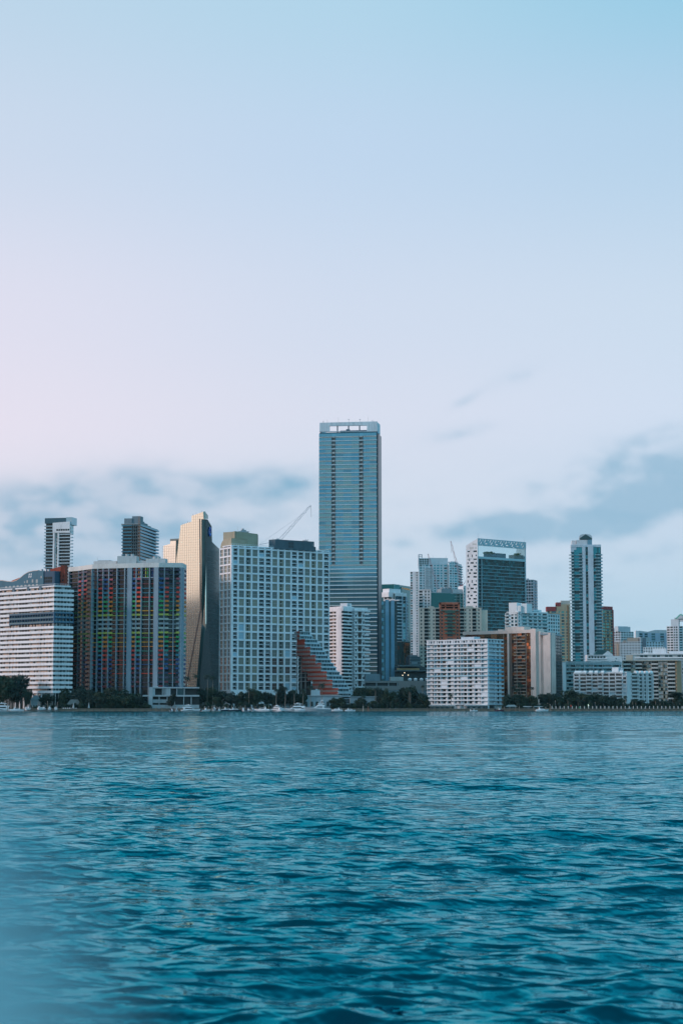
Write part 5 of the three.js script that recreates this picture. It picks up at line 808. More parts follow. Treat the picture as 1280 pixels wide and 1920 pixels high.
{ // white waterfront slab
  const D = 1300, g = thing('white_balcony_slab', 'long white waterfront apartment block with a balcony along every floor', 'building', pt(880, D, 1260)), py = 1265, y = q => Y(q, D), step = 7.62 * D / FPX;
  const f = F(g, [800, D + 34], [913.5, D], py), fr = F(g, f.b, [943.5, D + 16], py), WH = wall(0.66, 0.73, 0.77), n = 16, b = y(1206.5) - (n - 1) * step, BLUE = wall(0.16, 0.42, 0.56);
  prism(g, 'core', wall(0.58, 0.64, 0.66), foot([f.p(0.4, -1.7), { x: f.b.x, z: f.b.z - 2.2 }, fr.p(fr.L - 0.4, -1.7)], 12), GROUND, y(1199));
  const r = rng(55);
  for (let i = 0; i < n; i++) { const h = b + i * step, m = i > 6 && i < 13 && i % 2 ? BLUE : WH; f.put('balcony', balconyGeo(f.L + 0.4, 1.9, 0.5, 0.42, 0.12), m === BLUE ? wall(0.34, 0.56, 0.66) : WH, f.L / 2, h, -1.7); fr.put('balcony', balconyGeo(fr.L, 1.9, 0.5, 0.42, 0.12), i > 5 && i < 12 ? BLUE : wall(0.5, 0.64, 0.72), fr.L / 2, h, -1.7); }
  panes(f, { s0: 1.5, s1: f.L - 3.2, y0: b, step, n, lo: 0.55, hi: step - 0.1, w: 2.3, n0: -1.72, n1: -1.6, mats: [DARKGLASS, plain(0.10, 0.13, 0.14, 0.3), WHITE], seed: 13, pick: (i, j, q) => i % 2 ? (q() < 0.8 ? 0 : 1) : -1 });
  panes(fr, { s0: 1, s1: fr.L - 1, y0: b, step, n, lo: 0.55, hi: step - 0.1, w: 2.6, n0: -1.72, n1: -1.6, mats: [DARKGLASS, plain(0.10, 0.17, 0.22, 0.3)], seed: 14, pick: (i, j, q) => i % 2 ? 0 : -1 });
  // partition walls between the flats and a few roller shutters
  for (let k = 0; k <= 9; k++) f.box('partition', WH, Math.min(f.L - 0.3, k * f.L / 9), Math.min(f.L, k * f.L / 9 + 0.3), b - step, y(1200), -1.7, -0.1); fr.box('partition', WH, fr.L * 0.5, fr.L * 0.5 + 0.3, b - step, y(1200), -1.7, -0.1);
  for (const [k, i] of [[2, 4], [2, 5], [7, 4], [6, 13], [3, 10], [7, 9], [8, 2], [5, 6], [1, 8]]) f.box('roller_shutter', wall(0.62, 0.72, 0.78), k * f.L / 9 + 0.4, (k + 1) * f.L / 9 - 0.1, b + i * step + 0.5, b + (i + 1) * step - 0.05, -0.6, -0.45);
  // top storey with an arcade
  f.box('roof_slab', WH, -0.2, f.L + 0.2, y(1199.6), y(1197.6), -1.8, 0.3); fr.box('roof_slab', WH, 0.05, fr.L, y(1199.6), y(1197.6), -1.8, 0.3); for (let k = 0; k < 22; k++) f.box('arcade_pier', WH, k * f.L / 22, k * f.L / 22 + (k % 3 ? 0.7 : 1.6), b + n * step - step + 0.6, y(1199.6), -1.0, 0.05); for (let k = 0; k < 5; k++) fr.box('arcade_pier', WH, k * fr.L / 5, k * fr.L / 5 + 1.1, b + n * step - step + 0.6, y(1199.6), -1.0, 0.05);
  f.box('roof_block', wall(0.5, 0.6, 0.66), f.s(860.5, 1195), f.s(885, 1195), y(1199), y(1193), -9, -2); f.box('roof_block', WH, f.s(852, 1195), f.s(861, 1195), y(1199), y(1197), -9, -2); f.box('cooling_unit', DARKMETAL, f.s(832, 1197), f.s(850, 1197), y(1198.4), y(1195.4), -8, -3);
  // open ground floor
  for (let k = 0; k < 14; k++) f.box('column', WH, k * f.L / 13.2, k * f.L / 13.2 + 0.5, GROUND, b + 0.1, -1.4, -0.8); f.box('undercroft', DIM, 0.5, f.L - 0.5, GROUND, b - 0.4, -8, -1.9); fr.box('undercroft', DIM, 0.5, fr.L - 0.5, GROUND, b - 0.4, -8, -1.8);
}
{ // copper glass block with cream walls
  const D = 1375, g = thing('copper_glass_block', 'cream walled office block with copper glass bays glowing orange', 'building', pt(970, D, 1240)), py = 1240, y = q => Y(q, D), CR = wall(0.66, 0.57, 0.52);
  const f = F(g, [868, D + 42], [995, D], py), fs = F(g, [1031.8, D - 8], [1052.5, D + 24], py), S = x => f.s(x, py), yT = Y(1180.5, D), yF = Y(1186.5, D);
  prism(g, 'core', plain(0.025, 0.02, 0.018, 0.4), foot([f.p(0, -1.5), f.p(f.L, -1.5), pt(1026, D + 6, py), fs.p(fs.L - 0.3, -0.8)], 10), GROUND, yF - 0.2);
  f.box('roof_fascia', CR, 0, f.L, yF, yT, -14, 0.4);
  f.box('cream_wall', CR, f.L, f.L + 4.6, GROUND, yT + 0.6, -10, 0.6);
  const fw = F(g, [1004.6, D - 1.5], [1031.8, D - 8], py); // wall with a rounded groove
  fw.box('cream_wall', CR, 0, fw.L * 0.30, GROUND, y(1184), -8, 0.2); fw.box('cream_wall', CR, fw.L * 0.5, fw.L, GROUND, y(1187), -8, 0.4);
  const gr = new THREE.Shape(); gr.moveTo(0, 0.2); gr.quadraticCurveTo(fw.L * 0.1, -3.4, fw.L * 0.2, 0.4); gr.lineTo(fw.L * 0.2, -6); gr.lineTo(0, -6); const grg = new THREE.ExtrudeGeometry(gr, { depth: y(1185.5) - GROUND, bevelEnabled: false, curveSegments: 12 }).rotateX(-Math.PI / 2).scale(1, 1, -1); grg.index || 0; { const p = grg.attributes.position; for (let i = 0; i < p.count; i += 3) for (const a of [grg.attributes.position, grg.attributes.normal, grg.attributes.uv]) { const N = a.itemSize; for (let c = 0; c < N; c++) { const t = a.array[(i + 1) * N + c]; a.array[(i + 1) * N + c] = a.array[(i + 2) * N + c]; a.array[(i + 2) * N + c] = t; } } grg.computeVertexNormals(); }
  fw.put('cream_wall', grg, CR, fw.L * 0.30, GROUND, 0);
  // panes that each hang a little out of true
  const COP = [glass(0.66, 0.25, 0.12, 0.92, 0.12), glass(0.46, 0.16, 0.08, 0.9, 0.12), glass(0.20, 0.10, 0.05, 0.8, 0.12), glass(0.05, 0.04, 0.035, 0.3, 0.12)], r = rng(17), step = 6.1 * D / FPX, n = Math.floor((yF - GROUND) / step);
  const pane = (a, c, cnt, k, mats) => { for (let i = 0; i < cnt; i++) { const s0 = S(a) + (S(c) - S(a)) * i / cnt, s1 = S(a) + (S(c) - S(a)) * (i + 1) / cnt, m = f.box('pane', mats[Math.floor(r() * mats.length)], s0 + 0.08, s1 - 0.08, yF - (k + 1) * step + 0.12, yF - k * step - 0.12, -0.5, -0.3); m.rotation.y += (r() - 0.5) * 0.10; m.rotation.x = (r() - 0.5) * 0.03; } };
  for (let k = 0; k < n; k++) {
    if (k < 3) pane(872, 943, 6, k, COP);
    pane(944, 950.5, 1, k, COP.slice(0, 3)); pane(986, 994.4, 2, k, COP.slice(0, 2)); if (r() < 0.75) pane(959, 967, 1, k, COP); if (r() < 0.55) pane(969, 977, 1, k, [COP[0], COP[1], COP[3]]); if (r() < 0.7) pane(977, 984, 1, k, COP);
    f.put('balcony', balconyGeo(S(984.5) - S(964), 1.4, 0.25, 0.25, 0.1), wall(0.42, 0.36, 0.30), (S(984.5) + S(964)) / 2, yF - (k + 1) * step, -0.6);
  }
  f.box('pier', CR, S(951), S(954), GROUND, yF, -1.5, 0.3); f.box('pier', wall(0.16, 0.12, 0.10), S(954), S(958.4), GROUND, yF, -1.5, -0.4); for (const x of [943.2, 985, 967.5]) f.box('pier', wall(0.30, 0.25, 0.22), S(x), S(x + 0.9), GROUND, yF, -1.5, 0.05); f.box('wall', wall(0.2, 0.12, 0.08), 0, S(943), GROUND, yF - 3 * step, -1.5, -0.4);
  // dark right-hand flank
  const m = Math.floor((y(1190) - GROUND) / step); grid(fs, { s0: 0.3, y0: y(1191) - m * step, y1: y(1191), rows: m, cols: 7, pier: 0.35, span: 0.55, depth: 0.25, mat: wall(0.05, 0.06, 0.06), panes: [glass(0.03, 0.04, 0.04, 0.25, 0.15), glass(0.06, 0.05, 0.045, 0.3, 0.15), DARKGLASS], seed: 23 }); fs.box('roof_edge', wall(0.3, 0.38, 0.42), 0, fs.L, y(1191), y(1188), -8, 0.4);
  f.box('roof_block', CR, S(930), S(940), yT, y(1178), -8, -2); f.box('roof_block', CR, S(942), S(978), yT, Y(1174, D), -11, -3); f.box('roof_block', wall(0.5, 0.52, 0.54), S(888), S(902), yT, f.y(1187, S(890)), -8, -2);
}
{ // pale ochre and red tower behind
  const D = 2050, g = thing('ochre_tower', 'ochre apartment tower with red top storeys half hidden by the slim teal tower', 'building', pt(1050, D, 1190)), py = 1190, y = q => Y(q, D), OC = wall(0.46, 0.38, 0.26), RD = wall(0.32, 0.06, 0.06), step = 5.6 * D / FPX;
  const f = F(g, [1024.5, D], [1069, D], py), f2 = F(g, [1128, D - 4], [1149, D + 6], py);
  prism(g, 'core', TEALGLASS, foot([f.p(0, -0.4), f.p(f.L, -0.4)], 20), GROUND, y(1142)); prism(g, 'core', TEALGLASS, foot([f2.p(0, -0.4), f2.p(f2.L, -0.4)], 20), GROUND, y(1142));
  const n = Math.floor((y(1150) - GROUND) / step); for (const [q, cols] of [[f, [[.04, .12], [.2, .4], [.5, .56], [.62, .74], [.82, .95]]], [f2, [[.08, .28], [.38, .62], [.74, .94]]]]) grid(q, { y0: y(1145) - n * step, y1: y(1145), rows: n, cols, mat: OC, span: 1.3, panes: [TEALGLASS, DARKGLASS, glass(0.10, 0.30, 0.28, 0.4, 0.12)] });
  f.box('red_top', RD, 0, f.s(1042, py), y(1146), y(1137.5), -10, 0.5); f.box('red_top', RD, f.s(1043, py), f.s(1051, py), y(1137), y(1129.5), -10, 0.4); f.box('ochre_top', OC, f.s(1043, py), f.L, y(1146), y(1133), -10, 0.3); f.box('ochre_top', wall(0.5, 0.5, 0.46), f.s(1052, py), f.L, y(1134), y(1126), -8, -1); f2.box('red_top', RD, 0, f2.L * 0.95, y(1143), y(1137), -10, 0.4); f.box('pier', wall(0.30, 0.18, 0.10), f.s(1063, py), f.s(1066, py), GROUND, y(1135), -0.4, 0.6); f2.box('pier', RD, f2.L * 0.92, f2.L + 0.5, GROUND, y(1143), -0.4, 0.4);
  for (let i = 0; i < n; i++) f2.box('balcony', wall(0.30, 0.18, 0.12), f2.L * 0.06, f2.L * 0.96, y(1145) - (i + 1) * step, y(1145) - (i + 1) * step + 0.5, 0, 1.0);
}
{ // slim teal tower with the arched top
  const D = 1780, g = thing('slim_teal_tower', 'slim teal glass tower with two white shafts and an arched canopy on top', 'building', pt(1098, D, 1120)), py = 1110, y = q => Y(q, D), step = 6.08 * D / FPX, WH = wall(0.50, 0.62, 0.70);
  const f = F(g, [1071, D], [1127, D - 2], py), S = x => f.s(x, py), TG = glass(0.04, 0.24, 0.28, 0.4, 0.12);
  prism(g, 'core', glass(0.025, 0.09, 0.11, 0.4, 0.12), foot([f.p(0, -1), f.p(f.L, -1)], 24), GROUND, y(1024));
  f.box('white_shaft', WH, S(1091.6), S(1097.6), GROUND, y(1023), -1, 1.0); f.box('white_shaft', WH, S(1102.2), S(1112.2), GROUND, y(1023.4), -1, 1.2);
  const n = Math.floor((y(1039) - GROUND) / step), b = y(1041.5) - (n - 1) * step, SL = wall(0.30, 0.45, 0.50), r = rng(31);
  const curved = new THREE.Shape(); curved.moveTo(0, -1); curved.lineTo(0, 1.8); curved.quadraticCurveTo(-4.4, 1.6, -4.6, -1); curved.lineTo(0, -1); const cg = new THREE.ExtrudeGeometry(curved, { depth: 1.15, bevelEnabled: false, curveSegments: 8 }).rotateX(Math.PI / 2), cgr = cg.clone().applyMatrix4(new THREE.Matrix4().makeRotationY(0)); { const p = cgr.attributes.position; for (let i = 0; i < p.count; i++) p.setX(i, -p.getX(i)); for (let i = 0; i < p.count; i += 3) for (let c = 0; c < 3; c++) { const t = p.array[(i + 1) * 3 + c]; p.array[(i + 1) * 3 + c] = p.array[(i + 2) * 3 + c]; p.array[(i + 2) * 3 + c] = t; } cgr.computeVertexNormals(); }
  for (let i = 0; i < n; i++) {
    const h = b + i * step; f.put('balcony', cg, SL, S(1075.6), h + 1.0, 0); if (i < n - 2 || true) f.put('balcony', cgr, SL, S(1120.6), h + 1.0, 0);
    f.box('slab_edge', SL, S(1075.6), S(1091.4), h, h + 0.4, -1, 0.5); f.box('slab_edge', SL, S(1112.2), S(1120.6), h, h + 0.4, -1, 0.5); f.box('slab_edge', SL, S(1097.6), S(1102.2), h, h + 0.35, -1, 0.2);
    f.put('balcony', balconyGeo(3.0, 1.3, 0.3, 0.5), SL, S(1087.8), h, 0.1); f.put('balcony', balconyGeo(2.4, 1.3, 0.3, 0.5), SL, S(1117.8), h, 0.1);
    f.box('window', r() < 0.55 ? TG : DARKGLASS, S(1076.6), S(1086), h + 0.5, h + step - 0.1, -1, -0.4); f.box('window', r() < 0.5 ? TG : DARKGLASS, S(1112.6), S(1117.2), h + 0.5, h + step - 0.1, -1, -0.4); f.box('window', r() < 0.4 ? TG : DARKGLASS, S(1098), S(1102), h + 0.5, h + step - 0.1, -1, -0.5);
  }
  // stepped white head
  f.box('head_wall', WH, S(1070.6), S(1127), y(1026), y(1021.4), -12, 0.6); f.box('head_wall', WH, S(1070.6), S(1076), y(1035), y(1026), -8, 0.3); f.box('head_wall', WH, S(1076), S(1080.6), y(1031), y(1026), -8, 0.3); for (const [a, c, p] of [[1076.2, 1080.6, 1031], [1080.6, 1086.2, 1026.4], [1086.4, 1091.4, 1026.4], [1112.4, 1120, 1026.4], [1122, 1125.4, 1026.4]]) f.box('window', TG, S(a), S(c), y(1037), y(p), -1, -0.2 + (a % 2) * 0.1);
  f.box('roof_block', wall(0.60, 0.66, 0.70), S(1081), S(1101.6), y(1022), y(1012.4), -12, -0.5); f.box('roof_block', wall(0.66, 0.66, 0.68), S(1072.6), S(1080.4), y(1022), y(1013), -12, -2); f.box('roof_block', wall(0.16, 0.34, 0.44), S(1101.8), S(1110.4), y(1022), y(1012), -10, -0.3);
  // canopy: shallow barrel with a dark pointed mouth
  const w = 12 * D / FPX, hh = 10 * D / FPX, cs = new THREE.Shape(); cs.moveTo(-w, 0); cs.lineTo(-w, hh * 0.5); cs.quadraticCurveTo(-w * 0.9, hh, -w * 0.3, hh * 1.03); cs.lineTo(w * 0.3, hh * 1.03); cs.quadraticCurveTo(w * 0.95, hh * 0.98, w, hh * 0.4); cs.lineTo(w, 0); cs.lineTo(-w, 0);
  f.put('canopy', new THREE.ExtrudeGeometry(cs, { depth: 7, bevelEnabled: false }), wall(0.5, 0.58, 0.62), S(1098.6), y(1011.6), -8); const mt = new THREE.Shape([[-w * 0.9, 0], [w * 0.97, 0], [w * 0.97, hh * 0.2], [0, hh * 1.0], [-w * 0.92, hh * 0.24]].map(q => new THREE.Vector2(...q))); f.put('canopy_mouth', new THREE.ExtrudeGeometry(mt, { depth: 0.3, bevelEnabled: false }), plain(0.03, 0.08, 0.09), S(1098.6), y(1011.6), -0.95);
}
// ------------------------------------------------------------------ low blocks, far right
{
  const D = 1440, g = thing('grey_balcony_slab', 'long grey-white slab block with glazed balconies behind the arched block', 'building', pt(1110, D, 1270)), py = 1270, y = q => Y(q, D), WH = wall(0.52, 0.60, 0.63), step = 7.0 * D / FPX;
  const f = F(g, [1053.5, D], [1165, D + 6], py), n = 8, b = y(1246) - (n - 1) * step; prism(g, 'core', glass(0.06, 0.12, 0.14, 0.3, 0.15), foot([f.p(0, -1.2), f.p(f.L, -1.2)], 16), GROUND, y(1241.5));
  f.box('roof_slab', WH, 0, f.L, y(1242.4), y(1240.6), -14, 0.4); f.box('wall', WHITE, 0, f.s(1060, py), GROUND, y(1242), -1.2, 0.3); for (let i = 0; i < n; i++) { f.put('balcony', balconyGeo(f.s(1094, py) - f.s(1060, py), 1.5, 0.3, 0.7), wall(0.36, 0.5, 0.53), (f.s(1094, py) + f.s(1060, py)) / 2, b + i * step, -1.1); f.put('balcony', balconyGeo(f.L - f.s(1095, py), 1.4, 0.3, 0.8), wall(0.40, 0.54, 0.60), (f.L + f.s(1095, py)) / 2, b + i * step, -1.1); }
  for (const x of [1060, 1078, 1094, 1112, 1129, 1146, 1160]) f.box('pier', WH, f.s(x, py), f.s(x + 0.9, py), GROUND, y(1242), -1.2, 0.1);
  panes(f, { s0: f.s(1061, py), s1: f.L - 0.5, y0: b, step, n, lo: 1.0, hi: step - 0.2, w: 2, n0: -1.25, n1: -1.1, mats: [DARKGLASS, BLIND, TEALGLASS], seed: 20 });
}
{
  const D = 1500, g = thing('gabled_white_house', 'small white block with green gabled roof rising above the grey slab', 'building', pt(1125, D, 1235)), py = 1235, y = q => Y(q, D); const f = F(g, [1100, D], [1165, D], py), S = x => f.s(x, py);
  f.box('wall', WHITE, S(1100), S(1136), GROUND, y(1228), -12, 0); f.box('ledge', WHITE, S(1099), S(1137), y(1236), y(1234.6), 0, 0.8); f.box('ledge', WHITE, S(1100), S(1136), y(1229), y(1227.8), 0, 0.8); for (let k = 0; k < 6; k++) f.box('window', DARKGLASS, S(1102 + k * 5.6), S(1106 + k * 5.6), y(1234), y(1230.5), 0, 0.06);
  f.box('wall', WHITE, S(1136), S(1165), GROUND, y(1230), -12, 0.4); for (const [x, p] of [[1153, 1234], [1151.6, 1238.6]]) f.box('window', DARKGLASS, S(x), S(x + 2.2), y(p + 2), y(p), 0.4, 0.46);
  const gs = new THREE.Shape([[0, 0], [S(1143) - S(1114), 0], [S(1138) - S(1114), 3.6], [S(1126) - S(1114), 4.4], [S(1119) - S(1114), 3.4]].map(q => new THREE.Vector2(...q))); f.put('green_roof', new THREE.ExtrudeGeometry(gs, { depth: 9, bevelEnabled: false }), wall(0.03, 0.11, 0.12), S(1114), y(1228), -9.5);
  f.put('gable', new THREE.ExtrudeGeometry(new THREE.Shape([[-4, 0], [4, 0], [4, 1], [0, 4.2], [-4, 1]].map(q => new THREE.Vector2(...q))), { depth: 4, bevelEnabled: false }), WHITE, S(1139), y(1230), -3.5);
}
{ // arched white block on the waterfront
  const D = 1350, g = thing('arched_white_block', 'low white block with rounded hoods along its roof and dark window bays', 'building', pt(1140, D, 1290)), py = 1285, y = q => Y(q, D), WH = wall(0.60, 0.64, 0.66), step = 6.9 * D / FPX;
  const f = F(g, [1074.5, D + 4], [1173, D - 8], py), fb = F(g, [1173, D - 8], [1181.5, D - 4], py), f2 = F(g, [1181.5, D - 4], [1222.5, D + 10], py), n = 9, yT = y(1262), b = yT - n * step;
  prism(g, 'core', DIM, foot([f.p(0, -1.2), f.p(f.L, -1.2), { x: f2.a.x, z: f2.a.z - 1.4 }, f2.p(f2.L, -1.2)], 14), GROUND, yT);
  grid(f, { y0: b, y1: yT, rows: n, cols: [[.02, .10], [.13, .24], [.25, .345], [.36, .46], [.47, .55], [.57, .67], [.69, .79], [.81, .92], [.945, 1.0]], mat: WH, span: 1.0, pier: 0.6, depth: 0.5, panes: [plain(0.03, 0.035, 0.035, 0.3), plain(0.06, 0.055, 0.05, 0.3), plain(0.34, 0.46, 0.52)], single: true, seed: 91, pick: (i, j, r) => { const t = r(); return t < 0.72 ? 0 : t < 0.92 ? 1 : 2; } });
  for (const [u, v] of [[.02, .10], [.25, .345], [.47, .55], [.81, .92]]) balconies(f, { s0: f.L * u, s1: f.L * v, y0: b, step, n: n - 1, depth: 1.4, n0: 0.3, slab: 0.3, rail: 0.75, mat: WH });
  fb.box('blank_wall', WH, 0, fb.L, GROUND, yT + 0.5, -6, 0.5);
  grid(f2, { y0: b, y1: yT, rows: n, cols: [[.04, .28], [.36, .50], [.58, .68], [.80, .93]], mat: WH, span: 0.9, depth: 0.4, panes: [plain(0.03, 0.045, 0.05, 0.25), DARKGLASS], single: true, seed: 92 });
  balconies(f2, { s0: 0, s1: f2.L * 0.30, y0: b, step, n, depth: 1.3, n0: 0.2, slab: 0.3, rail: 0.7, mat: WH });
  for (const u of [.31, .53, .72, .96]) f2.box('fin', WH, f2.L * u, f2.L * u + 0.7, GROUND, yT, 0, 1.2);
  const hood = (q, s, wd) => { const h = new THREE.CylinderGeometry(1.5, 1.5, wd, 14, 1, false, 0, Math.PI).rotateZ(Math.PI / 2).rotateX(-Math.PI / 2 + Math.PI / 4); q.put('roof_hood', new THREE.CylinderGeometry(1.5, 1.5, wd, 16).rotateZ(Math.PI / 2), wall(0.72, 0.78, 0.80), s, yT + 0.2, -0.5); };
  for (const [px, wd] of [[1085, 6.5], [1094, 3.5], [1107, 2.6], [1117, 2.2], [1129, 2.0], [1164, 2.2]]) hood(f, f.s(px, 1262), wd); for (const u of [.28, .5, .72, .93]) hood(f2, f2.L * u, 2.6);
  f.box('parapet', WH, 0, f.L, yT, yT + 0.8, -10, -0.6); f.box('roof_block', WHITE, f.s(1145, 1255), f.s(1157, 1255), yT, y(1251.4), -9, -3); f.box('roof_block', wall(0.4, 0.5, 0.55), f.s(1157, 1255), f.s(1164, 1255), yT, y(1252.5), -9, -4);
}
{ // ochre-trimmed slab
  const D = 1500, g = thing('tan_balcony_slab', 'broad tan and white apartment slab with flat overhanging roof and tan end wall', 'building', pt(1220, D, 1280)), py = 1280, y = q => Y(q, D), TN = wall(0.54, 0.46, 0.38), step = 7.1 * D / FPX;
  const f = F(g, [1164.5, D + 8], [1268, D - 6], py), fe = F(g, f.b, [1277, D + 8], py), n = 12, b = y(1246.5) - (n - 1) * step, S = x => f.s(x, py);
  prism(g, 'core', TN, foot([f.p(0, -1.2), f.p(f.L, -1.2), fe.p(fe.L, -1.2)], 16), GROUND, y(1240)); f.box('roof_slab', wall(0.36, 0.34, 0.27), 0, f.L + 1.4, y(1239.6), y(1238.2), -14, 1.2); f.box('end_wall', TN, 0, S(1168), GROUND, y(1239.6), -1.2, 0.4); fe.box('end_wall', wall(0.42, 0.27, 0.16), 0, fe.L, GROUND, y(1239.8), -1.1, 0);
  for (const [u, v] of [[1168, 1182], [1191, 1203], [1221, 1233], [1251, 1265]]) balconies(f, { s0: S(u), s1: S(v), y0: b, step, n, depth: 1.7, n0: -1.0, slab: 0.3, rail: 0.9, mat: wall(0.60, 0.62, 0.60) });
  const W = [glass(0.14, 0.22, 0.24, 0.3, 0.15), DARKGLASS, BLIND, plain(0.40, 0.38, 0.30)]; panes(f, { s0: S(1182.5), s1: S(1191), y0: b, step, n, lo: 0.8, hi: step - 0.1, w: 1.6, mats: W, n0: -1.2, n1: -0.4, seed: 6 }); panes(f, { s0: S(1203.5), s1: S(1221), y0: b, step, n, lo: 0.9, hi: step - 0.1, w: 1.7, mats: W, n0: -1.2, n1: -0.4, seed: 7 }); panes(f, { s0: S(1233.5), s1: S(1251), y0: b, step, n, lo: 0.9, hi: step - 0.1, w: 1.7, mats: W, n0: -1.2, n1: -0.4, seed: 9 }); for (const [u, v] of [[1168, 1182], [1191, 1203], [1221, 1233], [1251, 1265]]) panes(f, { s0: S(u), s1: S(v), y0: b, step, n, lo: 1.0, hi: step - 0.1, w: 1.7, mats: [DARKGLASS, DIM], n0: -1.2, n1: -1.1, seed: u });
  for (const x of [1212, 1242]) f.box('pier', wall(0.3, 0.27, 0.2), S(x), S(x) + 0.4, GROUND, y(1240), -1.2, -0.3);
  // set-back top storeys
  const f2 = F(g, [1185, D + 14], [1285, D + 6], py); f2.box('roof_slab', WHITE, 0, f2.L, y(1226.6), y(1224.4), -10, 0.5); f2.box('upper_wall', wall(0.40, 0.50, 0.54), 0.5, f2.L, y(1239), y(1226.6), -10, -0.6); f2.box('ledge', WHITE, 2, f2.L, y(1233.6), y(1231.4), -0.6, 0.3); for (let k = 0; k < 12; k++) f2.box('window', k % 3 ? DARKGLASS : BLIND, 3 + k * 3.3, 5.6 + k * 3.3, y(1231.2), y(1228), -0.6, -0.5); f2.box('upper_wall', wall(0.5, 0.44, 0.36), -5, 0.5, y(1239), y(1227), -10, -0.4);
  f2.box('roof_block', WHITE, f2.s(1223, 1220), f2.s(1248, 1220), y(1225), y(1215), -8, -2); f2.box('roof_block', WHITE, f2.s(1207, 1220), f2.s(1213.5, 1220), y(1225), y(1222), -6, -2); f2.box('roof_block', WHITE, f2.s(1253, 1222), f2.s(1285, 1222), y(1224.4), y(1220), -9, -1);
}
{ // grey end block at the frame edge
  const D = 1545, g = thing('grey_edge_block', 'grey-white block beside the tan slab, partly behind its end wall', 'building', pt(1290, D, 1280)), f = F(g, [1270, D], [1330, D - 3], 1280), y = q => Y(q, D); prism(g, 'core', DIM, foot([f.p(0, -0.5), f.p(f.L, -0.5)], 14), GROUND, y(1238)); grid(f, { y0: GROUND, y1: y(1237), rows: 13, cols: 8, pier: 0.9, span: 1.3, mat: wall(0.4, 0.47, 0.5), panes: [DARKGLASS, BLIND], seed: 3 });
}
// far towers at the right
function far(name, label, D, fronts, top, o) { const g = thing(name, label, 'building', pt((fronts[0][0] + fronts[fronts.length - 1][0]) / 2, D, top)); const y = q => Y(q, D), P = fronts.map(q => pt(q[0], q[1], top + 30)); prism(g, 'core', o.core || DARKGLASS, foot(P.map(p => back(p, 0.5)), 18), GROUND, y(top) - 0.3); P.slice(1).forEach((p, i) => { const f = new Face(g, P[i], p), q = o.faces[i]; if (q) grid(f, { y0: GROUND, y1: y(top), rows: Math.round((y(top) - GROUND) / (q.floor || 3.1)), span: q.span || 1.3, pier: q.pier || 1, depth: 0.5, panes: q.panes || [DARKGLASS, TEALGLASS], seed: i + D, cols: q.cols, mat: q.mat }); (o.extra || (() => {}))(f, i, y, g); }); return g; }
const PB = wall(0.44, 0.56, 0.64), PW = wall(0.64, 0.70, 0.74);
far('blue_white_tower', 'pale blue apartment tower with flat penthouse behind the low blocks', 2450, [[1149, 2460], [1163, 2450], [1187, 2458]], 1184, { faces: [{ cols: 3, mat: PB }, { cols: 5, mat: PW }], extra: (f, i, y) => { if (i === 1) { f.box('penthouse', wall(0.46, 0.56, 0.62), -3, f.L * 0.8, y(1184), y(1175), -10, -1); f.box('penthouse', wall(0.40, 0.5, 0.56), f.L * 0.1, f.L * 0.9, y(1182), y(1173.6), -16, -10.2); } } });
far('blue_glass_midrise', 'pale blue mid-rise with white roof screens and dark balcony bays', 2350, [[1191, 2350], [1250, 2356]], 1187, { faces: [{ cols: [[.12, .22], [.28, .38], [.5, .62], [.78, .90]], mat: wall(0.30, 0.46, 0.58), span: 0.9 }], extra: (f, i, y) => { outline(f, 'roof_screen', wall(0.48, 0.56, 0.60), [[1196, 1188], [1250, 1188], [1249, 1181.4], [1228, 1181], [1214, 1184.6], [1198, 1182.4]], -6, -1); f.box('white_pier', PW, 0, f.L * 0.1, GROUND, y(1182.6), -4, 0.7); } });
far('small_window_block', 'white block with tan stripes and rows of small square windows', 2150, [[1150, 2156], [1162, 2150], [1200, 2146], [1243, 2154]], 1203, { faces: [{ cols: 4, mat: wall(0.5, 0.5, 0.48) }, { cols: 7, mat: PW, pier: 1.5, span: 1.5, panes: [DARKGLASS] }, { cols: 8, mat: wall(0.56, 0.68, 0.76), pier: 1.5, span: 1.5, panes: [DARKGLASS] }], extra: (f, i, y) => { if (i === 2) { f.box('dark_stripe', wall(0.16, 0.20, 0.24), f.L * 0.08, f.L * 0.24, GROUND, y(1196), -8, 0.8); f.box('upper_wall', wall(0.4, 0.48, 0.52), 0, f.L * 0.4, y(1203), y(1195), -10, 0.2); } if (i === 1) { f.box('tan_block', wall(0.42, 0.36, 0.3), f.L * 0.35, f.L * 0.9, y(1203), y(1196), -10, -1); f.box('tan_block', wall(0.40, 0.34, 0.28), f.L * 0.15, f.L * 0.3, y(1205), y(1201), -4, 0.6); } if (i === 0) f.box('tan_stripe', wall(0.42, 0.34, 0.26), f.L * 0.5, f.L * 0.8, GROUND, y(1207), -0.4, 0.8); } });
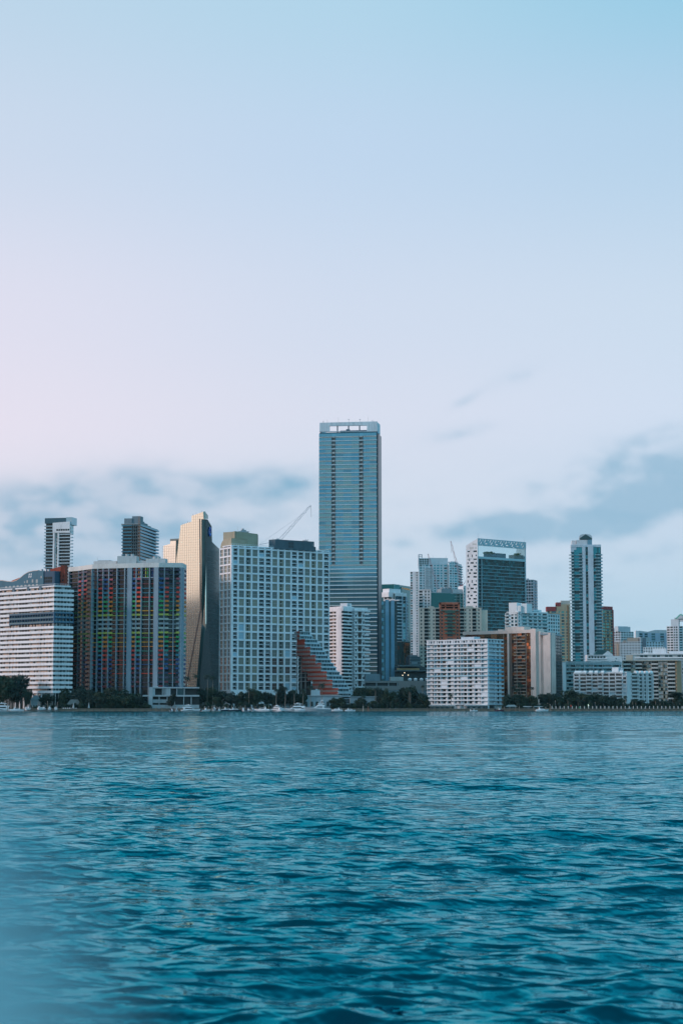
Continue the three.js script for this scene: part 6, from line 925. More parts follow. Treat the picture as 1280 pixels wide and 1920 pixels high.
far('green_gabled_tower', 'white stepped tower with pale green gabled roof at the edge of the skyline', 2250, [[1249.5, 2256], [1262, 2250], [1272, 2248], [1300, 2256]], 1174, { core: TEALGLASS, faces: [{ cols: 2, mat: PW }, { cols: [[.1, .3], [.45, .75]], mat: PW }, { cols: 4, mat: PW }], extra: (f, i, y, g) => { if (i === 1) { f.box('upper_wall', PW, -3, f.L, y(1175), y(1161), -9, -0.5); f.box('upper_wall', PW, 1, f.L + 6, y(1165), y(1158), -9, -1.2); const w = 11 * 2250 / FPX; f.put('green_roof', new THREE.ExtrudeGeometry(new THREE.Shape([[-w, 0], [w, 0], [w * 0.1, w * 0.82], [-w * 0.1, w * 0.82]].map(q => new THREE.Vector2(...q))), { depth: 9, bevelEnabled: false }), wall(0.16, 0.46, 0.38), f.s(1275, 1160), y(1160.5), -9); f.put('gable', new THREE.ExtrudeGeometry(new THREE.Shape([[-w * 0.75, 0], [w * 0.75, 0], [0, w * 0.68]].map(q => new THREE.Vector2(...q))), { depth: 0.5, bevelEnabled: false }), wall(0.5, 0.58, 0.62), f.s(1276, 1160), y(1160.5), 0.1); } } });

far('pale_office_block', 'pale blue block peeking over the small-window block, beside its tan roof', 2800, [[1196, 2800], [1222, 2804]], 1190, { faces: [{ cols: 6, mat: PB }] });
far('hazy_slab', 'hazy white slab between the blue mid-rise and the green-gabled tower', 2900, [[1236, 2900], [1256, 2904]], 1186, { faces: [{ cols: 4, mat: PW }] });
far('white_stub_tower', 'short white tower just left of the pale blue tower with flat penthouse', 2700, [[1146, 2700], [1160, 2704]], 1178, { faces: [{ cols: 3, mat: PW }] });
far('white_terrace_block', 'white terraced block under the small-window block, over the tan slab roof', 1900, [[1205, 1904], [1246, 1900]], 1213, { faces: [{ cols: 9, mat: wall(0.66, 0.74, 0.78), pier: 1.4, panes: [DARKGLASS] }] });
far('blue_back_tower', 'blue-grey tower in the gap between the slab tower and the green office tower', 2500, [[709, 2500], [722, 2504]], 1122, { faces: [{ cols: 3, mat: wall(0.30, 0.44, 0.54) }] });
far('pale_side_tower', 'pale narrow tower between the glass apartment tower and the white stepped tower', 2300, [[760, 2300], [772, 2304]], 1122, { faces: [{ cols: 3, mat: wall(0.36, 0.52, 0.60) }] });
// ------------------------------------------------------------------ made ground, sea wall
{
  const g = new THREE.PlaneGeometry(12000, 9000, 1, 1).rotateX(-Math.PI / 2); g.translate(0, GROUND - 0.01, -SHORE - 0.6 - 4500); { const p = g.attributes.position, uv = g.attributes.uv; for (let i = 0; i < 4; i++) uv.setXY(i, p.getX(i), p.getZ(i)); }
  structure('ground', g, wall(0.07, 0.085, 0.06, 0.95));
  const wallG = new Merge(); wallG.box(1400, 3.3, 1.2, 0, -0.15, -SHORE - 0.6); structure('sea_wall', wallG.geo(), wall(0.20, 0.18, 0.14));
  const cap = structure('sea_wall_coping', boxGeo(1400, 0.35, 1.6), wall(0.22, 0.20, 0.16)); cap.position.set(0, GROUND + 0.17, -SHORE - 0.5);
  for (let i = 0; i < 118; i++) { const p = part(cap, 'sheet_pile', boxGeo(0.5, 2.6, 0.3), wall(0.13, 0.12, 0.10)); p.position.set(-290 + i * 5, -1.4, 0.36 - 0.2 + 0.55); }
}
// ------------------------------------------------------------------ trees
const LEAF = [[0.014, 0.042, 0.028], [0.020, 0.048, 0.026], [0.012, 0.036, 0.028]].map(c => new THREE.MeshPhysicalMaterial({ color: new THREE.Color().setRGB(...c), roughness: 0.8, side: THREE.DoubleSide }));
const BARK = plain(0.05, 0.044, 0.036, 0.9), PALMBARK = plain(0.22, 0.20, 0.17, 0.9);
function leafCloud(lobes, n, size, seed, fold = 1) { // small bent leaves spread through the lobes of a crown
  const r = rng(seed), pos = [], nor = [], v = new THREE.Vector3(), q = new THREE.Quaternion(), e = new THREE.Euler();
  const vol = lobes.map(l => l[3] * l[4] * l[5]), tot = vol.reduce((a, b) => a + b, 0);
  lobes.forEach(([x, y, z, a, b, c], k) => { const m = Math.round(n * vol[k] / tot); for (let i = 0; i < m; i++) {
    const u = r() * 2 - 1, t = r() * 6.283, w = Math.sqrt(1 - u * u), d = Math.pow(0.30 + 0.70 * r(), 0.5) * (0.9 + 0.16 * r());
    const c0 = [x + a * d * w * Math.cos(t), y + b * d * u, z + c * d * w * Math.sin(t)], s = size * (0.6 + 0.8 * r());
    e.set(r() * 6.28, r() * 6.28, r() * 6.28); q.setFromEuler(e);
    const P = [[-s, 0, 0], [0, s * 0.42, -s * 0.25], [0, -s * 0.42, -s * 0.25], [s, 0, 0]].map(p => v.set(...p).applyQuaternion(q).toArray().map((t2, j) => t2 + c0[j]));
    for (const [i0, i1, i2] of [[0, 2, 1], [1, 2, 3]]) pos.push(...P[i0], ...P[i1], ...P[i2]);
  } });
  const g = new THREE.BufferGeometry(); g.setAttribute('position', new THREE.Float32BufferAttribute(pos, 3)); g.computeVertexNormals(); g.setAttribute('uv', new THREE.Float32BufferAttribute(new Float32Array(pos.length / 3 * 2), 2)); return g;
}
// crowns are one metre wide units: radius 1, sitting between y 0 and 2
const crowns = Array.from({ length: 6 }, (_, k) => { const r = rng(200 + k), lobes = [[0, 0.95, 0, 0.62, 0.72, 0.62]]; for (let i = 0; i < 9; i++) { const t = r() * 6.283, h = 0.45 + r() * 1.1, o = 0.5 * Math.sqrt(Math.max(0, 1 - Math.pow(h - 0.9, 2))); lobes.push([Math.cos(t) * o, h, Math.sin(t) * o, 0.28 + r() * 0.24, 0.26 + r() * 0.2, 0.28 + r() * 0.24]); } return leafCloud(lobes, 1900, 0.105, 300 + k); });
const bushes = Array.from({ length: 4 }, (_, k) => { const r = rng(900 + k), lobes = []; for (let i = 0; i < 6; i++) lobes.push([(r() - 0.5) * 1.2, 0.4 + r() * 0.9, (r() - 0.5) * 1.0, 0.35 + r() * 0.25, 0.35 + r() * 0.3, 0.4]); return leafCloud(lobes, 700, 0.14, 950 + k); });
const trunkGeo = new THREE.CylinderGeometry(0.5, 1, 1, 7).translate(0, 0.5, 0);
function limbGeo(seed) { const r = rng(seed), M = new Merge(); M.add(barGeo({ x: 0, y: 0, z: 0 }, { x: 0.02, y: 0.62, z: 0 }, 0.055, 0.04, 7)); for (let i = 0; i < 5; i++) { const t = r() * 6.28; M.add(barGeo({ x: 0.02, y: 0.45 + r() * 0.15, z: 0 }, { x: Math.cos(t) * 0.45, y: 1.05 + r() * 0.5, z: Math.sin(t) * 0.45 }, 0.03, 0.01, 5)); } return M.geo(); }
const trunks = [limbGeo(1), limbGeo(2), limbGeo(3)];
const tr = rng(4242); let treeNo = 0;
// px of the middle, half width in px, row of the top, distance; the crown starts at the given row
function tree(px, halfPx, topPy, D, label, group, lowPy = 1322) {
  const k = D / FPX, base = pt(px, D, 1310), w = halfPx * 1.18 * k, top = Y(topPy, D), low = Math.max(GROUND + 0.3, Y(lowPy + 1, D)), g = thing('tree', label, 'tree', base, GROUND, group), i = treeNo++;
  const c = part(g, 'crown', crowns[i % 6], LEAF[Math.floor(tr() * 3)]); c.scale.set(w * 1.02, (top - low) / 1.86, w * 1.02 * (0.8 + 0.3 * tr())); c.position.y = low - GROUND; c.rotation.y = tr() * 6.28;
  const t = part(g, 'trunk', trunks[i % 3], BARK); t.scale.set(Math.max(4, w), (top - GROUND) * 0.62, Math.max(4, w));
}
const frondCrown = Array.from({ length: 3 }, (_, k) => { // fronds about 1 long, arching out and down
  const r = rng(700 + k), pos = []; const N = 20;
  for (let f = 0; f < N; f++) {
    const az = f / N * 6.283 * 3.1 + r() * 0.4, lift = 1.05 - 1.35 * f / N + (r() - 0.5) * 0.2, L = 0.85 + r() * 0.3; let x = 0, y = 0, a = lift; const pts = [[0, 0]];
    for (let s = 0; s < 7; s++) { x += Math.cos(a) * L / 7; y += Math.sin(a) * L / 7; a -= 0.24 + 0.05 * s; pts.push([x, y]); }
    const P = (rad, h, side) => [Math.cos(az) * rad - Math.sin(az) * side, h, Math.sin(az) * rad + Math.cos(az) * side];
    for (let s = 0; s < 7; s++) for (const sd of [-1, 1]) for (let m = 0; m < 2; m++) { const u = (s + m * 0.5) / 7, [ax, ay] = pts[s], [bx, by] = pts[s + 1], cx = ax + (bx - ax) * m * 0.5, cy = ay + (by - ay) * m * 0.5, ex = ax + (bx - ax) * (m * 0.5 + 0.42), ey = ay + (by - ay) * (m * 0.5 + 0.42), len = 0.26 * Math.sin(Math.PI * Math.min(1, u * 0.85 + 0.12)); pos.push(...P(cx, cy, 0), ...P(ex, ey, 0), ...P(ex + len * 0.35, ey - len * 0.55, sd * len)); }
  }
  const g = new THREE.BufferGeometry(); g.setAttribute('position', new THREE.Float32BufferAttribute(pos, 3)); g.computeVertexNormals(); g.setAttribute('uv', new THREE.Float32BufferAttribute(new Float32Array(pos.length / 3 * 2), 2)); return g;
});
const palmTrunk = (() => { const c = new THREE.CatmullRomCurve3([[0, 0, 0], [0.01, 0.35, 0], [-0.01, 0.7, 0.01], [0.0, 1, 0]].map(p => new THREE.Vector3(...p))); const g = new THREE.TubeGeometry(c, 8, 1, 6); const p = g.attributes.position, q = new THREE.Vector3(); const base = c.getPoints(8); for (let i = 0; i < p.count; i++) { const s = Math.floor(i / 7), b = base[Math.min(8, s)]; q.fromBufferAttribute(p, i).sub(b).multiplyScalar(0.026 - 0.011 * s / 8).add(b); p.setXYZ(i, q.x, q.y, q.z); } g.computeVertexNormals(); return g; })();
const skirt = leafCloud([[0, -0.25, 0, 0.16, 0.3, 0.16]], 40, 0.12, 5);
function palm(px, topPy, spreadPx, D, label, group) {
  const k = D / FPX, base = pt(px, D, 1310), top = Y(topPy, D), L = spreadPx * k, g = thing('palm_tree', label, 'palm tree', base, GROUND, group), h = top - GROUND - L * 0.45, i = treeNo++;
  const t = part(g, 'trunk', palmTrunk, PALMBARK); t.scale.set(9, h, 9); t.rotation.y = tr() * 6;
  const c = part(g, 'crown', frondCrown[i % 3], LEAF[i % 2 ? 0 : 2]); c.scale.setScalar(L); c.position.y = h; c.rotation.y = tr() * 6.28; const s = part(g, 'dead_fronds', skirt, plain(0.10, 0.075, 0.05, 0.9)); s.scale.setScalar(L * 0.8); s.position.y = h;
}
function shrub(px, halfPx, topPy, D, label, group) { const k = D / FPX, g = thing('shrub', label, 'shrub', pt(px, D, 1325), GROUND, group), h = Y(topPy, D) - GROUND, i = treeNo++; const c = part(g, 'foliage', bushes[i % 4], LEAF[i % 3]); c.scale.set(halfPx * k * 1.1, (h + 0.5) / 1.8, halfPx * k * 0.8); c.position.y = -0.5; c.rotation.y = tr() * 6; }
for (const [a, b, t, label, group] of [[62, 128, 1316, 'rounded dark shrub behind the lift dock', 'shrubs behind the lift dock'], [132, 282, 1312, 'rounded dark shrub at the sea wall under the belt trees', 'shrubs under the belt trees'], [380, 506, 1313, 'rounded dark shrub behind the small moored boats', 'shrubs behind the small boats'], [622, 806, 1312, 'rounded dark shrub at the sea wall below the car park', 'shrubs below the car park'], [944, 1056, 1311, 'rounded dark shrub near the dock shelter', 'shrubs near the dock shelter'], [1056, 1290, 1314, 'rounded dark shrub along the promenade', 'shrubs along the promenade']]) for (let x = a; x < b; x += 8.5) shrub(x + tr() * 4, 6 + tr() * 3.5, t + tr() * 6, 1293.5 + tr() * 2.5, label, group);
const G1 = 'trees in front of the banded and colourful blocks', G2 = 'trees behind the marina', G3 = 'trees before the concrete car park', G4 = 'trees before the copper block', G5 = 'trees along the promenade';
const L1 = 'dark broadleaf tree in the belt below the colourful block', L2 = 'dark broadleaf tree behind the moored boats', L3 = 'dark broadleaf tree below the long concrete car park', L4 = 'dark broadleaf tree at the foot of the copper glass block', L5 = 'dark broadleaf tree on the promenade before the arched block';
tree(4, 26, 1263, 1300, 'huge dark spreading tree beside the banded block, its outer left part', undefined, 1326); tree(32, 24, 1257.5, 1302, 'huge dark spreading tree rising highest before the banded block', undefined, 1326); tree(52, 10, 1290, 1298, 'low bushy tree at the skirt of the huge spreading tree', undefined, 1327);
tree(92, 18, 1300, 1303, 'low wide tree before the columns of the banded block', undefined, 1322);
for (const [x, w, t, d] of [[122, 17, 1284.5, 1306], [146, 20, 1286, 1304], [166, 17, 1291, 1303], [184, 18, 1293, 1305], [205, 18, 1288.5, 1305], [228, 19, 1293, 1302], [247, 18, 1297, 1300], [262, 14, 1306, 1297], [173, 13, 1304, 1296], [212, 15, 1302, 1296], [190, 14, 1306, 1295], [236, 15, 1305, 1295], [274, 8, 1318, 1294]]) tree(x, w, t, d, L1, G1, 1329);
tree(322, 9, 1300, 1298, 'single round tree in front of the white podium', undefined, 1326);
for (const [x, w, t, d] of [[376, 12, 1290, 1310], [396, 15, 1284, 1312], [415, 13, 1294, 1310], [434, 11, 1297, 1305], [452, 12, 1294, 1304], [468, 12, 1297, 1303], [480, 14, 1291, 1305], [500, 12, 1294, 1306], [407, 9, 1306, 1300], [444, 9, 1308, 1300], [512, 9, 1300, 1304], [528, 12, 1285.5, 1306], [545, 10, 1292, 1307], [556, 9, 1297, 1305], [568, 9, 1299, 1306], [626, 10, 1308, 1301], [640, 10, 1306, 1301]]) tree(x, w, t, d, L2, G2, 1325);
for (const [x, w, t, d] of [[668, 10, 1289, 1306], [682, 11, 1286.5, 1307], [694, 11, 1285, 1308], [708, 12, 1290, 1305], [724, 12, 1291, 1304], [737, 12, 1293, 1304], [755, 14, 1289, 1306], [771, 17, 1285.5, 1304], [786, 12, 1296, 1302], [793, 9, 1302, 1299], [676, 10, 1308, 1298], [717, 9, 1309, 1297], [748, 10, 1308, 1297], [735, 8, 1313, 1296], [700, 8, 1312, 1296], [800, 7, 1311, 1297]]) tree(x, w, t, d, L3, G3, 1327);
for (const [x, w, t, d] of [[951, 11, 1302, 1298], [966, 12, 1299, 1299], [982, 13, 1303, 1298], [1000, 12, 1303, 1298], [1018, 12, 1297.5, 1300], [1033, 11, 1299, 1299], [1046, 10, 1304, 1298]]) tree(x, w, t, d, L4, G4, 1326);
for (const [x, w, t, d] of [[1063, 12, 1291, 1302], [1078, 14, 1292, 1303], [1095, 13, 1299, 1301], [1112, 14, 1297, 1303], [1130, 14, 1302, 1301], [1148, 13, 1303, 1302], [1163, 11, 1306, 1300], [1186, 9, 1310, 1299], [1198, 9, 1312, 1299], [1213, 10, 1317, 1297], [1228, 11, 1311, 1300], [1241, 10, 1314, 1300], [1254, 12, 1312, 1300], [1273, 14, 1301, 1303], [1070, 10, 1308, 1296], [1087, 10, 1310, 1296], [1122, 10, 1311, 1296], [1140, 10, 1311, 1296], [1156, 9, 1312, 1296], [1105, 9, 1311, 1296]]) tree(x, w, t, d, L5, G5, 1328);
tree(1262, 17, 1297, 1304, 'flat-layered dark tree against the tan end wall', undefined, 1310);
const PL1 = 'tall coconut palm before the gold glass tower', PL2 = 'coconut palm standing behind the moored yachts', PL3 = 'slender palm among the trees below the car park', PL4 = 'palm against the copper glass bays', PL5 = 'small fan palm on the promenade';
for (const [x, t, s] of [[351.5, 1268, 8.5], [368, 1263, 9], [389, 1263, 10], [399, 1266, 9], [357, 1289, 8]]) palm(x, t, s, 1308, PL1, 'palms before the gold tower');
for (const [x, t, s] of [[467, 1289, 8], [535, 1287, 8], [552, 1292, 9], [582, 1284, 9], [603, 1279.5, 10.5], [518, 1290, 8], [568, 1290, 8]]) palm(x, t, s, 1299, PL2, 'palms behind the yachts');
for (const [x, t, s] of [[704, 1288, 8], [766, 1290, 6], [769, 1292, 6], [681, 1302, 7]]) palm(x, t, s, 1296, PL3, 'palms below the car park'); palm(792, 1284, 5.5, 1300, 'lone palm whose head stands clear before the concrete car park wall'); palm(845, 1300, 7, 1293, 'lone palm in front of the long white waterfront block');
for (const [x, t, s] of [[962, 1285, 7], [975, 1281, 9], [997, 1287, 6], [969, 1290, 7]]) palm(x, t, s, 1304, PL4, 'palms before the copper bays');
for (const [x, t, s] of [[1064, 1309, 5.5], [1083, 1310, 5.5], [1094, 1308, 5.5], [1105, 1311, 5], [1130, 1314, 5], [1138, 1315, 5], [1185, 1310, 5.5], [1191, 1312, 5.5], [1203, 1312, 5], [1228, 1309, 6], [1236, 1313, 5], [1243, 1313, 5], [1273, 1311, 6]]) palm(x, t, s, 1294.5, PL5, 'fan palms on the promenade'); palm(1171.5, 1304, 5.5, 1295, 'taller thin palm in front of the blank white wall of the arched block');
// ------------------------------------------------------------------ low houses along the shore
{ // white podium with terraces
  const D = 1300, g = thing('white_podium', 'white terraced podium with deep openings at the foot of the colourful block', 'building', pt(320, D, 1310)), f = F(g, [279, D], [374, D + 4], 1310), y = q => Y(q, D), W = wall(0.40, 0.47, 0.50), S = x => f.s(x, 1310), DK = plain(0.025, 0.03, 0.03);
  f.box('back', DK, 0, f.L, GROUND, y(1291), -12, -3); f.box('roof_slab', W, S(279), S(374), y(1290.6), y(1288.2), -12, 0.2); f.box('floor_slab', W, S(279), S(374), y(1306), y(1303), -12, 0.3); f.box('ledge', W, S(268), S(282), y(1306), y(1303), -8, 0); f.box('end_wall', W, S(279), S(286.5), GROUND, y(1288.2), -12, 0.5);
  for (const [a, b, p, q] of [[305, 310, 1303, 1290], [311.5, 320, 1303, 1290], [331, 332.4, 1303, 1290], [345, 346.4, 1303, 1290], [286.5, 291, 1303, 1290], [304, 311, 1303, 1288]]) f.box('wall', W, S(a), S(b), y(p), y(q), -6, -0.2); for (const x of [298, 313, 327, 344, 358]) f.box('column', W, S(x), S(x + 1.6), GROUND, y(1305.8), -1.5, -0.2); f.box('low_wall', W, S(287), S(313), y(1318), y(1311.5), -4, -1.2); f.box('low_wall', W, S(286.5), f.L, y(1328), y(1321.5), -2, -0.4); f.box('glazing', glass(0.04, 0.08, 0.09, 0.3, 0.15), S(332.6), S(345), y(1303), y(1290.4), -2.4, -2); f.box('sign_wall', W, S(287), S(297), y(1289), y(1286.4), -4, -1);
}
function house(name, label, cat, D, x0, x1, top, roofTop, wm, rm, o = {}) { const g = thing(name, label, cat, pt((x0 + x1) / 2, D, 1315)), f = F(g, [x0, D], [x1, D + 1], 1315), y = q => Y(q, D); f.box('wall', wm, 0.4, f.L - 0.4, GROUND, y(top), -8, 0); if (roofTop) { const w = f.L / 2 + 0.5, h = y(roofTop) - y(top); f.put('roof', o.hip ? new THREE.ExtrudeGeometry(new THREE.Shape([[-w, 0], [w, 0], [w * 0.5, h], [-w * 0.5, h]].map(q => new THREE.Vector2(...q))), { depth: 9, bevelEnabled: false }) : new THREE.ExtrudeGeometry(new THREE.Shape([[-w, 0], [w, 0], [0, h]].map(q => new THREE.Vector2(...q))), { depth: 9, bevelEnabled: false }), rm, f.L / 2, y(top), -8.5); } else f.box('roof', rm, -0.3, f.L + 0.3, y(top), y(top) + 0.5, -8.3, 0.7); const n = o.n || 4; for (let k = 0; k < n; k++) { f.box(k % 3 === 1 && o.door ? 'door' : 'window', DARKGLASS, (k + 0.25) * f.L / n, (k + 0.75) * f.L / n, GROUND + (o.lo ?? 0.9), Math.min(y(top) - 0.3, GROUND + (o.hi ?? 2.6)), 0, 0.06); f.box('sill', wm, (k + 0.2) * f.L / n, (k + 0.8) * f.L / n, GROUND + (o.lo ?? 0.9) - 0.15, GROUND + (o.lo ?? 0.9), 0, 0.2); } return g; }
house('boat_house', 'grey gabled pavilion with closed parasols beside it under the dark trees', 'house', 1296, 127, 152, 1321, 1311.5, plain(0.05, 0.06, 0.06), wall(0.18, 0.22, 0.22), { hip: true });
house('garden_house', 'white gabled garden house between the huge tree and the low wide tree', 'house', 1306, 56, 78, 1313, 1303, wall(0.34, 0.44, 0.48), wall(0.26, 0.36, 0.40));
house('marina_building', 'long low blue-white marina building behind the yachts', 'building', 1310, 508, 640, 1305, 0, wall(0.34, 0.46, 0.52), wall(0.36, 0.48, 0.54), { n: 13, lo: 1.8, hi: 5.2 });
house('waterfront_villa', 'blue-white villa glimpsed between the trees below the car park', 'house', 1303, 655, 742, 1307, 0, wall(0.26, 0.36, 0.41), wall(0.26, 0.36, 0.40), { n: 9, lo: 0.6, hi: 4 });
house('pool_pavilion', 'low white pool pavilion before the open ground floor of the waterfront block', 'pavilion', 1292.6, 805, 852, 1324, 0, wall(0.12, 0.14, 0.14), wall(0.58, 0.62, 0.63), { n: 5, lo: 0.3, hi: 1.4 });
house('pool_bar', 'low white pool bar with flat roof next to a lone palm', 'pavilion', 1292.8, 873, 912, 1323.5, 0, wall(0.14, 0.18, 0.2), wall(0.48, 0.56, 0.58), { n: 4, lo: 0.3, hi: 1.6 });
house('dock_shelter', 'white flat-roofed dock shelter beside the moored white motorboat', 'shelter', 1292.4, 981, 1016, 1325.5, 0, wall(0.10, 0.13, 0.14), wall(0.56, 0.62, 0.64), { n: 4, lo: 0.2, hi: 1.2 });
house('awning_shelter', 'grey sloping awning below the corner of the white waterfront block', 'shelter', 1293.2, 948, 968, 1325, 1321.5, wall(0.08, 0.10, 0.10), wall(0.42, 0.50, 0.52), { hip: true, n: 3, lo: 0.2, hi: 1.2 });
for (const [x, n] of [[138.3, 'nearer the grey gabled pavilion'], [167, 'further from the grey gabled pavilion']]) { const g = thing('closed_parasol', `tall furled pale parasol, the one ${n}`, 'parasol', pt(x, 1293, 1325)); part(g, 'pole', new THREE.CylinderGeometry(0.05, 0.05, 4.6, 6).translate(0, 2.3, 0), METAL); part(g, 'canopy', new THREE.ConeGeometry(0.75, 3.9, 8).translate(0, 2.7, 0), wall(0.46, 0.52, 0.54)); part(g, 'base', new THREE.CylinderGeometry(0.5, 0.55, 0.15, 10).translate(0, 0.08, 0), METAL); }
for (let k = 0; k < 7; k++) { const g = thing('sun_lounger', 'white sun lounger in the row on the lawn by the sea wall', 'lounger', pt(119 + k * 4, 1292.4, 1328), GROUND, 'white sun loungers'); part(g, 'bed', boxGeo(0.6, 0.1, 1.2).clone().translate(0, 0.35, 0), WHITE); const b = part(g, 'backrest', boxGeo(0.6, 0.08, 0.7).clone(), WHITE); b.position.set(0, 0.6, -0.75); b.rotation.x = 0.9; part(g, 'frame', new Merge().box(0.05, 0.35, 0.05, -0.25, 0.17, 0.5).box(0.05, 0.35, 0.05, 0.25, 0.17, 0.5).box(0.05, 0.35, 0.05, -0.25, 0.17, -0.4).box(0.05, 0.35, 0.05, 0.25, 0.17, -0.4).geo(), WHITE); }
// ------------------------------------------------------------------ docks
const WOOD = plain(0.17, 0.14, 0.11, 0.9), WOOD2 = plain(0.24, 0.20, 0.16, 0.9);
function dock(label, px0, px1, D, cross) { const a = pt(px0, D, 1330), b = pt(px1, D, 1330), g = thing('dock', label, 'dock', a, 0), L = b.x - a.x, n = Math.min(280, Math.round(L / 0.6)); for (let i = 0; i < n; i++) part(g, 'plank', boxGeo(L / n - 0.05, 0.12, 1.8), i % 3 ? WOOD : WOOD2).position.set((i + 0.5) * L / n, 1.12, 0); part(g, 'beam', boxGeo(L, 0.25, 0.25), WOOD).position.set(L / 2, 0.93, 0.7); part(g, 'beam', boxGeo(L, 0.25, 0.25), WOOD).position.set(L / 2, 0.93, -0.7); for (let s = 0; s <= L; s += 5) part(g, 'leg', new THREE.CylinderGeometry(0.14, 0.14, 2.4, 7), WOOD2).position.set(s, -0.15, 0.75); for (const px of cross) { const q = pt(px, D, 1330), w = SHORE - D + 0.4; part(g, 'gangway', boxGeo(1.4, 0.12, w - 0.92), WOOD2).position.set(q.x - a.x, 1.1, -(w + 0.92) / 2); } }
dock('wooden dock with boat lifts below the banded block', 40, 116, 1283, [60, 100]); dock('wooden marina dock between the white podium and the big yachts', 318, 574, 1281, [326, 380, 430, 480, 530]); dock('short wooden dock by the dock shelter', 940, 1028, 1284, [960, 1015]); dock('narrow wooden landing below the waterfront villa', 640, 668, 1285, [650]);
function pile(px, topPy, D, label, group, m) { const g = thing('mooring_pile', label, 'pile', pt(px, D, 1330), 0, group), h = Y(topPy, D); part(g, 'post', new THREE.CylinderGeometry(0.17, 0.2, h + 1, 8).translate(0, (h - 1) / 2, 0), m || WOOD2); part(g, 'cap', new THREE.ConeGeometry(0.22, 0.35, 8).translate(0, h + 0.16, 0), plain(0.5, 0.5, 0.48)); }
for (const [x, t] of [[14.5, 1321.5], [46.2, 1320.5], [57.5, 1314], [72, 1316], [75.5, 1316.5], [89.5, 1315.5], [108, 1317], [62, 1325], [82, 1326], [103, 1326]]) pile(x, t, 1281.5, 'grey wooden mooring pile standing by the dock with boat lifts', 'piles by the lift dock');
for (const x of [293, 304, 330, 336, 343, 352, 384, 391, 398, 407, 412, 419, 428, 435, 442, 451, 460, 471, 479, 487, 495, 504, 513, 521, 529, 537, 545, 552, 559, 567]) pile(x, 1323.5 + ((x * 7) % 5) * 0.5, 1279, 'wooden mooring pile in the row along the marina dock', 'piles along the marina dock');
for (const x of [945, 955, 966, 973, 1000, 1008, 1030.5, 1022]) pile(x, x === 1030.5 ? 1321 : 1326, 1282, 'wooden mooring pile by the short dock and shelter', 'piles by the short dock'); pile(680.7, 1324, 1284, 'thin pale pile standing in the water below the villa', undefined, plain(0.5, 0.5, 0.46)); pile(690, 1325, 1284, 'thin rusty pile standing in the water below the villa', undefined, plain(0.30, 0.10, 0.06));
for (let k = 0; k < 33; k++) { const x = 1034 + k * 7.62; const g = thing('promenade_post', 'short white concrete post in the row along the promenade edge', 'post', pt(x, 1290.2, 1330), GROUND + 0.35, 'white posts along the promenade'); part(g, 'shaft', new THREE.CylinderGeometry(0.24, 0.30, 1.35, 8).translate(0, 0.67, 0), wall(0.55, 0.57, 0.56)); part(g, 'cap', new THREE.SphereGeometry(0.30, 8, 6).translate(0, 1.4, 0), wall(0.55, 0.57, 0.56)); }
{ const RAILM = plain(0.22, 0.25, 0.26, 0.5, 0.4), a = pt(1034, 1290.2, 1330), b = pt(1290, 1290.2, 1330), g = thing('promenade_railing', 'thin grey rail strung between the white promenade posts', 'railing', a, GROUND + 0.35); for (const h of [0.45, 0.95]) part(g, 'rail', barGeo({ x: 0.3, y: h, z: 0 }, { x: b.x - a.x, y: h, z: 0 }, 0.035), RAILM); }
for (const [x, top, c, n] of [[1069.6, 1322, [0.65, 0.05, 0.03], 'red'], [1085.6, 1325, [0.02, 0.30, 0.14], 'green']]) { const g = thing('channel_marker', `${n} channel marker on a thin pile in the water before the promenade`, 'channel marker', pt(x, 1270, 1330), 0), h = Y(top, 1270); part(g, 'pile', new THREE.CylinderGeometry(0.12, 0.14, h + 1, 7).translate(0, (h - 1) / 2, 0), WOOD2); part(g, 'board', n === 'red' ? new THREE.CylinderGeometry(0.75, 0.75, 0.12, 3).rotateX(Math.PI / 2).translate(0, h - 0.6, 0.2) : boxGeo(1, 1, 0.12).clone().translate(0, h - 0.6, 0.2), plain(...c)); part(g, 'lantern', new THREE.CylinderGeometry(0.12, 0.12, 0.3, 8).translate(0, h + 0.2, 0), n === 'red' ? plain(0.6, 0.3, 0.02) : plain(...c)); }
{ // the one lit street lamp
  const p = pt(1103, 1294, 1325), g = thing('street_lamp', 'lit street lamp with a bright white globe under the promenade trees', 'street lamp', p), h = Y(1323.6, 1294) - GROUND; part(g, 'post', new THREE.CylinderGeometry(0.06, 0.09, h, 8).translate(0, h / 2, 0), DARKMETAL); part(g, 'bracket', boxGeo(0.5, 0.06, 0.06).clone().translate(0, h, 0), DARKMETAL);
  part(g, 'lamp_globe', new THREE.SphereGeometry(0.24, 12, 8).translate(0, h + 0.3, 0), new THREE.MeshStandardMaterial({ color: 0xffffff, emissive: new THREE.Color().setRGB(0.9, 0.97, 1), emissiveIntensity: 14 })); const l = new THREE.PointLight(new THREE.Color().setRGB(0.9, 0.97, 1), 60, 40, 2); l.position.set(0, h + 0.3, 0); l.castShadow = true; g.add(l);
}
for (const [x, t] of [[1115, 1318.5], [1167.5, 1319], [1009.5, 1316], [1040.5, 1315]]) { const g = thing('lamp_post', 'unlit thin grey lamp post among the promenade trees', 'lamp post', pt(x, 1293, 1325), GROUND, 'unlit lamp posts'), h = Y(t, 1293) - GROUND; part(g, 'post', new THREE.CylinderGeometry(0.06, 0.1, h, 7).translate(0, h / 2, 0), plain(0.4, 0.42, 0.42)); part(g, 'lamp_head', new THREE.SphereGeometry(0.25, 10, 8).translate(0, h + 0.2, 0), plain(0.5, 0.48, 0.42)); }
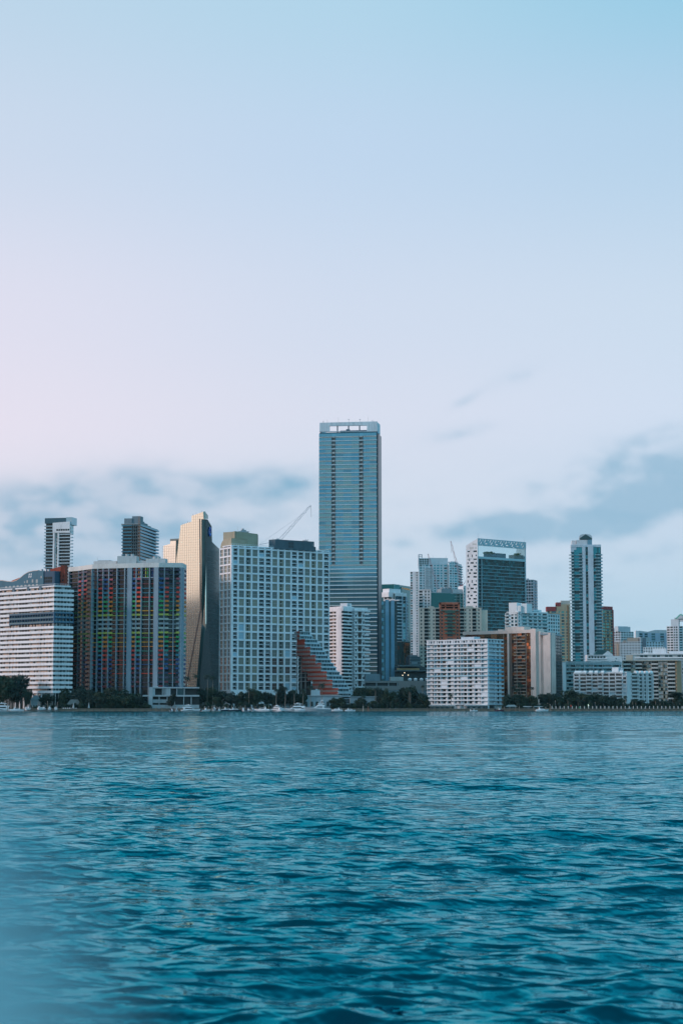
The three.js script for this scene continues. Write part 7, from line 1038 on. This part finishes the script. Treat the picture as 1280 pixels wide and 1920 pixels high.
// ------------------------------------------------------------------ boats
function hullGeo(L, B, H, o = {}) { // lofted hull along x, bow at +x, waterline at y 0
  const N = 18, R = 7, pos = [], sect = []; const sheer = o.sheer ?? 0.35, rake = o.rake ?? 0.10;
  for (let i = 0; i <= N; i++) { const u = i / N, bow = Math.pow(Math.max(0, (u - 0.45) / 0.55), 2.2), bm = B / 2 * (1 - Math.pow(bow, 1.1)) * (0.90 + 0.10 * Math.min(1, u * 4)), top = H * (1 + sheer * Math.pow(u, 1.8)), row = [];
    for (let j = 0; j <= R; j++) { const v = j / R, y = -0.45 + (top + 0.45) * v, fl = Math.pow(v, 0.55 + 0.5 * bow), x = (u - 0.5) * L + rake * L * bow * (v - 0.4); row.push([x, y, Math.max(0.02, bm * (0.55 + 0.45 * fl) * (1 - bow * 0.35 * (1 - v)))]); } sect.push(row); }
  const tri = (a, b, c) => pos.push(...a, ...b, ...c), m = ([x, y, z]) => [x, y, -z];
  for (let i = 0; i < N; i++) { for (let j = 0; j < R; j++) { const a = sect[i][j], b = sect[i + 1][j], c = sect[i + 1][j + 1], d = sect[i][j + 1]; tri(a, b, c); tri(a, c, d); tri(m(a), m(c), m(b)); tri(m(a), m(d), m(c)); } const a = sect[i][R], b = sect[i + 1][R]; tri(a, b, m(b)); tri(a, m(b), m(a)); }
  for (let j = 0; j < R; j++) { const a = sect[0][j], d = sect[0][j + 1]; tri(a, d, m(d)); tri(a, m(d), m(a)); }
  const g = mergeVertices((() => { const q = new THREE.BufferGeometry(); q.setAttribute('position', new THREE.Float32BufferAttribute(pos, 3)); return q; })(), 1e-3); g.computeVertexNormals(); g.setAttribute('uv', new THREE.Float32BufferAttribute(new Float32Array(g.attributes.position.count * 2), 2)); return g;
}
// cabin: a side outline made as wide as given, with bevelled edges
function cabinGeo(pts, w, bev = 0.18) { const g = new THREE.ExtrudeGeometry(new THREE.Shape(pts.map(q => new THREE.Vector2(...q))), { depth: w - 2 * bev, bevelEnabled: true, bevelThickness: bev, bevelSize: bev * 0.6, bevelSegments: 2 }); g.translate(0, 0, -(w - 2 * bev) / 2); return g; }
const GEL = plain(0.78, 0.80, 0.82, 0.25), GLZ = glass(0.012, 0.02, 0.025, 0.2, 0.08), HULLGREY = plain(0.36, 0.44, 0.48, 0.3), NAVY = plain(0.02, 0.03, 0.05, 0.3), TEAKM = plain(0.30, 0.22, 0.14, 0.8);
function boatAt(name, label, cat, px, D, turn, group) { const g = thing(name, label, cat, pt(px, D, 1332), 0, group); g.rotation.y = turn; return g; }
function motorYacht(label, px, D, L, turn, o = {}) {
  const g = boatAt('motor_yacht', label, 'yacht', px, D, turn), B = L * 0.26, H = L * 0.085, d = H * 1.12;
  part(g, 'hull', hullGeo(L, B, H, { sheer: 0.55 }), o.hull || GEL); part(g, 'boot_stripe', hullGeo(L * 0.992, B * 1.006, 0.12, { sheer: 0, rake: 0.04 }), NAVY);
  for (const s of [-1, 1]) part(g, 'hull_window', cabinGeo([[-L * 0.22, H * 0.55], [L * 0.12, H * 0.62], [L * 0.20, H * 0.95], [-L * 0.10, H * 0.85]], 0.12, 0.02), GLZ).position.z = s * B * 0.47;
  const c = part(g, 'cabin', cabinGeo([[-L * 0.36, d], [L * 0.22, d * 1.15], [L * 0.10, d + L * 0.075], [-L * 0.02, d + L * 0.10], [-L * 0.38, d + L * 0.10]], B * 0.74), GEL);
  part(c, 'window_band', cabinGeo([[-L * 0.28, d + L * 0.03], [L * 0.15, d + L * 0.035], [L * 0.085, d + L * 0.078], [-L * 0.26, d + L * 0.085]], B * 0.76, 0.05), GLZ);
  const fb = part(g, 'flybridge', cabinGeo([[-L * 0.42, d + L * 0.10], [L * 0.06, d + L * 0.10], [L * 0.09, d + L * 0.135], [-L * 0.12, d + L * 0.135], [-L * 0.40, d + L * 0.118]], B * 0.7), GEL); part(fb, 'windscreen', cabinGeo([[L * 0.02, d + L * 0.135], [L * 0.075, d + L * 0.135], [L * 0.01, d + L * 0.175], [-L * 0.02, d + L * 0.175]], B * 0.6, 0.04), GLZ);
  if (o.hardtop !== false) { part(g, 'hardtop', cabinGeo([[-L * 0.30, d + L * 0.205], [L * 0.05, d + L * 0.21], [L * 0.02, d + L * 0.228], [-L * 0.28, d + L * 0.225]], B * 0.66, 0.08), GEL); for (const s of [-1, 1]) part(g, 'strut', new Merge().add(barGeo({ x: -L * 0.24, y: d + L * 0.12, z: s * B * 0.3 }, { x: -L * 0.2, y: d + L * 0.21, z: s * B * 0.3 }, 0.12)).add(barGeo({ x: 0, y: d + L * 0.13, z: s * B * 0.28 }, { x: -L * 0.02, y: d + L * 0.21, z: s * B * 0.28 }, 0.08)).geo(), GEL); }
  part(g, 'radar_mast', new Merge().add(barGeo({ x: -L * 0.16, y: d + L * 0.22, z: 0 }, { x: -L * 0.19, y: d + L * 0.29, z: 0 }, 0.12, 0.06)).add(new THREE.SphereGeometry(0.38, 10, 8), new THREE.Matrix4().setPosition(-L * 0.10, d + L * 0.25, 0.5)).add(new THREE.SphereGeometry(0.38, 10, 8), new THREE.Matrix4().setPosition(-L * 0.10, d + L * 0.25, -0.5)).geo(), GEL);
  part(g, 'swim_platform', boxGeo(L * 0.06, 0.15, B * 0.8), TEAKM).position.set(-L * 0.52, 0.3, 0); const rail = new Merge(); for (let i = 0; i <= 8; i++) { const x = L * (0.06 + 0.047 * i); for (const s of [-1, 1]) rail.add(barGeo({ x, y: H * 1.2, z: s * B * 0.42 * (1 - i * i / 90) }, { x, y: H * 1.45 + 0.35, z: s * B * 0.42 * (1 - i * i / 90) }, 0.025, 0.025, 4)); } part(g, 'bow_rail', rail.geo(), METAL);
  return g;
}
function sportFisher(label, px, D, L, turn, o = {}) {
  const g = boatAt('sport_fishing_boat', label, 'yacht', px, D, turn), B = L * 0.28, H = L * 0.095, d = H * 1.15;
  part(g, 'hull', hullGeo(L, B, H, { sheer: 0.75, rake: 0.16 }), o.hull || HULLGREY); const c = part(g, 'cabin', cabinGeo([[-L * 0.20, d * 0.95], [L * 0.22, d * 1.25], [L * 0.07, d + L * 0.10], [-L * 0.20, d + L * 0.105]], B * 0.72), GEL); part(c, 'window_band', cabinGeo([[-L * 0.14, d + L * 0.045], [L * 0.10, d + L * 0.05], [L * 0.04, d + L * 0.085], [-L * 0.14, d + L * 0.085]], B * 0.74, 0.05), GLZ);
  part(g, 'bulwark', cabinGeo([[-L * 0.48, H * 0.9], [-L * 0.2, H * 0.95], [-L * 0.2, H * 1.3], [-L * 0.48, H * 1.15]], B * 0.9, 0.1), GEL); const fb = part(g, 'flybridge', cabinGeo([[-L * 0.24, d + L * 0.105], [L * 0.08, d + L * 0.10], [L * 0.05, d + L * 0.145], [-L * 0.22, d + L * 0.145]], B * 0.66), GEL); part(fb, 'flybridge_glass', cabinGeo([[-L * 0.16, d + L * 0.148], [L * 0.04, d + L * 0.148], [0, d + L * 0.195], [-L * 0.16, d + L * 0.195]], B * 0.55, 0.04), plain(0.55, 0.62, 0.66, 0.3)); part(g, 'hardtop', cabinGeo([[-L * 0.24, d + L * 0.196], [L * 0.05, d + L * 0.196], [L * 0.04, d + L * 0.212], [-L * 0.23, d + L * 0.212]], B * 0.62, 0.06), GEL);
  const t = new Merge(); for (const [sx, sz] of [[-1, -1], [-1, 1], [1, -1], [1, 1]]) t.add(barGeo({ x: -L * 0.12 + sx * L * 0.06, y: d + L * 0.21, z: sz * B * 0.24 }, { x: -L * 0.13 + sx * L * 0.03, y: d + L * 0.32, z: sz * B * 0.16 }, 0.07, 0.07, 5)); t.box(L * 0.10, 0.12, B * 0.4, -L * 0.13, d + L * 0.32, 0); t.box(L * 0.06, 0.5, B * 0.3, -L * 0.14, d + L * 0.335, 0); part(g, 'tower', t.geo(), GEL); const an = new Merge(); for (const [x, z, h, k] of [[-0.16, 0.2, 0.46, -0.04], [-0.12, -0.2, 0.43, 0.02], [-0.02, 0, 0.36, 0.05]]) an.add(barGeo({ x: L * x, y: d + L * 0.2, z: B * z }, { x: L * (x + k), y: d + L * h, z: B * z }, 0.07, 0.04, 5)); part(g, 'outrigger', an.geo(), GEL); const rail = new Merge(); for (let i = 0; i <= 9; i++) { const x = L * (0.10 + 0.045 * i); for (const s of [-1, 1]) rail.add(barGeo({ x, y: H * 1.3, z: s * B * 0.40 * (1 - i * i / 105) }, { x, y: H * 1.5 + 0.5, z: s * B * 0.40 * (1 - i * i / 105) }, 0.025, 0.025, 4)); } part(g, 'bow_rail', rail.geo(), METAL); return g;
}
function cruiser(label, px, D, L, turn, o = {}) {
  const g = boatAt('motor_cruiser', label, 'motorboat', px, D, turn, o.group), B = L * 0.32, H = L * 0.11, d = H * 1.1; part(g, 'hull', hullGeo(L, B, H, { sheer: 0.4 }), o.hull || GEL); const c = part(g, 'cabin', cabinGeo([[-L * 0.22, d], [L * 0.26, d * 1.1], [L * 0.08, d + L * 0.10], [-L * 0.22, d + L * 0.11]], B * 0.68), GEL); part(c, 'windscreen', cabinGeo([[-L * 0.12, d + L * 0.045], [L * 0.15, d + L * 0.045], [L * 0.06, d + L * 0.095], [-L * 0.12, d + L * 0.10]], B * 0.7, 0.04), GLZ); part(g, 'radar_arch', new Merge().add(barGeo({ x: -L * 0.26, y: d, z: B * 0.36 }, { x: -L * 0.18, y: d + L * 0.19, z: B * 0.26 }, 0.13)).add(barGeo({ x: -L * 0.26, y: d, z: -B * 0.36 }, { x: -L * 0.18, y: d + L * 0.19, z: -B * 0.26 }, 0.13)).box(0.5, 0.22, B * 0.56, -L * 0.18, d + L * 0.19, 0).geo(), GEL); part(g, 'swim_platform', boxGeo(L * 0.07, 0.12, B * 0.8), TEAKM).position.set(-L * 0.52, 0.3, 0); part(g, 'engine_hatch', cabinGeo([[-L * 0.45, d * 0.9], [-L * 0.28, d * 0.9], [-L * 0.28, d * 1.2], [-L * 0.44, d * 1.15]], B * 0.6, 0.06), o.cover || GEL); return g;
}
function consoleBoat(label, px, D, L, turn, lift, group, o = {}) {
  const g = boatAt('console_boat', label, 'motorboat', px, D, turn, group), B = L * 0.34, H = L * 0.12; g.position.y = lift; part(g, 'hull', hullGeo(L, B, H, { sheer: 0.5 }), o.hull || GEL); part(g, 'console', boxGeo(L * 0.13, L * 0.16, B * 0.36), GEL).position.set(-L * 0.02, H + L * 0.09, 0); const m = new Merge(); for (const [x, z] of [[-0.1, -1], [-0.1, 1], [0.07, -1], [0.07, 1]]) m.add(barGeo({ x: L * x, y: H, z: z * B * 0.25 }, { x: L * x, y: H + L * 0.27, z: z * B * 0.25 }, 0.045, 0.045, 5)); part(g, 't_top_frame', m.geo(), METAL); part(g, 't_top', boxGeo(L * 0.26, 0.1, B * 0.62), o.top || GEL).position.set(-L * 0.02, H + L * 0.275, 0); for (const s of [-0.35, 0.35]) { const e = part(g, 'outboard', cabinGeo([[-0.25, -0.5], [0.1, -0.5], [0.2, 0.4], [0.15, 0.9], [-0.3, 0.85]], 0.4, 0.08), o.motor || GEL); e.position.set(-L * 0.52, H * 0.9, s * B * 0.5); } if (lift > 0.3) { const c = new Merge(); for (const x of [-0.28, 0.22]) c.box(0.25, 0.3, B * 1.5, L * x, -0.55, 0); part(g, 'lift_cradle', c.geo(), METAL); } return g;
}
motorYacht('white three-deck yacht moored beside the huge tree, with dark window band', -1, 1283, 17, Math.PI + 0.15); cruiser('white open cruiser moored between the three-deck yacht and the lift dock', 32.5, 1281, 9.5, 0.1);
for (const [x, l, t, n] of [[54, 6.6, 1.2, 'nearest the white open cruiser'], [73.5, 7.4, 1.9, 'in the middle of the lift dock'], [83, 6, 1.3, 'with raised engines, in the middle of the lift dock'], [93.5, 6.8, 1.7, 'before the low wide tree'], [106, 5.5, 1.5, 'at the far end of the lift dock from the yacht']]) consoleBoat(`white boat on a lift, ${n}`, x, 1280.4, l, t, 1.25, 'boats on lifts');
motorYacht('sleek white flybridge yacht with dark hull windows before the white podium', 357, 1277, 12.8, 0.12, {});
for (const [x, l, t, h, n] of [[322, 6, 1.4, 0.1, 'at the podium end of the marina dock'], [331, 6.4, 1.7, 0.1, 'beside the dock steps near the sleek flybridge yacht'], [386, 6.8, 0.6, 0.1, 'just behind the stern side of the dark-hulled cruisers'], [402, 7, 1.5, 1.0, 'hoisted on a lift near the palms'], [411, 6, 1.2, 0.1, 'next to the hoisted boat']]) consoleBoat(`small white canopy boat ${n}`, x, 1277, l, t, h, 'small open boats at the marina dock', { motor: NAVY });
cruiser('dark-hulled white cruiser with arch, bow towards the grid block', 427, 1275, 9.2, 0.15, { hull: NAVY }); cruiser('second dark-hulled white cruiser with bimini beside the first', 441, 1274.5, 8.6, 0.1, { hull: NAVY }); 
for (const [x, l, t, n] of [[456, 6.8, 2.0, 'first after the dark-hulled cruisers'], [466, 6.2, 1.2, 'with blue canopy'], [474, 7, 1.6, 'past the blue canopy boat']]) consoleBoat(`white open boat stern to the dock, ${n}`, x, 1276, l, t, 0.1, 'open boats moored stern to', { motor: NAVY, top: n.includes('blue') ? plain(0.05, 0.16, 0.32) : GEL });
cruiser('long low white cruiser moored before the palms', 492, 1275, 10.5, Math.PI - 0.1); motorYacht('white flybridge yacht with pale canvas enclosure, bow to the dock', 516, 1275, 11.2, Math.PI - 0.5); cruiser('white cruiser tucked between two flybridge yachts', 531, 1275.5, 8, 0.3); motorYacht('white flybridge yacht with tall radar mast beside the big grey-hulled boat', 553, 1275, 16, Math.PI + 0.1); cruiser('white express cruiser in front of the tall radar mast yacht', 566, 1271, 9.5, Math.PI + 0.2);
sportFisher('big grey-hulled sport fishing boat with tower and outriggers', 597.5, 1270, 16.8, Math.PI + 0.08); cruiser('low white tender moored past the stern of the grey-hulled boat', 631, 1278, 8.4, Math.PI); cruiser('small white boat moored below the waterfront villa', 656, 1281, 7, 0); cruiser('white cabin boat with blunt bow moored by the dock shelter', 1015, 1280, 8.6, 0.05); consoleBoat('small dark open boat with red stripe moored at the short dock', 936, 1281, 6.5, 0.4, 0.1, undefined, { hull: plain(0.14, 0.04, 0.05), motor: NAVY }); consoleBoat('small white dinghy lying off the pool bar', 888, 1284, 4.6, 0.1, 0.05);
// ------------------------------------------------------------------ the jetty the photographer stands on, with a painted rail post right beside the lens, far out of focus
{
  const deck = structure('jetty_deck', boxGeo(3.2, 0.12, 4.5), WOOD2); deck.position.set(-0.4, 1.29, 2.12);
  for (const [x, z] of [[-1.8, 0.2], [1.0, 0.2], [-1.8, 4.1], [1.0, 4.1]]) part(deck, 'jetty_leg', new THREE.CylinderGeometry(0.12, 0.12, 2.4, 10), WOOD).position.set(x + 0.4, -1.2, z - 2.12);
  const d = 0.22, tip = at(-190, 1450, d), g = thing('rail_post', 'pale blue painted rail post with tapering cap close to the lens, blurred', 'post', { x: tip.x, z: tip.z }, 1.35);
  const h = tip.y - 1.35, pr = [[0, h], [0.007, h - 0.002], [0.012, h - 0.007], [0.0163, h - 0.0138], [0.0233, h - 0.0295], [0.029, h - 0.05], [0.032, h - 0.075], [0.032, h - 0.2]].map(p => new THREE.Vector2(...p));
  part(g, 'cap', new THREE.LatheGeometry(pr, 28), plain(0.30, 0.50, 0.54, 0.6)); part(g, 'shaft', new THREE.CylinderGeometry(0.03, 0.03, h - 0.2, 20).translate(0, (h - 0.2) / 2, 0), plain(0.30, 0.50, 0.54, 0.6)); part(g, 'foot_plate', new THREE.CylinderGeometry(0.07, 0.07, 0.02, 20).translate(0, 0.01, 0), METAL);
}
shade(scene);
renderer.render(scene, camera);
